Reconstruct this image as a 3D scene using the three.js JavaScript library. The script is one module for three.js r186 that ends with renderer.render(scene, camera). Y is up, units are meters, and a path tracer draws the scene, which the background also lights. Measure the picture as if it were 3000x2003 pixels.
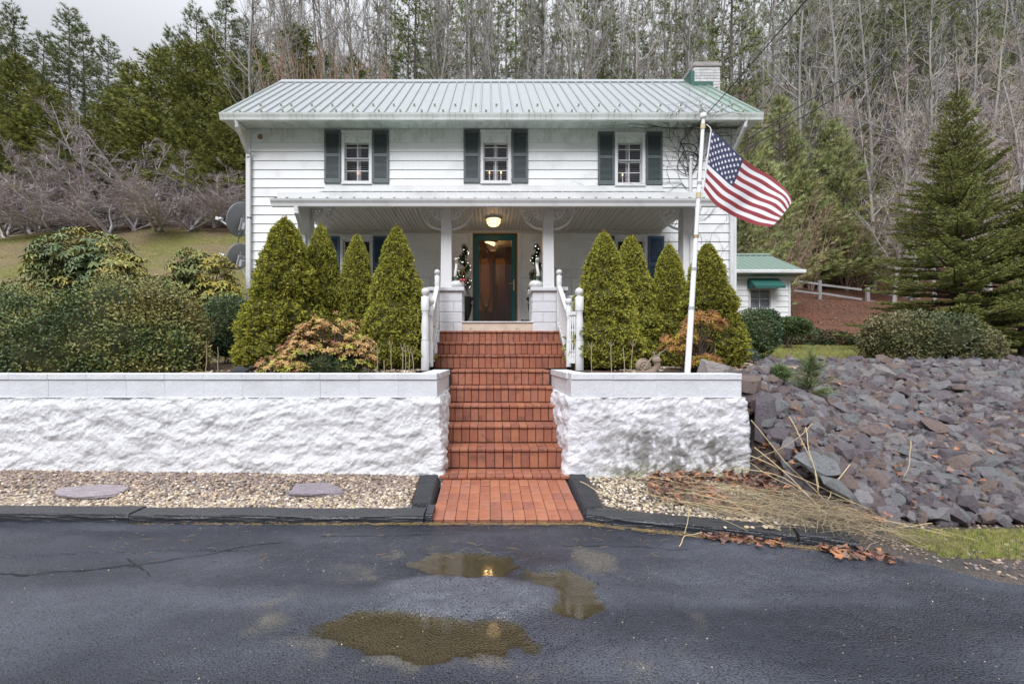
import * as THREE from 'three';
import { ConvexGeometry } from 'three/addons/geometries/ConvexGeometry.js';
import { mergeGeometries } from 'three/addons/utils/BufferGeometryUtils.js';

// ---------- camera, sky, sun, exposure ----------
const scene = new THREE.Scene();
const F = 1250, CX = 1430, CY = 1043, EYE = 1.4;              // focal length and principal point of a 3000 x 2003 frame
const camera = new THREE.PerspectiveCamera(2 * Math.atan(1001.5 / F) * 180 / Math.PI, 3000 / 2003, 0.05, 600);
camera.position.set(0, EYE, 0);
camera.lookAt(0, EYE, -10);
camera.setViewOffset(3000, 2003, 1500 - CX, 1001.5 - CY, 3000, 2003);
const renderer = new THREE.WebGLRenderer({ antialias: true });
renderer.toneMapping = THREE.LinearToneMapping;
renderer.toneMappingExposure = 2.5;
renderer.shadowMap.enabled = true;
const sun = new THREE.DirectionalLight(0xf6f7ff, 1.5);
sun.position.set(-10, 31, 19); sun.target.position.set(0, 2, -8);
sun.castShadow = true; sun.shadow.radius = 60; sun.shadow.mapSize.set(2048, 2048);
Object.assign(sun.shadow.camera, { left: -40, right: 40, top: 40, bottom: -40, near: 1, far: 120 });
scene.add(sun, sun.target);

// ---------- random numbers and noise ----------
function mulberry(a) { return () => { a |= 0; a = a + 0x6D2B79F5 | 0; let t = Math.imul(a ^ a >>> 15, 1 | a); t = t + Math.imul(t ^ t >>> 7, 61 | t) ^ t; return ((t ^ t >>> 14) >>> 0) / 4294967296; }; }
let R = mulberry(7);
const rr = (a, b) => a + (b - a) * R(), pick = (a) => a[Math.floor(R() * a.length)], clamp = (x, a = 0, b = 1) => Math.min(b, Math.max(a, x));
const sstep = (a, b, x) => { const t = clamp((x - a) / (b - a)); return t * t * (3 - 2 * t); }, mix = (a, b, t) => a + (b - a) * t;
function h3(x, y, z) { let h = Math.imul(x, 374761393) ^ Math.imul(y, 668265263) ^ Math.imul(z, 1274126177); h = Math.imul(h ^ h >>> 13, 1274126177); return ((h ^ h >>> 16) >>> 0) / 4294967296; }
function vn(x, y, z = 0, per = 0) {                              // value noise, 0..1; per > 0 repeats in x and y
  const xi = Math.floor(x), yi = Math.floor(y), zi = Math.floor(z), f = (t) => t * t * (3 - 2 * t), u = f(x - xi), v = f(y - yi), w = f(z - zi);
  const m = per ? (i) => ((i % per) + per) % per : (i) => i, x0 = m(xi), x1 = m(xi + 1), y0 = m(yi), y1 = m(yi + 1);
  const a = mix(mix(h3(x0, y0, zi), h3(x1, y0, zi), u), mix(h3(x0, y1, zi), h3(x1, y1, zi), u), v);
  if (!w) return a;
  return mix(a, mix(mix(h3(x0, y0, zi + 1), h3(x1, y0, zi + 1), u), mix(h3(x0, y1, zi + 1), h3(x1, y1, zi + 1), u), v), w);
}
function fbm(x, y, z = 0, o = 4, per = 0) { let s = 0, a = 0.5, n = 0; for (let i = 0; i < o; i++) { s += a * vn(x, y, z + i * 7.3, per); n += a; a *= 0.5; x *= 2; y *= 2; z *= 2; per *= 2; } return s / n; }
function worley(x, y, per = 0) {                                 // distance to nearest and second nearest scattered point
  const xi = Math.floor(x), yi = Math.floor(y); let a = 9, b = 9;
  for (let j = -1; j < 2; j++) for (let i = -1; i < 2; i++) {
    const cx = xi + i, cy = yi + j, m = per ? (k) => ((k % per) + per) % per : (k) => k;
    const d = Math.hypot(cx + h3(m(cx), m(cy), 11) - x, cy + h3(m(cx), m(cy), 23) - y);
    if (d < a) { b = a; a = d; } else if (d < b) b = d;
  }
  return [a, b];
}

// ---------- the overcast sky ----------
{
  const W = 512, H = 256, d = new Float32Array(W * H * 4);
  for (let y = 0; y < H; y++) for (let x = 0; x < W; x++) {
    const el = ((y + 0.5) / H - 0.5) * Math.PI, s = Math.max(0, Math.sin(el)), cloud = 0.94 + 0.12 * fbm(x / W * 12, y / H * 14, 3, 4, 12);
    const l = (0.15 + 0.92 * s ** 2.5) * cloud, i = (y * W + x) * 4;
    d[i] = l * 0.955; d[i + 1] = l * 0.985; d[i + 2] = l * 1.05; d[i + 3] = 1;
  }
  const t = new THREE.DataTexture(d, W, H, THREE.RGBAFormat, THREE.FloatType);
  t.mapping = THREE.EquirectangularReflectionMapping; t.magFilter = t.minFilter = THREE.LinearFilter; t.needsUpdate = true;
  scene.background = t; scene.environment = t;
}

// ---------- helpers ----------
const px = (p, d) => (p - CX) * d / F, py = (p, d) => EYE - (p - CY) * d / F;      // metres at a depth d in front of the camera for a measured place
const taken = {};
function numbered(n) { const k = taken[n] = (taken[n] ?? -1) + 1; return k ? n + '_' + String(k).padStart(3, '0') : n; }
function tag(o, label, category, group, kind) { if (label) o.userData.label = label; if (category) o.userData.category = category; if (group) o.userData.group = group; if (kind) o.userData.kind = kind; return o; }
function thing(name, label, category, group, pos) { const g = new THREE.Group(); g.name = numbered(name); tag(g, label, category, group); if (pos) g.position.set(...pos); scene.add(g); return g; }
function part(name, geo, mat, parent, pos) { const m = new THREE.Mesh(geo, mat); m.name = name; m.castShadow = m.receiveShadow = true; if (pos) m.position.set(...pos); parent.add(m); return m; }
function single(name, geo, mat, label, category, group, kind) { const m = part(numbered(name), geo, mat, scene); return tag(m, label, category, group, kind); }
function setting(name, geo, mat) { const m = part(name, geo, mat, scene); m.userData.kind = 'structure'; return m; }
function dup(src, label, group, pos, turn = 0, scale) { const c = src.clone(); c.name = numbered(src.name.replace(/_\d{3}$/, '')); c.userData = { ...src.userData }; if (label) c.userData.label = label; if (group) c.userData.group = group; if (pos) c.position.set(...pos); c.rotation.y = turn; if (scale) Array.isArray(scale) ? c.scale.set(...scale) : c.scale.setScalar(scale); scene.add(c); return c; }
function rebase(g, x, y, z) { for (const c of g.children) c.position.set(c.position.x - x, c.position.y - y, c.position.z - z); g.position.set(x, y, z); return g; }
const merge = (a) => mergeGeometries(a.map((g) => g.index ? g.toNonIndexed() : g));
function muv(g, k = 1, ox = 0, oy = 0) {                          // uv in metres from the side each face looks to
  if (g.index) g = g.toNonIndexed();
  const p = g.attributes.position, n = p.count, uv = new Float32Array(n * 2), A = new THREE.Vector3(), B = new THREE.Vector3(), C = new THREE.Vector3();
  for (let i = 0; i < n; i += 3) {
    A.fromBufferAttribute(p, i); B.fromBufferAttribute(p, i + 1).sub(A); C.fromBufferAttribute(p, i + 2).sub(A); B.cross(C);
    const ax = Math.abs(B.x), ay = Math.abs(B.y), az = Math.abs(B.z);
    for (let j = i; j < i + 3; j++) { const x = p.getX(j), y = p.getY(j), z = p.getZ(j); const [u, v] = ay >= ax && ay >= az ? [x, z] : ax >= az ? [z, y] : [x, y]; uv[j * 2] = u * k + ox; uv[j * 2 + 1] = v * k + oy; }
  }
  g.setAttribute('uv', new THREE.BufferAttribute(uv, 2)); return g;
}
const roff = () => Math.floor(R() * 1000) / 37;
function bx(x0, x1, y0, y1, z0, z1) { const g = new THREE.BoxGeometry(Math.abs(x1 - x0), Math.abs(y1 - y0), Math.abs(z1 - z0)); g.translate((x0 + x1) / 2, (y0 + y1) / 2, (z0 + z1) / 2); return muv(g, 1, roff(), roff()); }
function cbx(w, h, d, b = 0.004) {                               // a box with chamfered edges, centred
  const s = new THREE.Shape([[-w / 2 + b, -h / 2 + b], [w / 2 - b, -h / 2 + b], [w / 2 - b, h / 2 - b], [-w / 2 + b, h / 2 - b]].map((a) => new THREE.Vector2(...a)));
  const g = new THREE.ExtrudeGeometry(s, { depth: d - 2 * b, bevelEnabled: true, bevelThickness: b, bevelSize: b, bevelSegments: 1, steps: 1 });
  g.translate(0, 0, -d / 2 + b); return muv(g, 1, roff(), roff());
}
const cbxAt = (x0, x1, y0, y1, z0, z1, b) => cbx(Math.abs(x1 - x0), Math.abs(y1 - y0), Math.abs(z1 - z0), b).translate((x0 + x1) / 2, (y0 + y1) / 2, (z0 + z1) / 2);
function hexa(v) {                                               // 0-3 bottom ring (front-left, front-right, back-right, back-left), 4-7 top ring
  const q = [[0, 1, 5, 4], [1, 2, 6, 5], [2, 3, 7, 6], [3, 0, 4, 7], [4, 5, 6, 7], [3, 2, 1, 0]], p = [];
  for (const [a, b, c, d] of q) p.push(...v[a], ...v[b], ...v[c], ...v[a], ...v[c], ...v[d]);
  const g = new THREE.BufferGeometry(); g.setAttribute('position', new THREE.BufferAttribute(new Float32Array(p), 3)); g.computeVertexNormals(); return muv(g, 1, roff(), roff());
}
function prism(pts, z0, z1, bevel = 0) { const g = new THREE.ExtrudeGeometry(new THREE.Shape(pts.map((a) => new THREE.Vector2(...a))), { depth: z1 - z0 - 2 * bevel, bevelEnabled: bevel > 0, bevelThickness: bevel, bevelSize: bevel, bevelSegments: 1, steps: 1 }); g.translate(0, 0, z0 + bevel); return muv(g); }
function profileX(pts, x0, x1) { const g = prism(pts.map(([z, y]) => [-z, y]), 0, x1 - x0); g.rotateY(Math.PI / 2); g.translate(x0, 0, 0); return muv(g); }   // a (z, y) profile drawn out along x
function lathe(pts, seg = 16, at) { const g = new THREE.LatheGeometry(pts.map((a) => new THREE.Vector2(...a)), seg); if (at) g.translate(...at); return g; }
function rod(a, b, r0, r1 = r0, seg = 8) { const A = new THREE.Vector3(...a), B = new THREE.Vector3(...b), d = B.clone().sub(A), g = new THREE.CylinderGeometry(r1, r0, d.length(), seg, 1); g.applyQuaternion(new THREE.Quaternion().setFromUnitVectors(new THREE.Vector3(0, 1, 0), d.clone().normalize())); g.translate(...A.add(B).multiplyScalar(0.5).toArray()); return g; }
function pipe(pts, r, seg = 6, n) { const c = new THREE.CatmullRomCurve3(pts.map((p) => new THREE.Vector3(...p))); return new THREE.TubeGeometry(c, n ?? pts.length * 4, r, seg); }

class Soup {                                                     // loose triangles with vertex colours
  constructor() { this.p = []; this.n = []; this.c = []; }
  tri(a, b, c, k, na, nb, nc) {
    this.p.push(a[0], a[1], a[2], b[0], b[1], b[2], c[0], c[1], c[2]);
    if (!na) { const ux = b[0] - a[0], uy = b[1] - a[1], uz = b[2] - a[2], vx = c[0] - a[0], vy = c[1] - a[1], vz = c[2] - a[2]; let x = uy * vz - uz * vy, y = uz * vx - ux * vz, z = ux * vy - uy * vx; const l = Math.hypot(x, y, z) || 1; x /= l; y /= l; z /= l; this.n.push(x, y, z, x, y, z, x, y, z); }
    else this.n.push(...na, ...(nb ?? na), ...(nc ?? na));
    this.c.push(k[0], k[1], k[2], k[0], k[1], k[2], k[0], k[1], k[2]);
  }
  quad(a, b, c, d, k) { this.tri(a, b, c, k); this.tri(a, c, d, k); }
  geo(at) {
    const g = new THREE.BufferGeometry();
    g.setAttribute('position', new THREE.BufferAttribute(new Float32Array(this.p), 3)); g.setAttribute('normal', new THREE.BufferAttribute(new Float32Array(this.n), 3)); g.setAttribute('color', new THREE.BufferAttribute(new Float32Array(this.c), 3));
    if (at) g.translate(...at); return g;
  }
}
const V = { add: (a, b) => [a[0] + b[0], a[1] + b[1], a[2] + b[2]], sub: (a, b) => [a[0] - b[0], a[1] - b[1], a[2] - b[2]], mul: (a, k) => [a[0] * k, a[1] * k, a[2] * k], len: (a) => Math.hypot(...a), nrm: (a) => { const l = Math.hypot(a[0], a[1], a[2]) || 1; return [a[0] / l, a[1] / l, a[2] / l]; }, cross: (a, b) => [a[1] * b[2] - a[2] * b[1], a[2] * b[0] - a[0] * b[2], a[0] * b[1] - a[1] * b[0]], mad: (a, b, k) => [a[0] + b[0] * k, a[1] + b[1] * k, a[2] + b[2] * k] };
function frame(d) { const t = Math.abs(d[1]) < 0.9 ? [0, 1, 0] : [1, 0, 0], u = V.nrm(V.cross(t, d)); return [u, V.cross(d, u)]; }
const dirAround = (d, spread, ang) => { const [u, v] = frame(d), s = Math.sin(spread), c = Math.cos(spread); return V.nrm([d[0] * c + (u[0] * Math.cos(ang) + v[0] * Math.sin(ang)) * s, d[1] * c + (u[1] * Math.cos(ang) + v[1] * Math.sin(ang)) * s, d[2] * c + (u[2] * Math.cos(ang) + v[2] * Math.sin(ang)) * s]); };
function tubeTo(s, pts, rad, sides, col) {                       // a tapering limb through points
  let prev = null;
  for (let i = 0; i < pts.length; i++) {
    const d = V.nrm(V.sub(pts[Math.min(i + 1, pts.length - 1)], pts[Math.max(i - 1, 0)])), [u, v] = frame(d), ring = [];
    for (let k = 0; k < sides; k++) { const a = k / sides * 6.2832, n = [u[0] * Math.cos(a) + v[0] * Math.sin(a), u[1] * Math.cos(a) + v[1] * Math.sin(a), u[2] * Math.cos(a) + v[2] * Math.sin(a)]; ring.push([V.mad(pts[i], n, rad[i]), n]); }
    if (prev) for (let k = 0; k < sides; k++) { const A = prev[k], B = prev[(k + 1) % sides], C = ring[(k + 1) % sides], D = ring[k], t = typeof col === 'function' ? col() : col; s.tri(A[0], B[0], C[0], t, A[1], B[1], C[1]); s.tri(A[0], C[0], D[0], t, A[1], C[1], D[1]); }
    prev = ring;
  }
}
function scatter(name, geo, mat, list, parent, label, category) {       // list of [x, y, z, rx, ry, rz, sx, sy, sz, colour]
  const m = new THREE.InstancedMesh(geo, mat, list.length), o = new THREE.Object3D(), c = new THREE.Color(); m.name = name; m.castShadow = m.receiveShadow = true;
  list.forEach((l, i) => { o.position.set(l[0], l[1], l[2]); o.rotation.set(l[3], l[4], l[5]); o.scale.set(l[6], l[7], l[8]); o.updateMatrix(); m.setMatrixAt(i, o.matrix); if (l[9]) m.setColorAt(i, c.setRGB(...l[9])); });
  m.userData.kind = 'stuff'; if (label) m.userData.label = label; if (category) m.userData.category = category; (parent ?? scene).add(m); return m;
}

// ---------- textures and materials ----------
function tex(w, h, fn, rep = [1, 1], srgb = false) {
  const d = new Uint8Array(w * h * 4);
  for (let y = 0; y < h; y++) for (let x = 0; x < w; x++) { const k = fn(x / w, y / h), i = (y * w + x) * 4; for (let c = 0; c < 3; c++) d[i + c] = clamp(Array.isArray(k) ? k[c] : k) * 255; d[i + 3] = 255; }
  const t = new THREE.DataTexture(d, w, h); t.wrapS = t.wrapT = THREE.RepeatWrapping; t.magFilter = THREE.LinearFilter; t.minFilter = THREE.LinearMipmapLinearFilter; t.generateMipmaps = true; t.repeat.set(...rep); if (srgb) t.colorSpace = THREE.SRGBColorSpace; t.needsUpdate = true; return t;
}
const retile = (t, a, b) => { const c = t.clone(); c.repeat.set(a, b); c.needsUpdate = true; return c; };
const std = (rgb, rough = 0.6, more = {}) => { const m = new THREE.MeshStandardMaterial({ roughness: rough, side: THREE.DoubleSide, ...more }); m.color.setRGB(...rgb); return m; };
const phys = (rgb, rough, more) => { const m = new THREE.MeshPhysicalMaterial({ roughness: rough, side: THREE.DoubleSide, ...more }); m.color.setRGB(...rgb); return m; };
const T = {};
T.speck = tex(256, 256, (u, v) => { const a = fbm(u * 8, v * 8, 1, 5, 8), b = vn(u * 128, v * 128, 5, 128); return 0.72 + 0.22 * a + 0.1 * b; });                       // general mottling
T.grain = tex(256, 256, (u, v) => 0.35 * fbm(u * 8, v * 64, 2, 3, 8) + 0.4 * vn(u * 16, v * 128, 3, 16) + 0.25 * vn(u * 128, v * 128, 4, 128));                            // wood grain along u
T.rough = tex(256, 256, (u, v) => 0.5 * fbm(u * 16, v * 16, 6, 4, 16) + 0.5 * vn(u * 96, v * 96, 7, 96));
T.grime = tex(512, 512, (u, v) => { const a = fbm(u * 5, v * 5, 9, 5, 5), s = fbm(u * 60, v * 3, 4, 3, 3), k = 1 - 0.15 * sstep(0.5, 0.8, a) - 0.03 * sstep(0.55, 0.8, s) - 0.05 * vn(u * 200, v * 200, 2, 200); return [k, k * (1 - 0.01 * a), k * (0.99 - 0.03 * a)]; });
T.mildew = tex(512, 512, (u, v) => { const a = sstep(0.42, 0.62, fbm(u * 9, v * 9, 19, 5, 9)), s = sstep(0.45, 0.75, fbm(u * 70, v * 5, 14, 3, 5)), k = clamp(0.35 * a + 0.4 * s * a + 0.12 * s); return [1 - 0.36 * k, 1 - 0.33 * k, 1 - 0.40 * k]; });
T.metal = tex(512, 512, (u, v) => { const s = fbm(u * 90, v * 4, 3, 3, 4), a = fbm(u * 6, v * 6, 8, 4, 6), k = 0.80 + 0.14 * s + 0.12 * a; return [k, k, k]; });
T.brick = tex(256, 256, (u, v) => { const a = fbm(u * 10, v * 10, 5, 5, 10), b = vn(u * 100, v * 100, 2, 100), d = sstep(0.66, 0.8, fbm(u * 7, v * 7, 31, 5, 7)); return [(0.76 + 0.30 * a - 0.10 * b) * (1 - 0.35 * d), (0.72 + 0.36 * a - 0.12 * b) * (1 - 0.28 * d), (0.70 + 0.4 * a - 0.12 * b) * (1 - 0.2 * d)]; });
const M = {
  white: std([0.76, 0.77, 0.77], 0.55, { map: retile(T.grime, 0.45, 0.45), bumpMap: retile(T.grain, 1.3, 1.3), bumpScale: 0.0012 }),
  trim: std([0.67, 0.67, 0.67], 0.45, { map: retile(T.grime, 0.7, 0.7) }),
  dirty: std([0.68, 0.70, 0.67], 0.55, { map: retile(T.mildew, 0.6, 0.9) }),
  soffit: std([0.66, 0.69, 0.66], 0.55, { map: retile(T.mildew, 0.9, 0.5) }),
  ceiling: std([0.50, 0.475, 0.42], 0.6, { map: retile(T.grime, 0.8, 0.3) }),
  block: std([0.69, 0.695, 0.71], 0.75, { map: retile(T.speck, 0.8, 0.8), bumpMap: retile(T.rough, 2.5, 2.5), bumpScale: 0.006 }),
  roof: std([0.29, 0.31, 0.308], 0.45, { map: retile(T.metal, 0.35, 0.35), metalness: 0.15 }),
  roofGreen: std([0.19, 0.265, 0.215], 0.45, { map: retile(T.metal, 0.4, 0.4), metalness: 0.2 }),
  flash: std([0.045, 0.13, 0.10], 0.45, { map: retile(T.metal, 0.5, 0.5) }),
  shutter: std([0.085, 0.105, 0.108], 0.55, { map: retile(T.grime, 1, 1) }),
  shutterBlue: std([0.055, 0.10, 0.17], 0.5, { map: retile(T.grime, 1, 1) }),
  glass: phys([1, 1, 1], 0.03, { transmission: 1, thickness: 0, ior: 1.5 }),
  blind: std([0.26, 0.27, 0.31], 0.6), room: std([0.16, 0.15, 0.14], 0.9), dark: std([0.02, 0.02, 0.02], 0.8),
  teal: std([0.008, 0.10, 0.105], 0.35), amber: std([0.42, 0.19, 0.03], 0.35, { map: retile(T.grain, 0.5, 4) }), wood: std([0.16, 0.05, 0.018], 0.4, { map: retile(T.grain, 0.6, 3) }), brass: std([0.6, 0.45, 0.22], 0.3, { metalness: 0.9 }),
  cream: std([0.62, 0.52, 0.40], 0.6, { map: retile(T.brick, 1.2, 1.2) }), steel: std([0.42, 0.43, 0.45], 0.5, { map: retile(T.speck, 1, 1) }), black: std([0.015, 0.015, 0.017], 0.5), cable: std([0.012, 0.012, 0.013], 0.6),
  leaf: phys([1, 1, 1], 0.7, { vertexColors: true, specularIntensity: 0.25 }), gloss: phys([1, 1, 1], 0.45, { vertexColors: true, specularIntensity: 0.5 }), bark: phys([1, 1, 1], 0.9, { vertexColors: true, specularIntensity: 0.2 }),
  iron: std([0.018, 0.016, 0.016], 0.45, { bumpMap: retile(T.rough, 6, 6), bumpScale: 0.003 }), stuccoL: null,
};
// ---------- the lie of the land: height at x and depth d ----------
function yard(x, d) { return 1.13 + 0.055 * Math.max(0, d - 4.6) + 0.035 * Math.max(0, d - 8); }
function land(x, d) {
  let y = yard(x, Math.min(d, 12));
  const left = 0.5 * Math.max(0, d - 11.5) + 0.06 * Math.max(0, d - 27), right = 0.29 * Math.max(0, d - 14.5) + (0.28 + 0.22 * sstep(14, 40, x)) * Math.max(0, d - 26), mid = 0.52 * Math.max(0, d - 16.5);
  const wl = 1 - sstep(-9, -3, x), wr = sstep(5, 11, x);
  y += left * wl + right * wr + mid * (1 - wl) * (1 - wr);
  y += (fbm(x * 0.35, d * 0.35, 2, 3) - 0.5) * 0.5 * sstep(10, 18, d);
  return y;
}
const WALL = 4.55;                                                // depth of the retaining wall's face
function rockSlope(x, d) {                                        // the bank of broken stone right of the wall
  const foot = 3.62 - 0.1 * sstep(3, 6, x) + 0.28 * (1 - sstep(2.8, 3.7, x)), top = mix(5.0, 7.3, sstep(2.9, 5.0, x)), t = clamp((d - foot) / (top - foot));
  return mix(0.06, yard(x, top) + 0.04, t ** 0.85);
}
function groundMesh(x0, x1, nx, d0, d1, nd, hf, cf, warp = (t) => t) {
  const p = [], c = [], uv = [], idx = [];
  for (let j = 0; j <= nd; j++) for (let i = 0; i <= nx; i++) { const x = mix(x0, x1, i / nx), d = mix(d0, d1, warp(j / nd)); p.push(x, hf(x, d), -d); c.push(...cf(x, d)); uv.push(x, -d); }
  for (let j = 0; j < nd; j++) for (let i = 0; i < nx; i++) { const a = j * (nx + 1) + i, b = a + 1, e = a + nx + 1, f = e + 1; idx.push(a, b, f, a, f, e); }
  const g = new THREE.BufferGeometry(); g.setAttribute('position', new THREE.BufferAttribute(new Float32Array(p), 3)); g.setAttribute('color', new THREE.BufferAttribute(new Float32Array(c), 3)); g.setAttribute('uv', new THREE.BufferAttribute(new Float32Array(uv), 2)); g.setIndex(idx); g.computeVertexNormals(); return g;
}
const lerp3 = (a, b, t) => [mix(a[0], b[0], t), mix(a[1], b[1], t), mix(a[2], b[2], t)];
{
  T.litter = tex(512, 512, (u, v) => { const w = worley(u * 60, v * 60, 60), k = 0.55 + 0.55 * h3(Math.floor(u * 60), Math.floor(v * 60), 4) - 0.25 * w[0] + 0.3 * (fbm(u * 12, v * 12, 2, 3, 12) - 0.5); return [k, k * 0.96, k * 0.92]; });
  T.sod = tex(512, 512, (u, v) => { const k = 0.5 + 0.5 * fbm(u * 40, v * 40, 5, 4, 40) + 0.35 * (vn(u * 220, v * 90, 3, 220) - 0.5); return [k, k, k * 0.9]; });
  const grass = [0.20, 0.20, 0.045], dry = [0.24, 0.19, 0.09], leafy = [0.17, 0.11, 0.07], rust = [0.24, 0.09, 0.045];
  const cf = (x, d) => {
    const n = fbm(x * 0.5, d * 0.5, 4, 4), n2 = fbm(x * 2, d * 2, 9, 3);
    if (d < 7.6 && x < 5) return lerp3([0.20, 0.15, 0.10], [0.10, 0.06, 0.04], n2);
    if (x < -3) { let k = lerp3(grass, dry, sstep(0.35, 0.62, n)); return lerp3(k, leafy, sstep(24, 28, d + 4 * (n - 0.5))); }
    let k = lerp3(grass, [0.17, 0.15, 0.05], sstep(0.4, 0.65, n2));
    if (x > 4) { const bank = sstep(13.2, 14.4, d + 0.8 * (n - 0.5)); k = lerp3(k, lerp3(rust, [0.11, 0.06, 0.035], n2), bank); return lerp3(k, leafy, sstep(26, 30, d)); }
    return lerp3(k, leafy, sstep(15, 19, d));
  };
  const m = std([1, 1, 1], 0.95, { vertexColors: true, map: retile(T.litter, 0.7, 0.7), bumpMap: retile(T.litter, 0.7, 0.7), bumpScale: 0.05 });
  const near = (x, d) => { if (x > -0.88 && x < 1.28 && d < 7.95) return -0.2; return x > 2.65 && d < 7.7 ? Math.min(land(x, d), rockSlope(x, d)) - 0.08 * (1 - sstep(7.2, 7.7, d)) : land(x, d); };
  setting('garden_ground', groundMesh(-12, 14, 217, 4.62, 14, 80, near, cf), m);
  setting('hillside', groundMesh(-95, 95, 240, 13.9, 110, 160, (x, d) => land(x, d) - (d < 14.2 ? 0.06 : 0), cf, (t) => t ** 1.6), m);
  setting('side_ground', mergeGeometries([groundMesh(-95, -11.9, 60, 4.62, 14.1, 16, (x, d) => land(x, d) - 0.03, cf), groundMesh(13.9, 95, 60, 3.6, 14.1, 18, (x, d) => Math.min(land(x, d), 0.05 + (d - 3.6) * 0.5) - 0.03, cf)]), m);
  const flat = std([0.11, 0.11, 0.04], 0.95, { map: retile(T.sod, 0.8, 0.8) });
  setting('verge', merge([muv(new THREE.BoxGeometry(200, 0.3, 70).translate(0, -0.2, 47))]), flat);

  // --- asphalt drive: worn, wet, with a hollow that holds a puddle and a raised rough patch in it
  const PX = -0.08, PD = 2.47;
  const mound = (x, d) => { const e = Math.hypot((x + 0.12) / 0.62, (d - 2.50 + 0.05 * x) / 0.25) + 0.35 * (fbm(x * 5, d * 5, 3, 3) - 0.5); return 1 - sstep(0.62, 1.06, e); };
  const hollow = (x, d) => { const j = 1.15 * (fbm(x * 3.0, d * 4.5, 8, 4) - 0.5) + 0.45 * (fbm(x * 14, d * 16, 18, 3) - 0.5), E = (cx, cd, rx, rd) => Math.hypot((x - cx) / rx, (d - cd) / rd); return 1 - sstep(0.62, 1.05, Math.min(E(-0.28, 2.14, 0.68, 0.26), E(-0.06, 2.88, 0.44, 0.2), E(0.46, 2.55, 0.2, 0.32)) + j); };
  const pond = (x, d) => 1 - sstep(0.9, 1.3, Math.hypot((x - PX) / 1.15, (d - PD) / 0.75));
  const edge = (x, d) => sstep(-8, -7.4, x) * (1 - sstep(7.4, 8, x)) * sstep(0.9, 1.2, d);
  const crackD = (x) => 2.88 + 0.20 * (x + 5) / 3 + 0.1 * (fbm(x * 1.3, 3, 1, 4) - 0.5);       // a long crack on the left
  const hf = (x, d) => { const mo = mound(x, d); let y = 0.028 * (fbm(x * 0.8, d * 0.8, 5, 3) - 0.5) * (1 - pond(x, d)) - 0.024 * hollow(x, d) * (1 - mo); y += 0.006 * (fbm(x * 9, d * 9, 6, 3) - 0.5) * (1 + 1.2 * sstep(0.8, 3, x)) + 0.0075 * (fbm(x * 24, d * 24, 16, 2) - 0.5) * (0.3 + sstep(0.3, 1.5, x)); if (mo > 0) y += mo * (0.014 + 0.045 * (fbm(x * 16, d * 16, 2, 4) - 0.42)); if (x < -1.7 && Math.abs(d - crackD(x)) < 0.013) y -= 0.012; return y * edge(x, d); };
  const af = (x, d) => {
    const n = fbm(x * 1.1, d * 2.2, 12, 4), h = hollow(x, d) * (1 - mound(x, d)), n2 = fbm(x * 6, d * 6, 7, 3);
    let k = lerp3([0.024, 0.029, 0.044], [0.080, 0.088, 0.112], sstep(0.34, 0.70, 0.6 * n + 0.4 * fbm(x * 0.7 + 0.6 * d, d * 4.5, 22, 4)));
    k = lerp3(k, [0.15, 0.135, 0.105], 0.75 * sstep(0.47, 0.66, n2) * sstep(0.35, 0.75, pond(x, d)) * sstep(0.4, 0.6, fbm(x * 2.2, d * 4, 27, 3)));
    if (mound(x, d) > 0.1) k = lerp3(k, [0.105, 0.112, 0.135], mound(x, d)); return lerp3(k, [0.055, 0.042, 0.018], sstep(0.3, 0.75, h));
  };
  T.tar = tex(512, 512, (u, v) => { const w = worley(u * 90, v * 90, 90), s = h3(Math.floor(u * 512), Math.floor(v * 512), 3); const k = 0.62 + 0.85 * (0.5 - w[0]) + 0.3 * (h3(Math.floor(u * 90), Math.floor(v * 90), 8) - 0.5) + (s > 0.985 ? 0.7 : 0) + 0.25 * (fbm(u * 16, v * 16, 3, 4, 16) - 0.5); return [k, k, k]; });
  const wet = tex(1024, 256, (u, v) => { const x = u * 16 - 8, d = v * 2.8 + 0.9, n = 0.5 * fbm(x * 0.9, d * 1.8, 14, 5) + 0.5 * fbm(x * 0.7 + 0.6 * d, d * 4.5, 22, 4), m2 = fbm(x * 5, d * 7, 17, 4); return 0.14 + 0.30 * sstep(0.38, 0.62, n) + 0.26 * (m2 - 0.5) + 0.2 * mound(x, d); });
  const g = groundMesh(-8, 8, 620, 0.9, 3.66, 150, hf, af), q = g.attributes.position, uv1 = new Float32Array(q.count * 2);
  for (let i = 0; i < q.count; i++) { uv1[i * 2] = (q.getX(i) + 8) / 16; uv1[i * 2 + 1] = (-q.getZ(i) - 0.9) / 2.8; }
  g.setAttribute('uv1', new THREE.BufferAttribute(uv1, 2)); wet.channel = 1; wet.wrapS = wet.wrapT = THREE.ClampToEdgeWrapping;
  const am = std([1, 1, 1], 1, { vertexColors: true, map: retile(T.tar, 1.1, 1.1), bumpMap: retile(T.tar, 1.1, 1.1), bumpScale: 0.006, roughnessMap: wet });
  setting('asphalt_drive', g, am);
  const am2 = std([0.09, 0.092, 0.1], 0.55, { map: retile(T.tar, 1.1, 1.1), bumpMap: retile(T.tar, 1.1, 1.1), bumpScale: 0.003 });
  setting('road', merge([bx(-60, 60, -0.3, 0, -0.9, 11), bx(-60, -8, -0.3, 0, -3.66, -0.9), bx(8, 60, -0.3, 0, -3.0, -0.9)]), am2);
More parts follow.
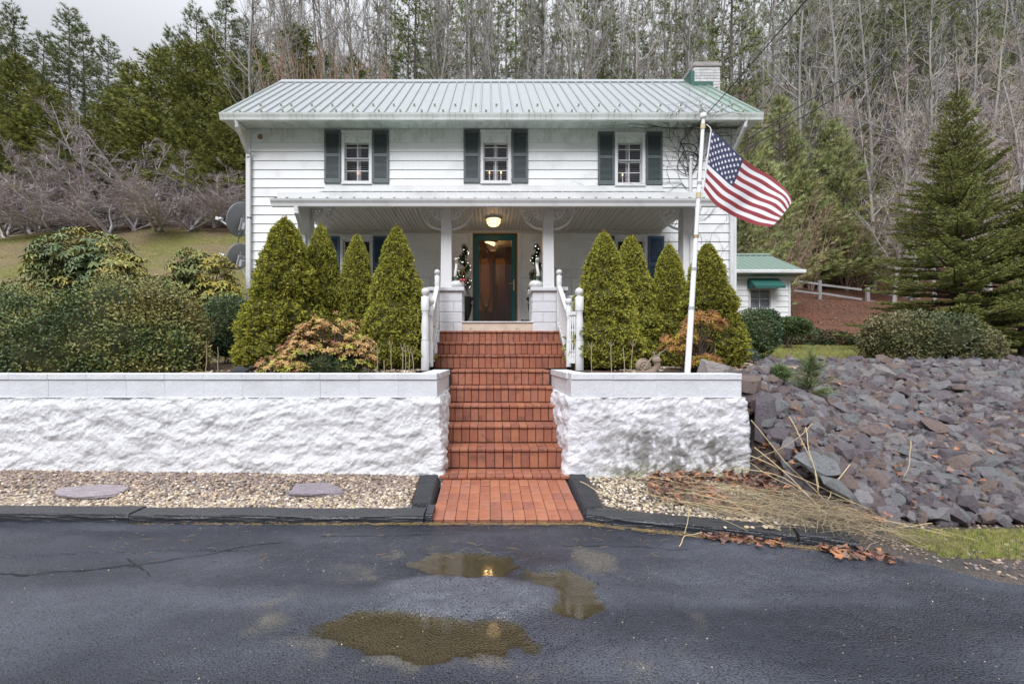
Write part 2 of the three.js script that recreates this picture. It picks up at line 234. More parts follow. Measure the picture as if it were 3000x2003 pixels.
  const crack = (pts, w) => { const p = [], idx = []; pts.forEach(([x, d], i) => { const q = w * (0.35 + 1.1 * h3(i, 5, 9)); for (const s of [-1, 1]) { const dd = d + s * q; p.push(x, hf(x, dd) + 0.0022, -dd); } if (i) { const k = i * 2; idx.push(k - 2, k, k + 1, k - 2, k + 1, k - 1); } }); const g2 = new THREE.BufferGeometry(); g2.setAttribute('position', new THREE.BufferAttribute(new Float32Array(p), 3)); g2.setIndex(idx); g2.computeVertexNormals(); return g2; };
  const line = (x0, d0, x1, d1, n, j) => Array.from({ length: n + 1 }, (_, i) => { const t = i / n; return [mix(x0, x1, t), mix(d0, d1, t) + j * (fbm(t * n * 0.22, x0 * 7, 3, 4) - 0.5) + 0.012 * (h3(i, 2, Math.round(x0 * 10)) - 0.5)]; });
  setting('asphalt_cracks', mergeGeometries([crack(line(-3.6, 2.66, -2.4, 2.83, 34, 0.12), 0.0065), crack(line(-2.4, 2.83, -1.55, 3.22, 26, 0.1), 0.005), crack(line(-2.5, 2.95, -2.15, 2.72, 12, 0.06), 0.004), crack(line(0.55, 3.15, 1.45, 3.1, 26, 0.08), 0.0035), crack(line(-1.3, 3.3, -0.2, 3.36, 24, 0.06), 0.003)]), std([0.008, 0.008, 0.009], 0.9));
  // the water standing in the hollow
  const wp = []; for (let i = 0; i < 72; i++) { const a = i / 72 * 6.2832; wp.push(new THREE.Vector2(PX + 1.15 * Math.cos(a), PD + 0.75 * Math.sin(a))); }
  const wg = new THREE.ShapeGeometry(new THREE.Shape(wp)); wg.rotateX(-Math.PI / 2); wg.translate(0, -0.0105, 0);
  const water = phys([0.97, 0.95, 0.88], 0.05, { transmission: 1, thickness: 0, ior: 1.33 });
  setting('puddle', wg, water);

  // --- beds of soil under gravel at the foot of the wall, and the muddy wash on the right
  const soil = std([0.09, 0.065, 0.045], 0.95, { map: retile(T.litter, 2, 2) });
  const bedL = (x, d) => mix(0.045, 0.14 - 0.012 * (x + 0.5), sstep(3.70, 4.5, d)) + 0.02 * (fbm(x * 3, d * 3, 4, 3) - 0.5);
  setting('gravel_bed', groundMesh(-7.5, -0.70, 120, 3.70, 4.7, 22, bedL, () => [1, 1, 1]), soil);
  const wash = (x, d) => {
    let y = mix(0.05, 0.12, sstep(3.4, 4.5, d)) + 0.02 * (fbm(x * 4, d * 4, 4, 3) - 0.5);
    if (x > 2.7) y = mix(y, Math.min(rockSlope(x, d), 1.3) - 0.05, sstep(2.7, 3.0, x)); 
    const fr = x < 2.62 ? 3.69 - 0.283 * (x - 0.83) : mix(3.18, 2.66, sstep(2.62, 3.3, x)); y -= 0.16 * (1 - sstep(fr - (x < 2.7 ? 0.1 : 0.35), fr, d)); 
    return y;
  };
  const wc = (x, d) => lerp3(lerp3([0.16, 0.13, 0.11], [0.085, 0.075, 0.068], fbm(x * 3, d * 3, 3, 3)), [0.055, 0.055, 0.058], 0.7 * sstep(0.45, 0.6, fbm(x * 1.6, d * 3.5, 7, 3)) * sstep(2.6, 3.2, x) * (1 - sstep(3.4, 3.8, d)));
  const wm = std([1, 1, 1], 0.75, { vertexColors: true, map: retile(T.litter, 2.4, 2.4), bumpMap: retile(T.litter, 2.4, 2.4), bumpScale: 0.02 });
  setting('wash', groundMesh(0.86, 10, 150, 2.2, 8, 110, wash, wc), wm);
  M.soil = soil; T.bedL = bedL; T.wash = wash; T.asphaltAt = hf;
}
// ---------- brick walk, steps, retaining walls, timbers ----------
const brickMats = [[0.36, 0.132, 0.068], [0.33, 0.118, 0.063], [0.385, 0.15, 0.078], [0.31, 0.112, 0.062], [0.35, 0.14, 0.082], [0.285, 0.105, 0.064]].map((k) => std(k, 0.5, { map: retile(T.brick, 2.2, 2.2), bumpMap: retile(T.rough, 5, 5), bumpScale: 0.003 }));
const mortar = std([0.065, 0.05, 0.042], 0.9, { map: retile(T.speck, 2, 2) });
const geoCache = {};
function brickGeo(w, h, d) { const k = [w, h, d].map((x) => x.toFixed(3)).join(); const v = geoCache[k] ??= [0, 1, 2, 3].map(() => cbx(w, h, d, 0.005)); return pick(v); }
function brick(name, w, h, d, x, y, z, parent) { const m = part(name, brickGeo(w, h, d), pick(brickMats), parent, [x, y + rr(-0.0015, 0.0015), z + rr(-0.002, 0.002)]); m.rotation.set(rr(-0.006, 0.006), rr(-0.008, 0.008), rr(-0.006, 0.006)); return m; }
{
  R = mulberry(21);
  const st = thing('brick_steps', 'flight of red brick steps climbing between the white walls to the porch', 'steps');
  // tread tops and riser depths from the bottom up
  const tops = [0.148, 0.372, 0.58, 0.787, 0.996, 1.205, 1.42, 1.63, 1.835], ds = [4.48, 4.76, 5.06, 5.36, 5.66, 5.96, 6.62, 6.98, 7.34], end = 7.66;
  const lo = [-0.515, 0.86], up = [-0.835, 1.235], pitch = 0.0985;
  for (let i = 0; i < 9; i++) {
    const [x0, x1] = i > 5 ? up : lo, y1 = tops[i], yb = i ? tops[i - 1] : 0.10, d = ds[i], dn = i < 8 ? ds[i + 1] : end, n = Math.round((x1 - x0) / pitch), w = (x1 - x0) / n;
    const s = part('step', bx(x0 + 0.004, x1 - 0.004, i > 5 ? 0.9 : 0.02, y1 - 0.012, -d - 0.022, -end), mortar, st);
    if (i === 0) { s.geometry = bx(x0 + 0.03, x1 - 0.03, 0, y1 - 0.012, -d - 0.02, -end); }
    const nose = 0.034;
    for (let k = 0; k < n; k++) {
      const x = x0 + (k + 0.5) * w + rr(-0.0015, 0.0015);
      if (i) brick('riser_brick', w - rr(0.005, 0.009), y1 - nose - yb - 0.012, 0.03, x, (y1 - nose + yb) / 2, -d - 0.019, s);
      const depth = dn - d, rows = i === 5 ? 3 : i === 0 ? 2 : 1;
      for (let r = 0; r < rows; r++) { const a = r / rows * depth, L = depth / rows; brick('tread_brick', w - 0.006, nose, L - 0.006 + (r ? 0 : 0.016), x, y1 - nose / 2, -(d + a + L / 2) + (r ? 0 : 0.011), s); }
    }
  }
  rebase(st, 0.17, 0, -4.48);

  const walk = thing('brick_walk', 'sloping red brick walk laid from the drive to the lowest step', 'walk');
  walk.userData.kind = 'structure'; 
  const x0 = -0.475, n = 13, w = 1.285 / n, z0 = 3.6, z1 = 4.5, rows = 5, ang = Math.atan2(0.085, 0.9);
  const core = part('walk_base', hexa([[x0, -0.05, -z0 - 0.01], [x0 + 1.285, -0.05, -z0 - 0.01], [x0 + 1.285, -0.05, -z1], [x0, -0.05, -z1], [x0, 0.012, -z0 - 0.01], [x0 + 1.285, 0.012, -z0 - 0.01], [x0 + 1.285, 0.096, -z1], [x0, 0.096, -z1]]), mortar, walk);
  for (let r = 0; r < rows; r++) for (let k = 0; k < n; k++) {
    const L = 0.9 / rows, sh = (h3(k, 3, 5) - 0.5) * 0.03, dd = z0 + (r + 0.5) * L + (r && r < rows - 1 ? sh : 0);
    const b = brick('paving_brick', w - 0.005, 0.05, L - 0.005 + (r === 0 || r === rows - 1 ? 0.0 : 0), x0 + (k + 0.5) * w, 0.0 + (dd - z0) / 0.9 * 0.085, -dd, walk); b.rotation.x += ang;
  }
  rebase(walk, 0.17, 0, -4.05);
}
// --- retaining walls: a rough plastered face on a path, then a course of painted block and a thin cap
function roughWall(path, y0f, y1, seed, lean) {                    // path of [x, d] with the face on the right hand side
  const len = [0]; for (let i = 1; i < path.length; i++) len.push(len[i - 1] + Math.hypot(path[i][0] - path[i - 1][0], path[i][1] - path[i - 1][1]));
  const L = len[len.length - 1], nx = Math.round(L / 0.0145), ny = 66, p = [], uv = [], idx = [];
  const at = (s) => { let i = 1; while (i < path.length - 1 && s > len[i]) i++; const t = (s - len[i - 1]) / (len[i] - len[i - 1]); return [mix(path[i - 1][0], path[i][0], t), mix(path[i - 1][1], path[i][1], t)]; };
  for (let j = 0; j <= ny + 3; j++) for (let i = 0; i <= nx; i++) {
    const s = i / nx * L, c = at(s), a = at(Math.max(0, s - 0.07)), b = at(Math.min(L, s + 0.07)); const tl = Math.hypot(b[0] - a[0], b[1] - a[1]) || 1, nX = (b[1] - a[1]) / tl, nD = -(b[0] - a[0]) / tl;
    const v = Math.min(1, j / ny), base = y0f(c[0]), y = mix(base, y1, v), q = s + seed;
    const wq = q + 0.25 * (fbm(q * 3, y * 3, 2, 3) - 0.5), wy = y + 0.2 * (fbm(q * 3, y * 3, 5, 3) - 0.5), w1 = worley(wq * 3.6, wy * 6.5), w2 = worley(wq * 9 + 4, wy * 13);
    const rg = Math.abs(fbm(q * 3.2 + 1.5 * y, y * 5, seed + 3, 4) - 0.5), rg2 = Math.abs(fbm(q * 9 - 2 * y, y * 13, seed + 9, 4) - 0.5); let o = 0.04 * (0.62 - Math.min(0.62, w1[0])) * (0.2 + 1.6 * fbm(q * 1.6, y * 1.8, 9, 2)) + 0.012 * (0.6 - Math.min(0.6, w2[0])) + 0.10 * Math.min(rg, 0.14) + 0.035 * Math.min(rg2, 0.16) + 0.042 * (fbm(q * 6, y * 8, seed, 5) - 0.5) + 0.022 * (fbm(q * 38, y * 44, 6, 2) - 0.5) + lean * (1 - v) - 0.012;
    o += 0.022 * (1 - sstep(0.9, 1.0, v));
    if (j > ny) o = [0.012, -0.02, -0.12][j - ny - 1];
    p.push(c[0] + nX * o, j > ny ? y1 + 0.004 : y, -(c[1] + nD * o)); uv.push(s, y);
  }
  for (let j = 0; j < ny + 3; j++) for (let i = 0; i < nx; i++) { const a = j * (nx + 1) + i; idx.push(a, a + 1, a + nx + 2, a, a + nx + 2, a + nx + 1); }
  const g = new THREE.BufferGeometry(); g.setAttribute('position', new THREE.BufferAttribute(new Float32Array(p), 3)); g.setAttribute('uv', new THREE.BufferAttribute(new Float32Array(uv), 2)); g.setIndex(idx); g.computeVertexNormals(); return g;
}
{
  R = mulberry(22);
  const Y1 = 0.955, B1 = 1.145, C1 = 1.212;
  const plaster = std([0.78, 0.78, 0.795], 0.8, { map: retile(T.grime, 0.35, 0.35), bumpMap: retile(T.rough, 2.6, 2.6), bumpScale: 0.02 });
  const stainT = tex(1024, 512, (u, v) => {                       // mildew and algae on the far end of the right wall, in metres along the face
    const s = u * 5.2, y = v * 1.0, n = fbm(s * 5, y * 5, 3, 5), f = fbm(s * 24, y * 24, 8, 3), run = fbm(s * 16, y * 1.5, 5, 3);
    const zone = sstep(1.6, 2.2, s) * (1 - sstep(3.0, 3.4, s)) * sstep(0.05, 0.2, y) * (1 - sstep(0.5, 0.72, y)), dark = clamp(zone * sstep(0.38, 0.64, 0.36 * n + 0.24 * run + 0.48 * f) * 0.85), alg = (1 - sstep(0.1, 0.32, y + 0.25 * (n - 0.5))) * sstep(1.7, 2.1, s) * sstep(0.35, 0.55, f * 0.6 + n * 0.5), light = 0.32 * sstep(0.46, 0.66, n * 0.5 + f * 0.5) * sstep(1.2, 2, s);
    let k = [0.95, 0.945, 0.95]; k = lerp3(k, [0.62, 0.60, 0.55], light); k = lerp3(k, [0.72, 0.72, 0.42], 0.55 * alg); return lerp3(k, [0.36, 0.35, 0.325], 0.66 * dark);
  }, [1 / 5.2, 1], true);
  const plasterR = std([0.84, 0.84, 0.85], 0.8, { map: stainT, bumpMap: retile(T.rough, 2.6, 2.6), bumpScale: 0.02 });
  function wall(label, path, y0f, blockRuns, mat, seed, base) {
    const g = thing('retaining_wall', label, 'wall');
    part('plaster_face', roughWall(path, y0f, Y1, seed, 0.035), mat, g);
    for (const [ax, ad, bx_, bd, back] of blockRuns) {             // block course along a line; back = which way the thickness goes
      const L = Math.hypot(bx_ - ax, bd - ad), n = Math.max(1, Math.round(L / 0.42)), w = L / n, along = Math.abs(bx_ - ax) > 0.01;
      for (let k = 0; k < n; k++) {
        const t = (k + 0.5) / n, cx = mix(ax, bx_, t), cd = mix(ad, bd, t), th = 0.2, sg = along ? 1 : back;
        const blk = part('block', cbx(along ? w - 0.0006 : th, B1 - Y1 - 0.001, along ? th : w - 0.0006, 0.002), M.block, g, [cx + (along ? 0 : sg * th / 2), (Y1 + B1) / 2 + rr(-0.001, 0.001), -(cd + (along ? th / 2 : 0)) + rr(-0.002, 0.002)]);
        blk.rotation.y = rr(-0.003, 0.003);
        part('cap_slab', cbx((along ? w : th + 0.02) - 0.001, C1 - B1, (along ? th + 0.02 : w) - 0.0005, 0.005), M.block, g, [cx + (along ? 0 : sg * (th / 2 - 0.004)), (B1 + C1) / 2 + 0.002 + rr(-0.001, 0.001), -(cd + (along ? th / 2 - 0.004 : 0)) + rr(-0.002, 0.002)]);
      }
    }
    part('wall_core', base, M.soil, g); return g;
  }
  const yL = (x) => 0.02, yR = (x) => 0.0;
  const wl = wall('long white plastered retaining wall under the clipped hedge, left of the brick steps', [[-7.6, WALL], [-0.53, WALL], [-0.53, 6.0]], yL, [[-7.6, WALL, -0.545, WALL, 1], [-0.545, WALL + 0.2, -0.545, 5.95, -1]], plaster, 3, bx(-7.6, -0.75, 0, 0.94, -4.76, -4.7));
  rebase(wl, -4, 0, -4.6);
  const wr = wall('short white retaining wall with dark mildew stains, between brick steps and stone bank', [[0.87, 6.0], [0.87, WALL], [2.74, WALL], [2.74, 5.6]], yR, [[0.885, WALL, 2.705, WALL, 1], [0.885, WALL + 0.2, 0.885, 5.95, 1]], plasterR, 40, bx(1.1, 2.68, 0, 0.94, -4.76, -4.7));
  rebase(wr, 1.8, 0, -4.6);
}
// --- old black timbers along the drive
T.tie = tex(512, 256, (u, v) => { const a = vn(u * 6, v * 90, 3, 6), b = fbm(u * 10, v * 40, 5, 4, 10), c = sstep(0.80, 0.9, vn(u * 5, v * 26, 9, 5)); return clamp(0.35 * a + 0.5 * b + 0.2 * vn(u * 200, v * 200, 1, 200) - 0.7 * c); });
{
  R = mulberry(23);
  const tie = std([0.026, 0.028, 0.033], 0.36, { map: retile(T.speck, 2, 2), bumpMap: retile(T.tie, 0.8, 1.2), bumpScale: 0.02 });
  function timber(label, a, b, w, y0, y1) {                        // from a to b ([x, d] of the front edge)
    const L = Math.hypot(b[0] - a[0], b[1] - a[1]), n = Math.max(6, Math.round(L / 0.05)), p = [], uv = [], idx = [], ring = [[0, 0], [0.0, 0.8], [0.012, 0.96], [0.03, 1], [0.3, 1], [0.6, 1], [0.9, 1], [0.97, 0.96], [1, 0.8], [1, 0]], sd = R() * 50;
    for (let i = -1; i <= n + 1; i++) ring.forEach(([q, h], j) => { const end = i < 0 || i > n, s = clamp(i, 0, n) / n * L, t = s / L, o = 0.012 * (fbm(s * 5 + sd, j * 0.9, 3, 3) - 0.5) + 0.006 * (fbm(s * 22 + sd, j * 2.1, 5, 2) - 0.5), tx = (b[0] - a[0]) / L, td = (b[1] - a[1]) / L, ww = end ? mix(0.5, q, 0.0) * w : q * w, hh = end ? mix(y0, y1, 0.5) : mix(y0, y1, h) + (h > 0.7 ? o - 0.012 * vn(s * 1.7 + sd, 3) : 0); p.push(mix(a[0], b[0], t) - td * (ww + (end ? 0 : o)), hh, -(mix(a[1], b[1], t) + tx * (ww + (end ? 0 : o * 0.8)))); uv.push(s, q * w + hh); });
    const m = ring.length; for (let i = 0; i < n + 2; i++) for (let j = 0; j < m - 1; j++) { const k = i * m + j; idx.push(k, k + m, k + m + 1, k, k + m + 1, k + 1); }
    const g = new THREE.BufferGeometry(); g.setAttribute('position', new THREE.BufferAttribute(new Float32Array(p), 3)); g.setAttribute('uv', new THREE.BufferAttribute(new Float32Array(uv), 2)); g.setIndex(idx); const h = g.toNonIndexed(); h.computeVertexNormals();
    return single('landscape_timber', h, tie, label, 'timber', 'black timbers edging the drive');
  }
  timber('black timber at the far left end of the gravel bed', [-7.4, 3.60], [px(374, 3.58), 3.585], 0.20, -0.06, 0.085);
  timber('long cracked black timber edging the gravel left of the brick walk', [px(378, 3.57), 3.565], [px(1240, 3.57), 3.56], 0.20, -0.06, 0.078);
  timber('small end block of black timber at the left front corner of the walk', [px(1246, 3.56), 3.57], [px(1266, 3.56), 3.57], 0.22, -0.06, 0.09);
  timber('long black timber with pebbles on top, right of the brick walk', [0.832, 3.60], [2.30, 3.185], 0.20, -0.08, 0.07);
  timber('short black timber at the far right, ending in the mud', [2.325, 3.18], [2.66, 3.055], 0.21, -0.08, 0.075);
  // tar-coated kerbs sloping along both sides of the walk
  const ramp = (label, x0a, x1a, x0b, x1b, d0, d1, y0, y1) => {
    const n = 26, m = 9, p = [], uv = [], idx = [];
    for (let j = 0; j <= n; j++) for (let i = 0; i <= m; i++) { const t = j / n, q = i / m, xa = mix(x0a, x0b, t), xb = mix(x1a, x1b, t), x = mix(xa, xb, q), d = mix(d0, d1, t), e = i === 0 || i === m || j === 0; p.push(x, e ? mix(y0, y1, t) - 0.09 : mix(y0, y1, t) + 0.016 * (fbm(x * 16, d * 16, 3, 4) - 0.5) - (i === 1 || i === m - 1 ? 0.01 : 0), -d); uv.push(x, d); }
    for (let j = 0; j < n; j++) for (let i = 0; i < m; i++) { const a = j * (m + 1) + i; idx.push(a, a + 1, a + m + 2, a, a + m + 2, a + m + 1); }
    const g = new THREE.BufferGeometry(); g.setAttribute('position', new THREE.BufferAttribute(new Float32Array(p), 3)); g.setAttribute('uv', new THREE.BufferAttribute(new Float32Array(uv), 2)); g.setIndex(idx); g.computeVertexNormals();
    single('tar_kerb', g, std([0.05, 0.053, 0.06], 0.5, { map: retile(T.tar, 1.3, 1.3), bumpMap: retile(T.tar, 1.3, 1.3), bumpScale: 0.02 }), label, 'kerb', 'tarred kerbs beside the walk');
  };
  ramp('sloping tar coated kerb along the left side of the brick walk', -0.70, -0.485, -0.74, -0.50, 3.775, 4.53, 0.085, 0.165);
  ramp('sloping tar coated kerb along the right side of the brick walk', 0.822, 1.03, 0.83, 1.05, 3.70, 4.53, 0.075, 0.165);
}
// ---------- the house ----------
const HD = 9.5, HX0 = -5.335, HX1 = 5.47, HB = 14.7;               // front wall plane, ends, back
const WIN = [[-2.92, 5.815], [0.171, 5.825], [3.154, 5.775]], LOW = [[px(1045, HD), 0], [px(1848, HD), 0]];
const house = thing('farmhouse', 'white two storey farmhouse with metal roof and full width front porch', 'house');
{
  R = mulberry(31);
  const openings = [];
  for (const [x, y] of WIN) openings.push([x - 0.31, x + 0.31, y - 0.56, y + 0.56]);
  for (const [x] of LOW) openings.push([x - 0.33, x + 0.33, 2.75, 4.05]);
  openings.push([px(1383, HD), px(1518, HD), 1.9, 4.12]);
  const wall = part('front_wall', merge([bx(HX0, HX1, 1.2, 2.02, -HD - 0.12, -HD - 0.02)]), M.white, house);
  const board = (name, x0, x1, y0, y1, b, t) => part(name, hexa([[x0, y0, -HD + b], [x1, y0, -HD + b], [x1, y0, -HD - 0.11], [x0, y0, -HD - 0.11], [x0, y1, -HD + t], [x1, y1, -HD + t], [x1, y1, -HD - 0.11], [x0, y1, -HD - 0.11]]), M.white, wall);
  function rowOf(name, x0, x1, y0, y1, b, t) {
    const cut = openings.filter((o) => o[2] < y1 - 0.001 && o[3] > y0 + 0.001 && o[0] < x1 && o[1] > x0).sort((a, c) => a[0] - c[0]); let x = x0;
    for (const o of cut) {
      if (o[0] > x + 0.003) board(name, x, o[0], y0, y1, b, t);
      const at = (y) => mix(b, t, (y - y0) / (y1 - y0)), l = Math.max(x, o[0]), r = Math.min(x1, o[1]);
      if (r > l) { if (o[3] < y1 - 0.004) board(name, l, r, o[3], y1, at(o[3]), t); if (o[2] > y0 + 0.004) board(name, l, r, y0, o[2], b, at(o[2])); }
      x = Math.max(x, o[1]);
    }
    if (x1 > x + 0.003) board(name, x, x1, y0, y1, b, t);
  }
  for (let i = 0; i < 15; i++) { const y = 3.15 + i * 0.2; const j = rr(-2, 2); if (i > 6) { rowOf('siding_board', HX0, j, y, y + 0.2, 0.020, 0.002); rowOf('siding_board', j + 0.002, HX1, y, y + 0.2, 0.020, 0.002); } else rowOf('siding_board', HX0, HX1, y, y + 0.2, 0.020, 0.002); }
  for (let i = 0; i < 24; i++) { const a = mix(HX0, HX1, i / 24), b = mix(HX0, HX1, (i + 1) / 24) - 0.008; rowOf('skirt_board', a, b, 2.02, 3.145, 0.004, 0.004); }
  part('frieze_board', bx(HX0, HX1, 6.152, 6.47, -HD - 0.11, -HD + 0.012), M.dirty, wall);
  for (const x of [HX0, HX1]) part('corner_board', bx(x - 0.05, x + 0.05, 1.5, 6.45, -HD - 0.06, -HD + 0.03), M.trim, wall);
  // gable and back walls, floors: the shell that keeps the rooms dark
  const gable = (x0, x1) => { const g = prism([[-HD - 0.12, 1.2], [-HB, 1.2], [-HB, 6.46], [-(HD + HB) / 2 + 0.0, 8.78], [-HD - 0.12, 6.46]], 0, Math.abs(x1 - x0)); g.rotateY(-Math.PI / 2); g.translate(Math.max(x0, x1), 0, 0); return muv(g); };
  part('gable_wall', gable(HX0, HX0 + 0.12), M.white, house); part('gable_wall', gable(HX1 - 0.12, HX1), M.white, house);
  part('back_wall', bx(HX0, HX1, 1.2, 6.46, -HB, -HB - 0.12), M.white, house);
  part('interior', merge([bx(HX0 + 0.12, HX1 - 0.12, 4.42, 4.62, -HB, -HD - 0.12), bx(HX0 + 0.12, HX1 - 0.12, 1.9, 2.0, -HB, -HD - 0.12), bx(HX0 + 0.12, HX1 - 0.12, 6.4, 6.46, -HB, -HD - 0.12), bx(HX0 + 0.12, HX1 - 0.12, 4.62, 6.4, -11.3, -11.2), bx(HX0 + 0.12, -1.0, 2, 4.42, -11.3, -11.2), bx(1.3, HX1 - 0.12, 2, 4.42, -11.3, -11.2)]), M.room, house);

  // windows
  function windowAt(x, y0, y1, w, mat, low) {
    const o = part('window', merge([bx(x - w / 2 - 0.005, x - w / 2 + 0.055, y0, y1, -HD - 0.1, -HD + 0.035), bx(x + w / 2 - 0.055, x + w / 2 + 0.005, y0, y1, -HD - 0.1, -HD + 0.035), bx(x - w / 2 + 0.055, x + w / 2 - 0.055, y1 - 0.07, y1, -HD - 0.1, -HD + 0.034), bx(x - w / 2 + 0.055, x + w / 2 - 0.055, y0, y0 + 0.05, -HD - 0.1, -HD + 0.034), bx(x - w / 2 - 0.02, x + w / 2 + 0.02, y1, y1 + 0.035, -HD - 0.05, -HD + 0.05)]), M.trim, house);
    const gx0 = x - w / 2 + 0.055, gx1 = x + w / 2 - 0.055, gy0 = y0 + 0.05, gy1 = y1 - 0.07, mid = (gy0 + gy1) / 2;
    part('sill', bx(x - w / 2 - 0.01, x + w / 2 + 0.01, y0 - 0.028, y0 + 0.002, -HD - 0.05, -HD + 0.062), M.trim, o);
    for (const [a, b, z] of [[gy0, mid, 0.045], [mid, gy1, 0.02]]) {
      part('sash', merge([bx(gx0, gx0 + 0.03, a, b, -HD - z - 0.03, -HD - z), bx(gx1 - 0.03, gx1, a, b, -HD - z - 0.03, -HD - z), bx(gx0 + 0.03, gx1 - 0.03, a, a + 0.032, -HD - z - 0.03, -HD - z + 0.001), bx(gx0 + 0.03, gx1 - 0.03, b - 0.032, b, -HD - z - 0.03, -HD - z + 0.001)]), mat, o);
      part('muntin', merge([bx(x - 0.007, x + 0.007, a + 0.03, b - 0.03, -HD - z - 0.019, -HD - z - 0.006), bx(gx0 + 0.03, x - 0.008, (a + b) / 2 - 0.007, (a + b) / 2 + 0.007, -HD - z - 0.018, -HD - z - 0.007), bx(x + 0.008, gx1 - 0.03, (a + b) / 2 - 0.007, (a + b) / 2 + 0.007, -HD - z - 0.018, -HD - z - 0.007)]), M.trim, o);
      for (const [l, r] of [[gx0 + 0.03, x], [x, gx1 - 0.03]]) for (const [c, d] of [[a + 0.03, (a + b) / 2], [(a + b) / 2, b - 0.03]]) part('pane', new THREE.PlaneGeometry(r - l, d - c).translate((l + r) / 2, (c + d) / 2, -HD - z - 0.014), M.glass, o);
    }
    const sl = []; for (let y = gy0 + 0.02; y < gy1; y += 0.042) sl.push(bx(gx0, gx1, y, y + 0.003, -HD - 0.17, -HD - 0.14).applyMatrix4(new THREE.Matrix4().makeTranslation(0, 0, 0)));
    const bl = part('blind', merge(sl.map((g) => { const c = g.attributes.position; for (let i = 0; i < c.count; i++) if (c.getZ(i) > -HD - 0.15) c.setY(i, c.getY(i) - 0.018); return g; }).concat([bx(x - 0.05, x + 0.05, gy0, gy1, -HD - 0.138, -HD - 0.132)])), M.blind, o); bl.userData.kind = 'stuff';
    return o;
  }
  for (const [x, y] of WIN) windowAt(x, y - 0.575, y + 0.555, 0.66, M.steel);
  for (const [x] of LOW) windowAt(x, 2.76, 4.06, 0.72, M.trim, true);
  // shutters: stiles and rails round two fields of louvres
  function shutter(x0, x1, y0, y1, mat) {
    const z = -HD + 0.022, z1 = -HD + 0.052, s = 0.045, ym = mix(y0, y1, 0.52);
    const o = part('shutter', merge([bx(x0, x0 + s, y0, y1, z, z1), bx(x1 - s, x1, y0, y1, z, z1), bx(x0 + s, x1 - s, y0, y0 + 0.09, z, z1 - 0.001), bx(x0 + s, x1 - s, y1 - 0.06, y1, z, z1 - 0.001), bx(x0 + s, x1 - s, ym - 0.035, ym + 0.035, z, z1 - 0.001)]), mat, house);
    const L = []; for (const [a, b] of [[y0 + 0.09, ym - 0.035], [ym + 0.035, y1 - 0.06]]) for (let y = a; y < b - 0.012; y += 0.0255) L.push(hexa([[x0 + s, y, z1 - 0.004], [x1 - s, y, z1 - 0.004], [x1 - s, y, z + 0.006], [x0 + s, y, z + 0.006], [x0 + s, y + 0.009, z1 - 0.006], [x1 - s, y + 0.009, z1 - 0.006], [x1 - s, y + 0.024, z + 0.004], [x0 + s, y + 0.024, z + 0.004]]));
    const l = part('louvres', merge(L), mat, o); l.userData.kind = 'stuff';
  }
  for (const [x, y] of WIN) { shutter(x - 0.715, x - 0.35, y - 0.575, y + 0.60, M.shutter); shutter(x + 0.35, x + 0.715, y - 0.575, y + 0.60, M.shutter); }
  for (const [x] of LOW) { shutter(x - 0.73, x - 0.375, 2.76, 4.06, M.shutterBlue); shutter(x + 0.375, x + 0.73, 2.76, 4.06, M.shutterBlue); }

  // main roof
  const EX0 = -5.62, EX1 = 5.76, ED = 8.97, EY = 6.50, RD = 11.66, RY = 8.92, roof = part('roof', merge([hexa([[EX0, EY - 0.07, -ED - 0.03], [EX1, EY - 0.07, -ED - 0.03], [EX1, RY - 0.09, -RD], [EX0, RY - 0.09, -RD], [EX0, EY - 0.012, -ED - 0.03], [EX1, EY - 0.012, -ED - 0.03], [EX1, RY - 0.02, -RD], [EX0, RY - 0.02, -RD]]), hexa([[EX0, RY - 0.09, -RD], [EX1, RY - 0.09, -RD], [EX1, EY - 0.05, -15.2], [EX0, EY - 0.05, -15.2], [EX0, RY - 0.001, -RD], [EX1, RY - 0.001, -RD], [EX1, EY, -15.2], [EX0, EY, -15.2]])]), M.roofGreen, house);
  const slope = (x0, x1, d0, y0, d1, y1, up0, up1) => hexa([[x0, y0 + up0, -d0], [x1, y0 + up0, -d0], [x1, y1 + up0, -d1], [x0, y1 + up0, -d1], [x0, y0 + up1, -d0], [x1, y0 + up1, -d0], [x1, y1 + up1, -d1], [x0, y1 + up1, -d1]]);
  const ribSlope = (x, d0, y0, d1, y1) => hexa([[x - 0.022, y0, -d0], [x + 0.022, y0, -d0], [x + 0.022, y1, -d1], [x - 0.022, y1, -d1], [x - 0.010, y0 + 0.036, -d0], [x + 0.010, y0 + 0.036, -d0], [x + 0.010, y1 + 0.036, -d1], [x - 0.010, y1 + 0.036, -d1]]);
  const guardG = merge([bx(-0.025, 0.025, 0, 0.006, -0.05, 0.05), bx(-0.022, 0.022, 0.006, 0.045, 0.044, 0.05), bx(-0.004, 0.004, 0.006, 0.05, -0.02, 0.052)]), guardM = std([0.60, 0.62, 0.52], 0.4);
  function metalRoof(parent, x0, x1, d0, y0, d1, y1, matOf, rowsOfGuards) {
    const n = Math.round((x1 - x0) / 0.229), w = (x1 - x0) / n, a = Math.atan2(y1 - y0, d1 - d0);
    for (let i = 0; i < n; i += 4) part('roof_panel', slope(x0 + i * w, x0 + Math.min(n, i + 4) * w - 0.001, d0, y0, d1, y1, -0.012, 0.001 + (i % 8 ? 0.0015 : 0)), matOf(i / n), parent);
    for (let i = 0; i <= n; i++) part('rib', ribSlope(x0 + clamp(i * w, 0.028, n * w - 0.028), d0, y0 + 0.002, d1, y1 + 0.002), matOf(i / n), parent);
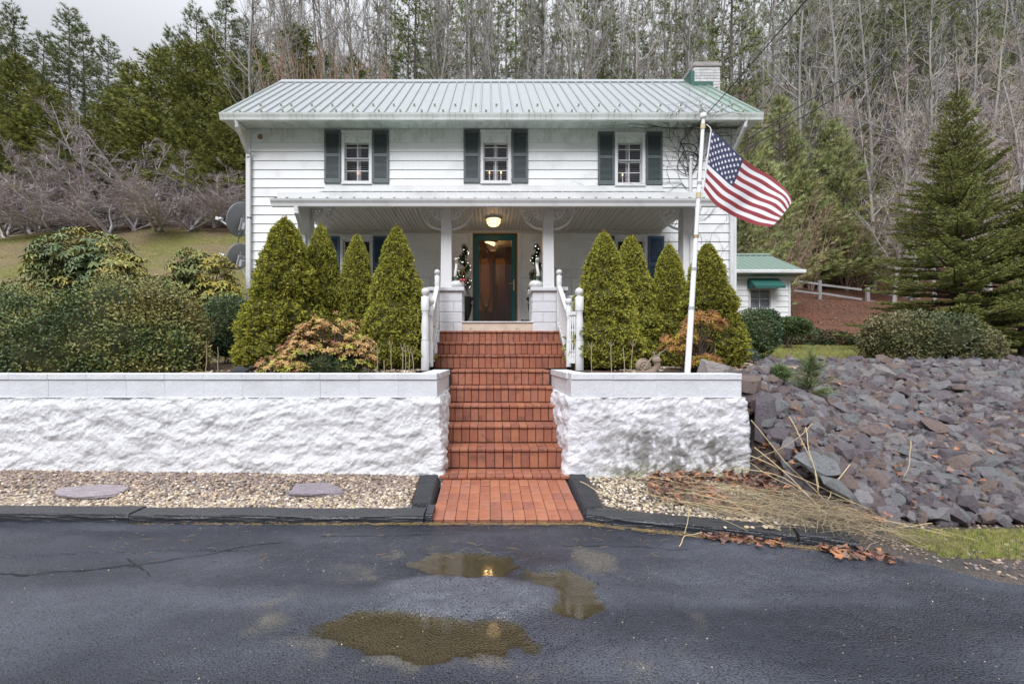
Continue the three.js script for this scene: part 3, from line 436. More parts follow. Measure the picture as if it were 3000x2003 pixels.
    for (const [f, off] of rowsOfGuards) for (let x = x0 + 0.25 + off; x < x1 - 0.1; x += 0.445) { const g = part('snow_guard', guardG, guardM, parent, [Math.round((x - x0) / w - 0.5) * w + x0 + w / 2, mix(y0, y1, f) + 0.004, -mix(d0, d1, f)]); g.rotation.x = a; }
  }
  metalRoof(roof, EX0, EX1, ED, EY, RD, RY, (t) => t > 0.93 ? M.roofGreen : M.roof, [[0.05, 0], [0.2, 0.22]]);
  part('ridge_cap', profileX([[-RD + 0.20, RY - 0.14], [-RD, RY + 0.045], [-RD - 0.20, RY - 0.14], [-RD - 0.20, RY - 0.15], [-RD, RY + 0.02], [-RD + 0.20, RY - 0.155]], EX0 - 0.02, 5.36), M.roof, roof);
  for (const x of [EX0, EX1]) part('rake_trim', slope(x - 0.025, x + 0.025, ED, EY, RD, RY, -0.13, 0.03), x < 0 ? M.roofGreen : M.roofGreen, roof);
  for (const [a, b] of [[EX0 - 0.02, EX0 + 0.25], [EX1 - 0.25, EX1 + 0.02]]) part('eave_return', bx(a, b, 6.40, 6.44, -HD - 5.4, -ED - 0.05), M.trim, roof);
  const gutter = (name, x0, x1, y0, y1, d, parent, depth = 0.11, mat = M.dirty) => part(name, profileX([[-d, y1], [-d + 0.012, y1], [-d + 0.004, y1 - 0.03], [-d - 0.02, y0 + 0.045], [-d - 0.03, y0], [-d - depth, y0], [-d - depth, y1], [-d - depth + 0.006, y1], [-d - depth + 0.006, y0 + 0.006], [-d - 0.036, y0 + 0.006], [-d - 0.012, y1 - 0.012]], x0, x1), mat, parent);
  gutter('gutter', EX0 - 0.02, EX1 + 0.02, 6.365, 6.495, 8.93, house);
  const sof = part('soffit', bx(EX0, EX1, 6.47, 6.485, -HD, -9.04), M.soffit, house), ns = 38;
  for (let i = 0; i < ns; i++) { const a = mix(EX0, EX1, i / ns), b = mix(EX0, EX1, (i + 1) / ns); part('soffit_panel', bx(a + 0.004, b - 0.004, 6.455, 6.469, -HD + 0.03, -9.05), M.soffit, sof); if (i % 2) { const v = []; for (let k = 0; k < 5; k++) v.push(bx(a + 0.05 + k * 0.045, a + 0.058 + k * 0.045, 6.450, 6.4551, -HD + 0.06, -9.09)); const s = part('vent_ribs', merge(v), M.soffit, sof); s.userData.kind = 'stuff'; } }
  // downspouts of the main eave
  const spout = (pts) => part('downspout', merge(pts.slice(1).map((p, i) => { const a = new THREE.Vector3(...pts[i]), b = new THREE.Vector3(...p), L = a.distanceTo(b), g = cbx(0.075, L + 0.05, 0.06, 0.01); g.applyQuaternion(new THREE.Quaternion().setFromUnitVectors(new THREE.Vector3(0, 1, 0), b.clone().sub(a).normalize())); return g.translate(...a.add(b).multiplyScalar(0.5).toArray()); })), M.trim, house);
  spout([[px(690, 9.0), 6.37, -9.0], [px(692, 9.0), 6.26, -9.03], [px(726, 9.42), 5.86, -9.42], [px(729, 9.42), 5.78, -9.42], [px(729, 9.42), 4.45, -9.42], [px(729, 9.42), 1.8, -9.42]]);
  spout([[px(2188, 9.0), 6.37, -9.0], [px(2186, 9.0), 6.26, -9.03], [px(2147, 9.42), 5.86, -9.42], [px(2144, 9.42), 5.78, -9.42], [px(2144, 9.42), 1.8, -9.42]]);

  // chimney
  const chm = std([0.70, 0.68, 0.68], 0.85, { map: retile(T.mildew, 0.9, 0.9), bumpMap: retile(T.rough, 4, 4), bumpScale: 0.01 });
  const ch = part('chimney', bx(5.40, 6.08, 1.4, 8.98, -11.78, -11.18), chm, house);
  for (let r = 0; r < 17; r++) for (let k = 0; k < 4; k++) { const y = 7.72 + r * 0.075; if (y > 8.95) break; const w = 0.17, x = 5.40 + (k + 0.5) * w; part('chimney_brick', cbx(w - 0.006, 0.068, 0.02, 0.005), chm, ch, [x + (r % 2 ? 0.0 : 0.0), y, -11.173]); }
  for (let r = 0; r < 17; r++) for (let k = 0; k < 3; k++) { const y = 7.72 + r * 0.075; if (y > 8.95) break; part('chimney_brick', cbx(0.02, 0.068, 0.193, 0.005), chm, ch, [5.393, y, -11.28 - k * 0.2]); }
  part('chimney_cap', merge([cbxAt(5.37, 6.11, 8.98, 9.06, -11.81, -11.15, 0.012), cbxAt(5.41, 6.07, 9.06, 9.13, -11.77, -11.19, 0.012)]), std([0.42, 0.38, 0.37], 0.9, { map: retile(T.mildew, 1.4, 1.4), bumpMap: retile(T.rough, 5, 5), bumpScale: 0.012 }), ch);
  part('flashing', merge([bx(5.30, 5.88, 8.36, 8.58, -11.17, -11.145), bx(5.30, 5.395, 8.36, 8.86, -11.75, -11.146), bx(5.24, 5.95, 8.31, 8.365, -11.16, -11.06)]), M.flash, ch);

  // ---------- porch ----------
  const GX0 = -3.66, GX1 = 3.90, PD0 = 7.24, PY0 = 4.06, PY1 = 5.02, CE = 4.19;
  const pr = part('porch_roof', merge([slope(GX0, GX1, PD0 + 0.05, PY0, HD - 0.02, PY1, -0.10, -0.015), bx(GX0 + 0.02, GX0 + 0.05, CE, CE + 0.06, -HD + 0.03, -7.4), prism([[-HD + 0.02, CE], [-7.36, CE], [-HD + 0.02, 4.9]], 0, 0.03).rotateY(-Math.PI / 2).translate(GX0 + 0.06, 0, 0), prism([[-HD + 0.02, CE], [-7.36, CE], [-HD + 0.02, 4.9]], 0, 0.03).rotateY(-Math.PI / 2).translate(GX1 - 0.03, 0, 0)].map((g) => muv(g))), M.trim, house);
  metalRoof(pr, GX0, GX1, PD0, PY0, HD - 0.03, PY1, (t) => t > 0.62 || t < 0.3 ? M.roofGreen : M.roof, [[0.06, 0.1], [0.35, 0.3]]);
  part('roof_flashing', merge([bx(GX0 + 0.02, GX1 - 0.02, PY1 + 0.0, PY1 + 0.03, -HD + 0.02, -HD + 0.12), bx(GX0 + 0.02, GX1 - 0.02, PY1 + 0.03, PY1 + 0.17, -HD + 0.021, -HD + 0.034)]), M.trim, pr);
  gutter('porch_gutter', GX0 - 0.02, GX1 + 0.02, 3.94, 4.055, 7.19, house, 0.1, M.trim);
  part('porch_beam', bx(GX0 + 0.05, GX1 - 0.05, 4.06, CE + 0.01, -7.34, -7.29), M.trim, house);
  const pc = part('porch_ceiling', bx(GX0 + 0.05, GX1 - 0.05, CE + 0.012, CE + 0.03, -HD + 0.02, -7.35), M.ceiling, house), nb = 96;
  for (let i = 0; i < nb; i++) { const a = mix(GX0 + 0.06, GX1 - 0.06, i / nb), b = mix(GX0 + 0.06, GX1 - 0.06, (i + 1) / nb); part('ceiling_board', bx(a + 0.004, b - 0.005, CE - 0.008 + (i % 2) * 0.004, CE + 0.011, -HD + 0.03, -7.345), M.ceiling, pc); }
  part('ceiling_trim', bx(GX0 + 0.05, GX1 - 0.05, CE - 0.06, CE - 0.006, -HD + 0.022, -HD + 0.05), M.ceiling, pc);
  part('porch_floor', merge([bx(-3.6, 3.86, 1.88, 2.0, -HD + 0.0, -7.66)]), std([0.52, 0.51, 0.49], 0.6, { map: retile(T.grime, 0.8, 0.8) }), house);
  part('porch_riser', bx(-0.47, 0.81, 1.845, 1.999, -7.70, -7.655), M.cream, house);
  part('porch_nosing', cbxAt(-0.47, 0.81, 1.9995, 2.022, -7.75, -7.63, 0.006), M.trim, house);
  // piers of painted block, caps and square columns
  function pier(x0, x1) {
    const p = part('pier', bx(x0 + 0.01, x1 - 0.01, 1.3, 2.56, -8.20, -7.66), M.block, house);
    for (let r = 0; r < 6; r++) { const y = 2.56 - 0.183 - r * 0.183 * 1.02; if (y < 1.2) break; const w = (x1 - x0), cut = r % 2 ? [0, 0.74, 1] : [0, 0.32, 1]; for (let k = 0; k < 2; k++) part('block', cbxAt(x0 + cut[k] * w + 0.002, x0 + cut[k + 1] * w - 0.002, y + 0.003, y + 0.183, -7.70, -7.645, 0.006), M.block, p); for (const sx of [x0, x1]) for (let k = 0; k < 1; k++) part('block', cbxAt(sx - 0.012, sx + 0.012, y + 0.003, y + 0.183, -8.2, -7.702, 0.006), M.block, p); }
    part('pier_cap', cbxAt(x0 - 0.04, x1 + 0.04, 2.562, 2.632, -8.25, -7.60, 0.012), M.block, p);
  }
  pier(-1.06, -0.465); pier(0.80, 1.39);
  const column = (x, w0, w1, d, y0) => part('porch_column', hexa([[x - w0, y0, -d + w0], [x + w0, y0, -d + w0], [x + w0, y0, -d - w0], [x - w0, y0, -d - w0], [x - w1, CE - 0.0, -d + w1], [x + w1, CE, -d + w1], [x + w1, CE, -d - w1], [x - w1, CE, -d - w1]]), M.trim, house);
  const COL = [[-3.34, 1.9], [px(1308.5, 7.82), 2.632], [px(1605, 7.82), 2.632], [3.64, 1.9]];
  COL.forEach(([x, y], i) => column(x, i % 3 ? 0.103 : 0.11, i % 3 ? 0.086 : 0.105, 7.82, y));
  // low block walls between piers and end columns, with a cap rail
  for (const [a, b] of [[-3.3, -1.08], [1.41, 3.6]]) part('porch_rail_wall', merge([bx(a, b, 1.3, 2.44, -8.02, -7.84), bx(a, b, 2.443, 2.51, -8.06, -7.80)]), M.block, house);
  // fretwork brackets: a quarter ring, a pierced quarter disc and thin spindles
  function bracket(x, s) {
    const Rr = 0.405, y = 4.10, z = -7.80, th = 0.022, arc = (r0, r1, a0 = 0, a1 = Math.PI / 2) => { const o = []; for (let i = 0; i <= 20; i++) { const a = mix(a0, a1, i / 20); o.push([s * Math.cos(a) * r1, -Math.sin(a) * r1]); } for (let i = 20; i >= 0; i--) { const a = mix(a0, a1, i / 20); o.push([s * Math.cos(a) * r0, -Math.sin(a) * r0]); } return s < 0 ? o.reverse() : o; };
    const b = part('bracket', merge([prism(arc(Rr - 0.034, Rr), 0, th), bx(Math.min(0, s * Rr), Math.max(0, s * Rr), -0.012, 0.012, 0, th + 0.001), bx(Math.min(0, s * 0.014), Math.max(0, s * 0.014), -Rr, -0.013, 0, th + 0.002)]), M.trim, house, [x, y, z]);
    const sh = new THREE.Shape(); sh.moveTo(0, 0); sh.lineTo(s * 0.225, 0); sh.absarc(0, 0, 0.225, s > 0 ? 0 : Math.PI, s > 0 ? -Math.PI / 2 : 1.5 * Math.PI, s > 0); sh.lineTo(0, 0);
    for (const [a, r, q] of [[0.35, 0.165, 0.026], [0.78, 0.17, 0.028], [1.22, 0.165, 0.026], [0.55, 0.105, 0.022], [1.02, 0.105, 0.022], [0.78, 0.055, 0.018]]) { const h = new THREE.Path(); h.absellipse(s * Math.cos(a) * r, -Math.sin(a) * r, q, q * 0.72, 0, 6.2832, true, s * -a); sh.holes.push(h); }
    part('fret_panel', muv(new THREE.ExtrudeGeometry(sh, { depth: 0.014, bevelEnabled: false, curveSegments: 10 }).translate(0, 0, 0.004)), M.trim, b);
    for (let k = 1; k < 9; k++) { const a = k / 9 * Math.PI / 2; part('spindle', rod([s * Math.cos(a) * 0.22, -Math.sin(a) * 0.22, 0.011], [s * Math.cos(a) * 0.375, -Math.sin(a) * 0.375, 0.011], 0.0055, 0.0055, 5), M.trim, b); }
  }
  bracket(COL[0][0] + 0.105, 1); bracket(COL[1][0] - 0.088, -1); bracket(COL[1][0] + 0.088, 1); bracket(COL[2][0] - 0.088, -1); bracket(COL[2][0] + 0.088, 1); bracket(COL[3][0] - 0.105, -1);
  spout([[px(868, 7.25), 3.94, -7.25], [px(868, 7.25), 3.84, -7.26], [px(888, 7.65), 3.60, -7.66], [px(890, 7.68), 3.50, -7.68], [px(890, 7.68), 1.9, -7.68]]);
  spout([[px(2050, 7.25), 3.94, -7.25], [px(2046, 7.25), 3.84, -7.26], [px(2032, 7.65), 3.58, -7.66], [px(2028, 7.68), 3.50, -7.68], [px(2026, 7.68), 1.9, -7.68]]);

  // ---------- front door and the hall behind it ----------
  const dx0 = px(1388.5, HD), dx1 = px(1512, HD), dt = 4.085, z = -HD;
  const dr = part('front_door', merge([bx(dx0 - 0.11, dx0 - 0.03, 2.0, dt + 0.06, z - 0.1, z + 0.04), bx(dx1 + 0.03, dx1 + 0.11, 2.0, dt + 0.06, z - 0.1, z + 0.04), bx(dx0 - 0.11, dx1 + 0.11, dt + 0.061, dt + 0.105, z - 0.1, z + 0.041)]), M.trim, house);
  part('jamb', merge([bx(dx0 - 0.03, dx0, 2.0, dt + 0.02, z - 0.12, z + 0.03), bx(dx1, dx1 + 0.03, 2.0, dt + 0.02, z - 0.12, z + 0.03), bx(dx0 - 0.03, dx1 + 0.03, dt + 0.021, dt + 0.06, z - 0.12, z + 0.031)]), M.amber, dr);
  const gx0 = px(1402.5, HD), gx1 = px(1499, HD);
  part('storm_door', merge([cbxAt(dx0, gx0, 2.02, dt + 0.02, z - 0.02, z + 0.015, 0.006), cbxAt(gx1, dx1, 2.02, dt + 0.02, z - 0.02, z + 0.015, 0.006), cbxAt(gx0, gx1, 3.975, dt + 0.02, z - 0.021, z + 0.014, 0.006), cbxAt(gx0, gx1, 2.02, 2.16, z - 0.021, z + 0.014, 0.006)]), M.teal, dr);
  part('glass', new THREE.PlaneGeometry(gx1 - gx0, 1.815).translate((gx0 + gx1) / 2, 3.068, z - 0.004), M.glass, dr);
  part('handle', merge([cbxAt(gx1 + 0.035, gx1 + 0.062, 2.86, 3.10, z + 0.015, z + 0.024, 0.004), rod([gx1 + 0.048, 3.02, z + 0.02], [gx1 + 0.048, 3.02, z + 0.06], 0.009), rod([gx1 + 0.05, 3.02, z + 0.058], [gx1 - 0.06, 3.0, z + 0.062], 0.009, 0.007)].map((g) => muv(g))), M.brass, dr);
  const hall = part('hall', merge([bx(-1.0, -0.95, 2, 4.42, -13.2, z - 0.12), bx(1.25, 1.3, 2, 4.42, -13.2, z - 0.12), bx(-1.0, 1.3, 2, 4.42, -13.25, -13.2)]), std([0.30, 0.16, 0.07], 0.6), house);
  part('stair', merge(Array.from({ length: 11 }, (_, i) => bx(0.25, 1.25, 2, 2.2 + i * 0.19, -11.0 - i * 0.19 - 0.18, -11.0 - i * 0.19))), M.wood, hall);
  const leaf = part('inner_door', merge([cbxAt(0, 0.12, 0, 2.05, -0.02, 0.02, 0.005), cbxAt(0.76, 0.88, 0, 2.05, -0.02, 0.02, 0.005), cbxAt(0.12, 0.76, 0, 0.45, -0.019, 0.019, 0.005), cbxAt(0.12, 0.76, 1.9, 2.05, -0.019, 0.019, 0.005)]), M.amber, hall, [dx0 + 0.02, 2.01, z - 0.13]); leaf.rotation.y = 1.02;
  part('oval_ring', new THREE.TorusGeometry(0.3, 0.03, 6, 28).scale(0.9, 2.2, 1).translate(0.44, 1.17, 0), M.amber, leaf);
  const newel = part('newel_post', lathe([[0, 0], [0.06, 0], [0.06, 0.35], [0.04, 0.42], [0.035, 1.0], [0.055, 1.08], [0.055, 1.2], [0.03, 1.26], [0, 1.3]], 10, [0.2, 2.0, -10.95]), M.amber, hall);
  part('hall_panelling', merge([cbxAt(0.42, 1.24, 2, 4.1, -10.6, -10.56, 0.01), ...[0, 1, 2].map((i) => cbxAt(0.5, 1.16, 2.12 + i * 0.66, 2.68 + i * 0.66, -10.56, -10.545, 0.006))]), M.wood, hall);
  rebase(house, 0, 1.5, -HD);
}
// ---------- low annex behind on the right ----------
{
  R = mulberry(35);
  const D = 15.5, X0 = 4.2, X1 = px(2313, D), B = 1.78, E = py(800, D);
  const an = thing('annex', 'low white annex with green metal roof behind the right corner of the farmhouse', 'building');
  const w0 = px(2196, D), w1 = px(2258, D), wy1 = py(846, D), wy0 = py(905, D);
  const wall = part('wall', merge([bx(X0, X1 - 0.02, 1.4, B + 0.65, -D - 4, -D - 0.03), bx(X1 - 0.1, X1 - 0.02, B + 0.65, E, -D - 3.9, -D - 0.1), bx(X0, X1 - 0.03, wy1, wy1 + 0.01, -D - 0.5, -D - 0.1), bx(X0, X1 - 0.03, wy0 - 0.01, wy0, -D - 0.5, -D - 0.1), bx(X0, X1 - 0.03, wy0, wy1, -D - 0.55, -D - 0.5)]), M.white, an);
  const plank = (n, a, b, y0, y1, f0, f1) => part(n, hexa([[a, y0, -D + f0], [b, y0, -D + f0], [b, y0, -D - 0.1], [a, y0, -D - 0.1], [a, y1, -D + f1], [b, y1, -D + f1], [b, y1, -D - 0.1], [a, y1, -D - 0.1]]), M.white, wall);
  for (let i = 0; B + 0.62 + i * 0.2 < E; i++) {
    const y0 = B + 0.62 + i * 0.2, y1 = y0 + 0.2;
    if (y0 < wy1 && y1 > wy0) { plank('siding_board', X0, w0, y0, y1, 0.02, 0); plank('siding_board', w1, X1, y0, y1, 0.02, 0); if (y1 > wy1 + 0.01) plank('siding_board', w0, w1, wy1, y1, 0.01, 0); if (y0 < wy0 - 0.01) plank('siding_board', w0, w1, y0, wy0, 0.02, 0.01); } else plank('siding_board', X0, X1, y0, y1, 0.02, 0);
  }
  for (let x = 8.6; x < X1; x += 0.3) plank('skirt_board', x, Math.min(X1, x + 0.29), 1.5, B + 0.615, 0.004, 0.004);
  part('corner_board', bx(X1 - 0.05, X1 + 0.03, 1.5, E - 0.05, -D - 0.08, -D + 0.03), M.trim, an);
  const RX1 = 11.2, ED = 15.08, RD = 17.0, RY = 5.4, rf = part('roof', merge([hexa([[X0, E - 0.02, -ED], [RX1, E - 0.02, -ED], [RX1, RY - 0.02, -RD], [X0, RY - 0.02, -RD], [X0, E + 0.03, -ED], [RX1, E + 0.03, -ED], [RX1, RY + 0.03, -RD], [X0, RY + 0.03, -RD]]), hexa([[X0, RY - 0.02, -RD], [RX1, RY - 0.02, -RD], [RX1, E, -19], [X0, E, -19], [X0, RY + 0.029, -RD], [RX1, RY + 0.029, -RD], [RX1, E + 0.03, -19], [X0, E + 0.03, -19]]), bx(X0, RX1, E - 0.12, E - 0.025, -D - 0.02, -ED - 0.05)]), M.roofGreen, an);
  for (let x = 8.3; x < RX1; x += 0.229) part('rib', hexa([[x - 0.028, E + 0.031, -ED], [x + 0.028, E + 0.031, -ED], [x + 0.028, RY + 0.031, -RD], [x - 0.028, RY + 0.031, -RD], [x - 0.012, E + 0.055, -ED], [x + 0.012, E + 0.055, -ED], [x + 0.012, RY + 0.055, -RD], [x - 0.012, RY + 0.055, -RD]]), M.roofGreen, rf);
  part('ridge_cap', hexa([[X0, RY + 0.0, -RD + 0.14], [RX1 + 0.01, RY + 0.0, -RD + 0.14], [RX1 + 0.01, RY, -RD - 0.14], [X0, RY, -RD - 0.14], [X0, RY + 0.09, -RD + 0.01], [RX1 + 0.01, RY + 0.09, -RD + 0.01], [RX1 + 0.01, RY + 0.09, -RD - 0.01], [X0, RY + 0.09, -RD - 0.01]]), M.roofGreen, rf);
  part('gutter', merge([cbxAt(X0, RX1 + 0.03, E - 0.09, E + 0.04, -ED - 0.07, -ED + 0.06, 0.02)]), M.trim, an);
  part('fascia', bx(X0, X1 + 0.12, E - 0.24, E - 0.125, -D + 0.02, -D + 0.1), M.trim, an);
  const wn = part('window', merge([bx(w0 - 0.05, w0 + 0.02, wy0 - 0.03, wy1 + 0.05, -D - 0.05, -D + 0.05), bx(w1 - 0.02, w1 + 0.12, wy0 - 0.03, wy1 + 0.05, -D - 0.05, -D + 0.05), bx(w0 + 0.02, w1 - 0.02, wy1 - 0.04, wy1 + 0.05, -D - 0.05, -D + 0.049), bx(w0 + 0.02, w1 - 0.02, wy0 - 0.03, wy0 + 0.04, -D - 0.05, -D + 0.049)]), M.trim, an);
  part('pane', new THREE.PlaneGeometry(w1 - w0, wy1 - wy0).translate((w0 + w1) / 2, (wy0 + wy1) / 2, -D - 0.03), M.glass, wn);
  part('muntin', merge([bx((w0 + w1) / 2 - 0.012, (w0 + w1) / 2 + 0.012, wy0, wy1, -D - 0.028, -D - 0.018), bx(w0, w1, (wy0 + wy1) / 2 - 0.012, (wy0 + wy1) / 2 + 0.012, -D - 0.027, -D - 0.017)]), M.trim, wn);
  part('blind', merge(Array.from({ length: 14 }, (_, i) => bx(w0, w1, wy0 + i * 0.055, wy0 + 0.034 + i * 0.055, -D - 0.12, -D - 0.11))), M.blind, wn).userData.kind = 'stuff';
  // awning: sloping cloth, end cheeks and a scalloped valance
  const a0 = px(2188, D), a1 = px(2275, D), t = py(814, D), b = py(843, D), out = 0.5, cloth = std([0.012, 0.095, 0.075], 0.7, { bumpMap: retile(T.rough, 8, 8), bumpScale: 0.003 });
  const aw = part('awning', merge([hexa([[a0, b, -D + out], [a1, b, -D + out], [a1, t - 0.01, -D + 0.05], [a0, t - 0.01, -D + 0.05], [a0, b + 0.012, -D + out], [a1, b + 0.012, -D + out], [a1, t, -D + 0.06], [a0, t, -D + 0.06]]), ...[a0, a1 - 0.01].map((x) => muv(prism([[-D + 0.05, b - 0.03], [-D + out - 0.002, b - 0.02], [-D + 0.05, t - 0.012]], 0, 0.01).rotateY(-Math.PI / 2).translate(x + 0.01, 0, 0)))]), cloth, an);
  const sc = [[a0, b + 0.005]]; for (let i = 0; i <= 40; i++) sc.push([mix(a0, a1, i / 40), b - 0.07 - 0.025 * Math.abs(Math.sin(i / 40 * Math.PI * 8))]); sc.push([a1, b + 0.005]);
  part('valance', prism(sc, -D + out, -D + out + 0.008), cloth, aw);
  rebase(an, 10, 1.5, -D);
}
// ---------- lamps ----------
{
  R = mulberry(41);
  function lamp(name, label, x, y, z, power) {                     // octagonal jar lamp with a white cage, hanging from a ceiling
    const o = thing(name, label, 'lamp', null, [x, y, z]), oct = (r, y0, y1, r1 = r) => new THREE.CylinderGeometry(r1, r, y1 - y0, 8, 1).translate(0, (y0 + y1) / 2, 0);
    part('canopy', merge([oct(0.155, -0.035, 0.0, 0.14), oct(0.165, -0.05, -0.035, 0.16)].map((g) => muv(g))), M.trim, o);
    const gl = new THREE.MeshStandardMaterial({ roughness: 0.4 }); gl.color.setRGB(0.9, 0.82, 0.65); gl.emissive.setRGB(1, 0.72, 0.36); gl.emissiveIntensity = 0.95;
    part('bulb_glass', lathe([[0.135, -0.05], [0.135, -0.10], [0.105, -0.155], [0.05, -0.18], [0, -0.185]], 16), gl, o);
    const bars = []; for (let k = 0; k < 8; k++) { const a = k / 8 * 6.2832, c = Math.cos(a), s = Math.sin(a); bars.push(pipe([[c * 0.14, -0.05, s * 0.14], [c * 0.142, -0.1, s * 0.142], [c * 0.11, -0.16, s * 0.11], [c * 0.04, -0.19, s * 0.04]], 0.005, 5, 8)); } bars.push(new THREE.TorusGeometry(0.142, 0.005, 5, 20).rotateX(Math.PI / 2).translate(0, -0.1, 0), new THREE.TorusGeometry(0.112, 0.005, 5, 20).rotateX(Math.PI / 2).translate(0, -0.158, 0));
    part('cage', merge(bars), M.trim, o);
    const l = new THREE.PointLight(0xffc680, power); l.position.set(0, -0.1, 0); l.shadow.radius = 6; l.castShadow = true; l.name = 'lamp_light'; o.add(l);
  }
  lamp('porch_lamp', 'lit porch ceiling lamp with white cage in front of the door', 0.11, 4.188, -8.57, 0.12);
  lamp('hall_lamp', 'glowing ceiling lamp inside the hall behind the glass door', 0.03, 4.418, -11.2, 1.6);
  // electric candles on the upper window sills
  const cand = (label, x, y) => { const o = thing('window_candle', label, 'candle', 'electric candles in the upper windows', [x, y, -HD - 0.122]); part('base', lathe([[0, 0], [0.03, 0], [0.028, 0.012], [0.012, 0.02], [0, 0.02]], 10), M.brass, o); part('stick', new THREE.CylinderGeometry(0.011, 0.011, 0.2, 8).translate(0, 0.12, 0), M.trim, o); const g = new THREE.MeshStandardMaterial(); g.emissive.setRGB(1, 0.55, 0.2); g.emissiveIntensity = 2.2; part('flame_bulb', lathe([[0.004, 0.22], [0.011, 0.235], [0.008, 0.255], [0, 0.28]], 8), g, o); const l = new THREE.PointLight(0xffb060, 0.012); l.position.set(0, 0.25, 0); l.name = 'candle_light'; o.add(l); };
  cand('electric candle glowing in the left upper window', WIN[0][0] - 0.02, WIN[0][1] - 0.53);
  cand('left one of two electric candles in the middle upper window', WIN[1][0] - 0.14, WIN[1][1] - 0.53);
  cand('right one of two electric candles in the middle upper window', WIN[1][0] + 0.12, WIN[1][1] - 0.53);
  cand('electric candle glowing in the right upper window', WIN[2][0] - 0.12, WIN[2][1] - 0.53);
}
// ---------- stair railings with turned posts and balls ----------
{
  R = mulberry(42);
  const turned = (h, w) => { const b = w / 2; return lathe([[0, 0], [b * 1.0, 0], [b * 1.0, h * 0.40], [b * 0.8, h * 0.41], [b * 1.05, h * 0.425], [b * 0.8, h * 0.44], [b * 0.98, h * 0.55], [b * 0.9, h * 0.68], [b * 0.72, h * 0.78], [b * 0.95, h * 0.795], [b * 0.75, h * 0.81], [b, h * 0.815], [b, h], [0, h]], 4).rotateY(Math.PI / 4).scale(1.35, 1, 1.35); };
  const spin = (h, r) => lathe([[0, 0], [r * 1.2, 0], [r * 1.2, h * 0.14], [r * 0.7, h * 0.16], [r * 1.3, h * 0.19], [r * 0.65, h * 0.23], [r, h * 0.4], [r * 0.7, h * 0.62], [r * 1.3, h * 0.66], [r * 0.65, h * 0.7], [r * 1.2, h * 0.86], [r * 1.2, h], [0, h]], 8);
  const ball = (r, x, y, z) => merge([new THREE.SphereGeometry(r, 16, 12).translate(x, y + r * 1.2, z), lathe([[0, 0], [r * 0.75, 0], [r * 0.8, r * 0.14], [r * 0.5, r * 0.22], [r * 0.55, r * 0.4], [0, r * 0.45]], 12, [x, y - r * 0.02, z])].map((g) => { g = g.index ? g.toNonIndexed() : g; return g; }));
  function railing(label, xt, xf, xo, s) {                         // xt: top post, xf: foot post of the slope, xo: outer post
    const o = thing('stair_railing', label, 'railing', 'white turned stair railings');
    const dT = 7.40, dF = 6.05, dO = 5.92, yT0 = 1.84, yF0 = 1.2;
    const post = (x, y0, d, h, w, br) => { const p = part('post', turned(h, w), M.trim, o, [x, y0, -d]); part('ball', ball(br, 0, h, 0), M.trim, p); return p; };
    post(xt, yT0 + 0.02, dT, 0.93, 0.085, 0.052); post(xf, yF0 + 0.05, dF, 0.86, 0.07, 0.05); post(xo, yF0 + 0.0, dO, 1.02, 0.105, 0.058);
    const beam = (a, b, w, h, n) => { const A = new THREE.Vector3(...a), B = new THREE.Vector3(...b), L = A.distanceTo(B), g = cbx(w, h, L, 0.008); g.applyQuaternion(new THREE.Quaternion().setFromRotationMatrix(new THREE.Matrix4().lookAt(A, B, new THREE.Vector3(0, 1, 0)))); g.translate(...A.add(B).multiplyScalar(0.5).toArray()); part(n, g, M.trim, o); };
    beam([xt, 2.60, -dT], [xf, 1.99, -dF], 0.07, 0.055, 'handrail'); beam([xt, 1.96, -dT], [xf, 1.33, -dF], 0.05, 0.07, 'bottom_rail');
    beam([xf, 2.0, -dF], [xo, 2.0, -dO], 0.06, 0.05, 'handrail'); beam([xf, 1.33, -dF], [xo, 1.33, -dO], 0.045, 0.06, 'bottom_rail');
    for (let k = 1; k < 8; k++) { const t = k / 8; part('baluster', spin(0.60, 0.017), M.trim, o, [mix(xt, xf, t), mix(1.97, 1.35, t), -mix(dT, dF, t)]); }
    for (let k = 1; k < 5; k++) { const t = k / 5; part('baluster', spin(0.63, 0.015), M.trim, o, [mix(xf, xo, t), 1.35, -mix(dF, dO, t)]); }
    rebase(o, xf, yF0, -dF);
  }
  railing('white turned railing with ball tops on the left side of the brick steps', px(1281, 7.4), px(1262, 6.05) - 0.0, px(1246, 5.92), -1);
  railing('white turned railing with ball tops on the right side of the brick steps', px(1638, 7.4), px(1666, 6.05), px(1697, 5.92), 1);
}
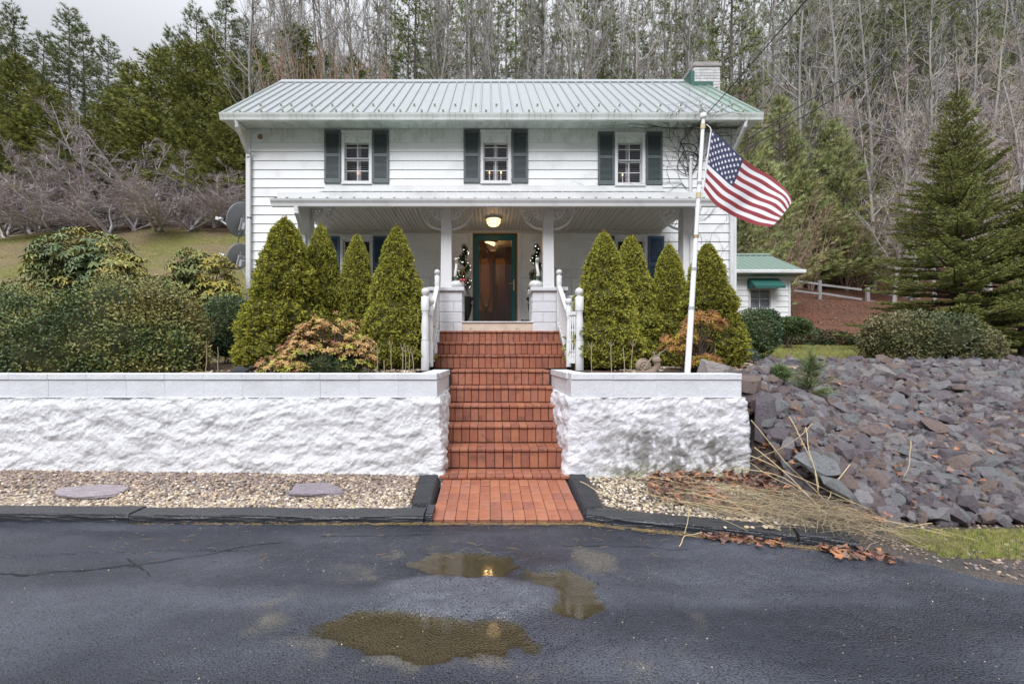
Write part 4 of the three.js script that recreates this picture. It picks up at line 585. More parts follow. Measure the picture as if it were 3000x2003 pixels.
// ---------- swans, urns with lit spiral topiaries, little figures by the door ----------
{
  R = mulberry(43);
  const plast = std([0.74, 0.73, 0.70], 0.5, { map: retile(T.speck, 3, 3) });
  function swan(label, x, z, s) {
    const o = thing('swan_planter', label, 'figurine', 'white swan figures on the pier caps', [x, 2.632, z]);
    part('body', lathe([[0, 0], [0.09, 0.0], [0.118, 0.04], [0.122, 0.08], [0.10, 0.125], [0.05, 0.15], [0, 0.152]], 16).scale(1.08, 1, 1.25), plast, o);
    const nk = part('neck', pipe([[0.02 * s, 0.12, 0.06], [0.03 * s, 0.24, 0.10], [0.015 * s, 0.36, 0.09], [0.01 * s, 0.46, 0.07], [0.012 * s, 0.505, 0.10]], 0.027, 9, 20), plast, o);
    part('head', new THREE.SphereGeometry(0.036, 12, 10).scale(0.95, 0.95, 1.35).translate(0.012 * s, 0.505, 0.11), plast, o);
    part('beak', new THREE.ConeGeometry(0.016, 0.06, 8).rotateX(Math.PI * 0.62).translate(0.012 * s, 0.488, 0.17), std([0.10, 0.09, 0.09], 0.5), o);
    const w = new Soup(); for (let i = 0; i < 160; i++) { const a = R() * 6.28, r = 0.055, c = [0.028 * s + Math.cos(a) * r, 0.17 + rr(-0.02, 0.02), 0.08 + Math.sin(a) * r], d = [rr(-1, 1), rr(-0.6, 1), rr(-1, 1)], e = V.mad(c, V.nrm(d), 0.04); w.tri(V.add(c, [0.006, 0, 0]), V.add(c, [-0.006, 0.004, 0]), e, [0.03, 0.08 * rr(0.7, 1.3), 0.045]); }
    part('wreath', w.geo(), M.leaf, o);
    if (s < 0) part('bow', merge([new THREE.SphereGeometry(0.035, 8, 6).scale(1, 0.75, 0.5).translate(0.075, 0.135, 0.13), new THREE.SphereGeometry(0.035, 8, 6).scale(1, 0.75, 0.5).translate(0.125, 0.135, 0.12), new THREE.SphereGeometry(0.016, 8, 6).translate(0.1, 0.14, 0.14)]), std([0.38, 0.05, 0.06], 0.6), o);
  }
  swan('white swan figure with wreath and red bow on the left pier cap', px(1340, 7.8), -7.80, -1);
  swan('white swan figure with green wreath on the right pier cap', px(1570, 7.8), -7.80, 1);
  function topiary(label, x, z, bowSide) {
    const o = thing('spiral_topiary', label, 'potted plant', 'lit spiral topiaries in dark urns beside the door', [x, 2.004, z]);
    const urn = part('urn', lathe([[0, 0], [0.13, 0], [0.14, 0.03], [0.08, 0.07], [0.06, 0.13], [0.10, 0.2], [0.15, 0.34], [0.165, 0.46], [0.15, 0.52], [0.20, 0.58], [0.21, 0.61], [0.17, 0.61], [0.15, 0.55], [0, 0.54]], 24), M.iron, o);
    for (let k = 0; k < 10; k++) { const pts = []; for (let i = 0; i <= 6; i++) { const t = i / 6, a = k / 10 * 6.2832 + t * 1.2, r = mix(0.075, 0.165, Math.sin(t * 1.4)) + 0.004; pts.push([Math.cos(a) * r, 0.14 + t * 0.34, Math.sin(a) * r]); } part('rib', pipe(pts, 0.014, 5, 10), M.iron, urn); }
    part('stem', pipe([[0, 0.5, 0], [0.02, 1.0, 0.01], [0, 1.62, 0]], 0.012, 5), std([0.08, 0.05, 0.03], 0.9), o);
    const s = new Soup(), bulbs = [];
    for (let i = 0; i < 5200; i++) { const t = R(), a = t * 6.2832 * 3.2 + 0.6, r = mix(0.13, 0.035, t), y = 0.6 + t * 1.08, q = mix(0.085, 0.05, t); const c = [Math.cos(a) * r + rr(-q, q) * 0.8, y + rr(-q, q), Math.sin(a) * r + rr(-q, q) * 0.8], d = V.nrm([rr(-1, 1), rr(-0.5, 1), rr(-1, 1)]), e = V.mad(c, d, 0.04), k = rr(0.6, 1.3); s.tri(V.add(c, [0.004, 0.003, 0]), V.add(c, [-0.004, 0, 0.004]), e, [0.016 * k, 0.034 * k, 0.012 * k]); if (i % 150 === 0) bulbs.push(new THREE.SphereGeometry(0.0075, 5, 4).translate(c[0] * 1.25, c[1], c[2] * 1.25 + 0.02)); }
    part('foliage', s.geo(), M.leaf, o);
    const lm = new THREE.MeshStandardMaterial(); lm.emissive.setRGB(1, 0.9, 0.7); lm.emissiveIntensity = 1.6; const b = part('fairy_lights', merge(bulbs), lm, o); b.userData.kind = 'stuff';
    const rib = std([0.45, 0.32, 0.10], 0.5); part('gold_bow', merge([pipe([[0, 1.18, 0.12], [0.09 * bowSide, 1.3, 0.14], [0.02 * bowSide, 1.2, 0.13], [-0.06, 1.12, 0.13], [0, 1.18, 0.12]], 0.012, 4), pipe([[0, 1.18, 0.12], [0.06 * bowSide, 1.02, 0.13], [0.03, 0.88, 0.12]], 0.01, 4), pipe([[0, 1.18, 0.12], [-0.05, 1.0, 0.13], [-0.02, 0.9, 0.12]], 0.01, 4)]), rib, o);
  }
  topiary('spiral topiary with fairy lights in dark urn, left of the door', px(1359, 8.9), -8.9, 1);
  topiary('spiral topiary with fairy lights and gold ribbon in dark urn, right of the door', px(1571, 8.9), -8.9, -1);
  const bs = thing('boot_brush', 'small dark boot brush on the porch floor right of the door', 'boot brush', null, [px(1540, 9.2), 2.002, -9.2]);
  part('base', cbx(0.2, 0.05, 0.1, 0.01).translate(0, 0.026, 0), M.wood, bs); for (let i = 0; i < 3; i++) part('brush', new THREE.CylinderGeometry(0.03, 0.034, 0.13, 8).translate(-0.07 + i * 0.07, 0.117, 0), M.wood, bs);
}
// ---------- hanging chain, cables, conduit, vines ----------
{
  R = mulberry(44);
  const ch = []; for (let i = 0; i < 9; i++) { const g = new THREE.TorusGeometry(0.017, 0.004, 5, 10).scale(0.65, 1, 1); if (i % 2) g.rotateY(Math.PI / 2); ch.push(g.translate(px(1158, 8), 4.17 - i * 0.028, -8.0)); }
  single('hanging_chain', merge(ch), M.steel, 'short chain hanging from the porch ceiling above the left spruces', 'chain');
  const wire = (label, pts, r) => single('overhead_cable', pipe(pts, r, 5, 40), M.cable, label, 'cable');
  const K = [px(1992, 9.4), py(418, 9.4), -9.38];
  const sag = (a, b, s) => Array.from({ length: 13 }, (_, i) => { const t = i / 12; return [mix(a[0], b[0], t), mix(a[1], b[1], t) - s * 4 * t * (1 - t), mix(a[2], b[2], t)]; });
  wire('black service cable running from the upper right down to the farmhouse wall', sag(K, [px(2480, 4.2), py(-140, 4.2), -4.2], 0.05), 0.008);
  wire('upper one of the two thin cables crossing in front of the pines', sag([px(2140, 12), py(438, 12), -12], [px(2880, 15), py(-50, 15), -15], 0.12), 0.019);
  wire('lower one of the two thin cables crossing in front of the pines', sag([px(2140, 12), py(462, 12), -12], [px(2960, 15), py(-40, 15), -15], 0.15), 0.019);
  const coil = []; for (let k = 0; k < 3; k++) { const pts = []; for (let i = 0; i <= 20; i++) { const a = i / 20 * 6.2832; pts.push([px(2012 + k * 10, HD) + Math.cos(a) * (0.21 - 0.05 * k) + 0.03 * Math.sin(a * 3 + k), py(480 - k * 4, HD) + Math.sin(a) * (0.26 - 0.06 * k), -HD + 0.05 + 0.012 * k + 0.008 * Math.sin(a)]); } coil.push(pipe(pts, 0.009, 5, 60)); }
  coil.push(pipe([K, [px(2000, HD), py(440, HD), -HD + 0.07], [px(2008, HD), py(470, HD), -HD + 0.08]], 0.009, 5, 12), pipe([[px(1990, HD), py(425, HD), -HD + 0.06], [px(2030, HD), py(432, HD), -HD + 0.09], [px(2044, HD), py(470, HD), -HD + 0.07]], 0.011, 5, 16));
  single('coiled_cable', merge(coil), M.cable, 'loops of black cable hung on the siding near the flag', 'cable');
  single('conduit', merge([rod([px(2020, HD), py(585, HD), -HD + 0.055], [px(2020, HD), py(470, HD), -HD + 0.055], 0.036, 0.036, 12), rod([px(2020, HD), py(470, HD), -HD + 0.055], [px(2020, HD), py(462, HD), -HD + 0.055], 0.05, 0.04, 12)].map((g) => muv(g))), M.trim, 'white vertical conduit pipe on the siding below the coiled cable', 'pipe');
  // leafless vine on the right of the upper wall, up under the soffit
  const s = new Soup(); const vine = (x, y, ang, n, r, depth) => { const pts = [], rad = []; let a = ang; for (let i = 0; i < n; i++) { const yy = Math.min(y, 6.43); pts.push([x, yy, -HD + 0.026 + r + (y > 6.4 ? (y - 6.4) : 0)]); rad.push(r * (1 - 0.7 * i / n)); a += rr(-0.5, 0.5); x += Math.cos(a) * 0.09; y += Math.sin(a) * 0.09; if (depth && R() < 0.22) vine(x, y, a + rr(-1.2, 1.2), Math.round(n * 0.6), r * 0.6, depth - 1); } if (pts.length > 1) tubeTo(s, pts, rad, 4, [0.13 * rr(0.7, 1.2), 0.105, 0.085]); };
  for (let i = 0; i < 7; i++) vine(px(rr(2000, 2060), HD), py(rr(560, 470), HD), 1.57 + rr(-0.4, 0.4), 16, 0.008, 2);
  for (let i = 0; i < 9; i++) vine(px(rr(1960, 2120), HD), 6.1 + rr(0, 0.3), rr(0.4, 2.8), 14, 0.007, 2);
  for (let i = 0; i < 5; i++) vine(px(rr(2050, 2110), HD), py(rr(640, 800), HD), 1.57 + rr(-0.6, 0.6), 10, 0.004, 1);
  // runners along the soffit
  for (let i = 0; i < 12; i++) { const pts = [], rad = []; let x = px(rr(1930, 2190), HD), z = -HD + 0.05, a = rr(-0.4, 0.4) + (R() < 0.6 ? Math.PI : 0); for (let k = 0; k < 22; k++) { pts.push([x, 6.446, z]); rad.push(0.007 * (1 - k / 26)); a += rr(-0.35, 0.35); x += Math.cos(a) * 0.08; z = clamp(z + Math.sin(a) * 0.05 + 0.008, -HD + 0.03, -9.1); } tubeTo(s, pts, rad, 4, [0.11, 0.09, 0.075]); }
  single('bare_vine', s.geo(), M.bark, 'leafless vine stems climbing the upper right wall and soffit', 'vine');
  single('siding_patch', (() => { const sh = new THREE.Shape(); for (let i = 0; i <= 18; i++) { const a = i / 18 * 6.2832, r = 0.055 * (0.8 + 0.4 * vn(Math.cos(a) * 2 + 5, Math.sin(a) * 2 + 5)); sh[i ? 'lineTo' : 'moveTo'](Math.cos(a) * r, Math.sin(a) * r * 1.1); } return muv(new THREE.ExtrudeGeometry(sh, { depth: 0.008, bevelEnabled: false }).translate(px(763, HD), py(401, HD), -HD + 0.013)); })(), std([0.36, 0.25, 0.12], 0.9, { map: retile(T.litter, 6, 6) }), 'brown peeled patch high on the siding at the upper left corner', 'patch');
}
// ---------- satellite dishes on the left gable ----------
{
  R = mulberry(45);
  function dish(label, cx, cy, cz, r, yaw, tilt, arm) {
    const o = thing('satellite_dish', label, 'satellite dish', 'grey satellite dishes on the left gable wall');
    const q = new THREE.Euler(tilt, yaw, 0, 'YXZ'), M4 = new THREE.Matrix4().makeRotationFromEuler(q).setPosition(cx, cy, cz), A = (x, y, z) => new THREE.Vector3(x, y, z).applyMatrix4(M4).toArray();
    const pts = []; for (let i = 0; i <= 10; i++) pts.push([r * i / 10, 0.12 * r * (i / 10) ** 2 * 1.3]); pts.push([r * 1.02, 0.156 * r + 0.004]); for (let i = 10; i >= 0; i--) pts.push([r * i / 10, 0.12 * r * (i / 10) ** 2 * 1.3 - 0.01]);
    part('reflector', lathe(pts, 36).rotateX(Math.PI / 2).scale(0.92, 1.05, 1).applyMatrix4(M4), std([0.28, 0.29, 0.31], 0.45, { map: retile(T.speck, 2, 2) }), o);
    part('mount', merge([cbx(0.16, 0.30, 0.05, 0.01).translate(0, -0.1 * 1, -0.05).applyMatrix4(M4), cbx(0.09, 0.16, 0.12, 0.01).translate(0, -0.12, -0.11).applyMatrix4(M4), muv(rod(A(0, -0.16, -0.10), [cx + 0.12, cy - 0.42, cz - 0.02], 0.026)), muv(rod([cx + 0.12, cy - 0.42, cz - 0.02], [HX0 - 0.0, cy - 0.60, cz], 0.026)), muv(rod(A(-0.10, -0.2, -0.06), A(0.06, 0.12, -0.06), 0.012))]), M.steel, o);
    part('feed_arm', muv(rod(A(0, -r * 0.85, -0.02), A(0, -r * 0.45, arm), 0.02)), M.steel, o);
    part('feed_horn', merge([cbx(0.10, 0.07, 0.13, 0.015).translate(0, -r * 0.42, arm + 0.03).applyMatrix4(M4), muv(rod(A(0.02, -r * 0.4, arm - 0.02), A(0.02, -r * 0.33, arm - 0.12), 0.03, 0.034))]), std([0.62, 0.62, 0.62], 0.5), o);
    if (r > 0.35) part('loop_cable', pipe([A(0, -0.25, -0.12), [cx - 0.1, cy - 0.46, cz], [cx - 0.06, cy - 0.62, cz], [cx + 0.1, cy - 0.58, cz], [cx + 0.16, cy - 0.4, cz]], 0.008, 5, 20), M.cable, o);
    rebase(o, cx, cy - 0.6, cz);
  }
  dish('upper grey satellite dish with long feed arm beside the farmhouse corner', px(710, 10.1), py(645, 10.1), -10.1, 0.385, -1.95, -0.36, 0.78);
  dish('lower grey satellite dish beside the farmhouse corner, above the round shrub', px(702, 10.0), py(753, 10.0), -10.0, 0.30, -2.0, -0.36, 0.62);
}
// ---------- flagpole and flag ----------
{
  R = mulberry(46);
  const D = 4.86, a = [px(2013, D), 1.12, -D], b = [px(2061, D), py(352, D), -D], o = thing('flagpole', 'leaning white telescoping flagpole rising behind the right wall', 'flagpole');
  const at = (t) => [mix(a[0], b[0], t), mix(a[1], b[1], t), -D], white = std([0.80, 0.80, 0.80], 0.35), cuts = [0, 0.28, 0.43, 0.555, 0.76, 1], rad = [0.033, 0.029, 0.026, 0.0235, 0.0205];
  rad.forEach((r, i) => { part('pole_section', rod(at(cuts[i]), at(cuts[i + 1]), r, r - 0.001, 16), white, o); if (i) part('ring', rod(at(cuts[i] - 0.008), at(cuts[i] + 0.004), r + 0.005, r + 0.005, 16), i === 3 ? M.brass : M.steel, o); });
  part('ring', rod(at(0.965), at(0.985), 0.026, 0.026, 14), std([0.55, 0.46, 0.28], 0.5), o); part('ring', rod(at(0.70), at(0.722), 0.028, 0.028, 14), std([0.55, 0.46, 0.28], 0.5), o);
  part('ball', merge([new THREE.SphereGeometry(0.037, 18, 14).translate(b[0], b[1] + 0.045, b[2]), rod(at(0.99), [b[0], b[1] + 0.02, b[2]], 0.015)].map((g) => muv(g))), white, o);
  rebase(o, a[0], a[1], a[2]);
  // the flag: its print drawn flat, the cloth bent by the breeze
  const W = 1520, H = 800, c = document.createElement('canvas'); c.width = W; c.height = H; const q = c.getContext('2d'), red = 'rgb(138,42,48)', blue = 'rgb(46,52,84)', cream = 'rgb(226,224,226)';
  for (let i = 0; i < 13; i++) { q.fillStyle = i % 2 ? cream : red; q.fillRect(0, i * H / 13, W, H / 13 + 1); }
  const uw = 0.4 * W, uh = 7 / 13 * H; q.fillStyle = blue; q.fillRect(0, 0, uw, uh); q.fillStyle = cream;
  const star = (x, y, r) => { q.beginPath(); for (let i = 0; i < 10; i++) { const t = -Math.PI / 2 + i * Math.PI / 5, k = i % 2 ? r * 0.4 : r; q[i ? 'lineTo' : 'moveTo'](x + Math.cos(t) * k, y + Math.sin(t) * k); } q.closePath(); q.fill(); };
  for (let r = 0; r < 9; r++) for (let k = 0; k < (r % 2 ? 5 : 6); k++) star(uw / 12 * (r % 2 ? 2 + k * 2 : 1 + k * 2), uh / 10 * (r + 1), 27);
  q.fillStyle = cream; q.fillRect(0, 0, 26, H);
  const ft = new THREE.CanvasTexture(c); ft.colorSpace = THREE.SRGBColorSpace; ft.magFilter = THREE.LinearFilter;
  const crv = (l) => new THREE.CatmullRomCurve3(l.map(([x, y, d]) => new THREE.Vector3(px(x, d), py(y, d), -d)));
  const top = crv([[2082, 376, 4.83], [2171, 456, 4.74], [2255, 516, 4.80], [2300, 556, 4.72], [2322, 590, 4.66]]), bot = crv([[2061, 554, 4.85], [2104, 608, 4.72], [2170, 640, 4.70], [2222, 659, 4.60], [2254, 668, 4.55]]);
  const nu = 60, nv = 36, P = [], U = [], I = [];
  for (let j = 0; j <= nv; j++) for (let i = 0; i <= nu; i++) { const u = i / nu, v = j / nv, A = top.getPointAt(u), B = bot.getPointAt(u), w = 0.028 * u * Math.sin(u * 9 - v * 2.2 + 0.6) + 0.010 * Math.sin(u * 21 + v * 6) * u; P.push(mix(A.x, B.x, v), mix(A.y, B.y, v) - 0.02 * Math.sin(v * Math.PI) * (1 - u), mix(A.z, B.z, v) + w + 0.04 * Math.sin(v * Math.PI) * u); U.push(u, 1 - v); }
  for (let j = 0; j < nv; j++) for (let i = 0; i < nu; i++) { const k = j * (nu + 1) + i; I.push(k, k + nu + 1, k + nu + 2, k, k + nu + 2, k + 1); }
  const fg = new THREE.BufferGeometry(); fg.setAttribute('position', new THREE.BufferAttribute(new Float32Array(P), 3)); fg.setAttribute('uv', new THREE.BufferAttribute(new Float32Array(U), 2)); fg.setIndex(I); fg.computeVertexNormals();
  const fm = phys([1, 1, 1], 0.85, { map: ft, transmission: 0.3, thickness: 0, bumpMap: retile(T.rough, 8, 4), bumpScale: 0.001 });
  const flag = thing('flag', 'striped flag with white stars on blue blowing from the flagpole', 'flag'); part('cloth', fg, fm, flag);
  part('halyard', merge([pipe([[px(2068, 4.84), py(366, 4.84), -4.83], [px(2078, 4.84), py(376, 4.84), -4.82], [px(2081, 4.84), py(388, 4.84), -4.82]], 0.005, 5, 10), pipe([[px(2081, 4.84), py(388, 4.84), -4.825], [px(2070, 4.84), py(470, 4.84), -4.83], [px(2060, 4.84), py(556, 4.84), -4.84]], 0.006, 5, 14), pipe([[px(2060, 4.84), py(556, 4.84), -4.84], [px(2056, 4.84), py(572, 4.84), -4.85]], 0.005, 5, 6)]), white, flag);
  rebase(flag, px(2070, D), 3.0, -D);
}
// ---------- gravel, broken stone, leaves, dead stalks ----------
const inPoly = (x, y, p) => { let c = false; for (let i = 0, j = p.length - 1; i < p.length; j = i++) if (p[i][1] > y !== p[j][1] > y && x < (p[j][0] - p[i][0]) * (y - p[i][1]) / (p[j][1] - p[i][1]) + p[i][0]) c = !c; return c; };
{
  R = mulberry(51);
  const peb = new THREE.IcosahedronGeometry(1, 1), pp = peb.attributes.position; for (let i = 0; i < pp.count; i++) { const x = pp.getX(i), y = pp.getY(i), z = pp.getZ(i), k = 0.85 + 0.3 * vn(x * 1.7 + 9, y * 1.7 + 9, z * 1.7 + 9); pp.setXYZ(i, x * k, y * k, z * k); } peb.computeVertexNormals();
  const pm = std([1, 1, 1], 0.6);
  const light = [[0.48, 0.41, 0.29], [0.54, 0.49, 0.40], [0.40, 0.30, 0.19], [0.50, 0.43, 0.31], [0.34, 0.26, 0.17]], brown = [[0.21, 0.155, 0.125], [0.27, 0.19, 0.145], [0.16, 0.13, 0.12], [0.34, 0.255, 0.18], [0.24, 0.195, 0.18]];
  const gravel = (name, label, n, x0, x1, d0, d1, hf, mixf, s0, s1, ok) => {
    const l = []; for (let i = 0; i < n; i++) { const x = rr(x0, x1), d = rr(d0, d1); if (ok && !ok(x, d)) continue; const s = rr(s0, s1), k = R() < mixf(x, d) ? pick(light) : pick(brown), t = rr(0.6, 1.35); l.push([x, hf(x, d) + rr(-0.3, 0.55) * s, -d, rr(-0.5, 0.5), R() * 6.28, rr(-0.5, 0.5), s * rr(0.9, 1.5), s * rr(0.45, 0.75), s * rr(0.8, 1.1), [k[0] * t, k[1] * t, k[2] * t]]); }
    return scatter(name, peb, pm, l, null, label, 'gravel');
  };
  gravel('bed_gravel', 'cream and brown gravel bed under the long white wall', 22000, -6.6, -0.70, 3.72, 4.62, T.bedL, (x, d) => 0.12 + 0.42 * (1 - sstep(3.85, 4.3, d + 0.4 * (fbm(x * 2.5, d * 3, 4, 3) - 0.5))), 0.008, 0.0155, (x, d) => x < -0.715 || d < 3.72);
  gravel('corner_gravel', 'pale gravel under dead stalks right of the brick walk', 3600, 1.0, 2.6, 3.3, 4.6, T.wash, (x, d) => 0.86, 0.008, 0.015, (x, d) => d > 3.82 - 0.28 * (x - 0.83) && d + 0.5 * x < 5.4 + 0.3 * fbm(x * 4, d * 4) && x - 1.03 > (d - 3.7) * 0.03);
  gravel('garden_gravel', 'pale gravel around the garden shrubs behind the walls', 11000, -5.0, 4.6, 4.78, 8.2, (x, d) => land(x, d) + 0.004, (x, d) => 0.7, 0.012, 0.024, (x, d) => !(x > -0.95 && x < 1.4) && !(d < 5.0 && x < 2.75 && x > -9 && d < 4.8) && (x < 2.8 || d > 4.9 + 0.75 * (x - 2.7)) && fbm(x * 1.5, d * 1.5, 6, 3) > (d > 6.6 ? 0.5 : 0.36) && (x < 2 ? d < 6.6 : d < 8.2) && !(x < -2.6 && fbm(x, d) < 0.55));
  gravel('wash_gravel', 'small stones lying in the muddy wash by the drive', 1300, 2.5, 5.2, 2.62, 3.7, T.wash, () => 0.08, 0.005, 0.013, (x, d) => d > 3.5 - 0.9 * sstep(2.4, 3.4, x));
  // loose grit on the asphalt
  gravel('drive_grit', 'tiny loose grit scattered over the asphalt drive', 1200, -3.6, 3.6, 1.8, 3.55, (x, d) => T.asphaltAt(x, d), () => 0.3, 0.0012, 0.0032, (x, d) => fbm(x * 1.5, d * 2, 9, 3) > 0.46);

  // angular broken slate: a few flaked shapes, each with its own flat facets
  function shard(seed, flat) {
    const r = mulberry(seed), k0 = 0.85 + r() * 0.5, k1 = 0.6 + r() * 0.35, pts = [];
    for (let i = 0; i < 15; i++) { const a = (i + r() * 0.9) / 15 * 6.2832 * 2, e = 0.72 + 0.28 * r(), s = i % 2 ? 1 : -1; pts.push(new THREE.Vector3(Math.cos(a) * k0 * e, s * flat * (0.45 + 0.35 * r()), Math.sin(a) * k1 * e)); }
    const g = new ConvexGeometry(pts); g.computeVertexNormals(); return muv(g);
  }
  const shards = Array.from({ length: 20 }, (_, i) => shard(100 + i, 0.45 + 0.55 * h3(i, 3, 1)));
  const tones = [[0.37, 0.32, 0.345], [0.47, 0.43, 0.46], [0.28, 0.245, 0.27], [0.56, 0.54, 0.55], [0.46, 0.35, 0.30], [0.42, 0.44, 0.44], [0.35, 0.28, 0.28], [0.58, 0.53, 0.50]].map((k) => std(k, 0.4, { map: retile(T.brick, 1.3, 1.3), bumpMap: retile(T.tie, 0.9, 1.3), bumpScale: 0.05 }));
  const spots = [];
  const okRock = (x, d) => { const foot = 3.62 - 0.1 * sstep(3, 6, x) + 0.28 * (1 - sstep(2.8, 3.7, x)), top = mix(5.0, 7.3, sstep(2.9, 5.0, x)); return d > foot - 0.12 + 0.25 * (fbm(x * 2, 4) - 0.5) && d < top + 0.1 && !(x < 2.86 && d > 3.9) && !(x < 3.4 && d < 3.98 - 0.6 * (x - 2.75)); };
  for (let i = 0; i < 34000 && spots.length < 7000; i++) {
    const d = 3.5 + 4.1 * R() ** 1.15, x = rr(2.75, Math.min(9.6, px(3520, d))); if (!okRock(x, d)) continue;
    const s = (0.034 + 0.072 * R() ** 2.4) * (R() < 0.04 ? 1.35 : 1), gap = s * 0.55; if (spots.some((q) => Math.abs(q[0] - x) < gap && Math.hypot(q[0] - x, q[1] - d) < (s + q[2]) * 0.42)) continue;
    spots.push([x, d, s, s / d * (x < px(3010, d) ? 1 : 0)]);
  }
  const place = ([x, d, s], m) => { const e = 0.05, sx = (rockSlope(x + e, d) - rockSlope(x - e, d)) / (2 * e), sd = (rockSlope(x, d + e) - rockSlope(x, d - e)) / (2 * e); m.position.set(x, rockSlope(x, d) - 0.02 + s * rr(-0.3, 0.75), -d); m.rotation.set(Math.atan(sd) * 0.8 + rr(-0.75, 0.75), rr(0, 6.28), Math.atan(sx) * 0.8 + rr(-0.7, 0.7), 'XZY'); m.scale.set(s * rr(1, 1.35), s * rr(0.85, 1.2), s * rr(0.9, 1.15)); };
  spots.sort((a, b) => b[3] - a[3]);
  const rest = [], o = new THREE.Object3D();
  spots.forEach((q, i) => {
    if (i < 290) { const m = single('broken_rock', pick(shards), pick(tones), 'angular purple grey stone among the larger ones on the stone bank', 'rock', 'larger stones of the bank right of the white wall'); place(q, m); }
    else { place(q, o); o.updateMatrix(); rest.push([Math.floor(R() * 8), pick(shards).clone().applyMatrix4(o.matrix)]); }
  });
  const bank = new THREE.Group(); bank.name = 'stone_bank'; tag(bank, 'mass of smaller broken grey stones filling the bank', 'stones', null, 'stuff'); scene.add(bank);
  for (let k = 0; k < 8; k++) { const l = rest.filter((r) => r[0] === k).map((r) => r[1]); if (l.length) part('stones', merge(l), tones[k], bank).userData.kind = 'stuff'; }
  const rock = (name, label, x, y, d, s, rot, k, seed, flat = 0.8) => { const m = single(name, shard(seed, flat), tones[k], label, 'rock'); m.position.set(x, y, -d); m.rotation.set(...rot); m.scale.set(...s); return m; };
  rock('tall_rock', 'tall dark purple stone standing against the end of the right wall', px(2232, 4.55), 0.75, 4.5, [0.15, 0.30, 0.16], [0.1, 0.5, 0.12], 2, 331, 1);
  rock('slab_rock', 'large flat green grey slab leaning at the foot of the stone bank', px(2400, 3.95), 0.40, 3.95, [0.27, 0.10, 0.20], [0.75, 0.2, -0.35], 5, 332, 0.4);
  rock('slab_rock', 'second long green grey slab below the large leaning one', px(2460, 3.75), 0.24, 3.75, [0.24, 0.10, 0.13], [0.6, -0.2, -0.55], 5, 338, 0.4);
  rock('wedge_rock', 'wedge shaped stone against the top corner of the right wall', px(2192, 4.75), 1.08, 4.75, [0.2, 0.16, 0.16], [0.2, 0.4, -0.1], 4, 335, 0.8);
  rock('boulder', 'large tan and grey boulder behind the end of the right wall', px(2110, 5.05), 1.17, 5.05, [0.31, 0.20, 0.22], [0.1, 0.3, -0.25], 7, 336, 0.9);
  // two thin flat slates lying on the gravel
  function slate(label, cx, cd, w, dp, seed, mat) { const r = mulberry(seed), pts = []; for (let i = 0; i < 13; i++) { const a = i / 13 * 6.2832, k = 0.75 + 0.4 * r(); pts.push([Math.cos(a) * w * k, Math.sin(a) * dp * k]); } const g = new THREE.ExtrudeGeometry(new THREE.Shape(pts.map((p) => new THREE.Vector2(...p))), { depth: 0.022, bevelEnabled: true, bevelThickness: 0.006, bevelSize: 0.008, bevelSegments: 1 }); g.rotateX(-Math.PI / 2); const m = single('flat_slate', muv(g), mat, label, 'slate', 'flat slates on the gravel bed'); m.position.set(cx, T.bedL(cx, cd) + 0.004, -cd); m.rotation.set(0.10, 0, -0.02); }
  slate('flat purple slate lying on the gravel at the far left', px(262, 4.05), 4.05, 0.33, 0.13, 61, tones[0]); slate('flat dark slate lying on the gravel near the brick walk', px(925, 4.1), 4.1, 0.29, 0.14, 66, tones[2]);
  for (const [x, y, s] of [[2125, 1531, 0.012], [2188, 1530, 0.018], [2205, 1537, 0.013], [2242, 1541, 0.02], [2258, 1543, 0.022], [2283, 1548, 0.01]]) { const d = 3.30; const m = single('pebble', peb, std(pick(light), 0.7), 'pale pebble lying on top of the right black timber', 'pebble', 'pebbles lying on the right timber'); m.position.set(px(x, d), 0.07 + s * 0.4, -d + 0.0); m.scale.set(s * 1.2, s * 0.7, s); m.rotation.y = R() * 6; }
}
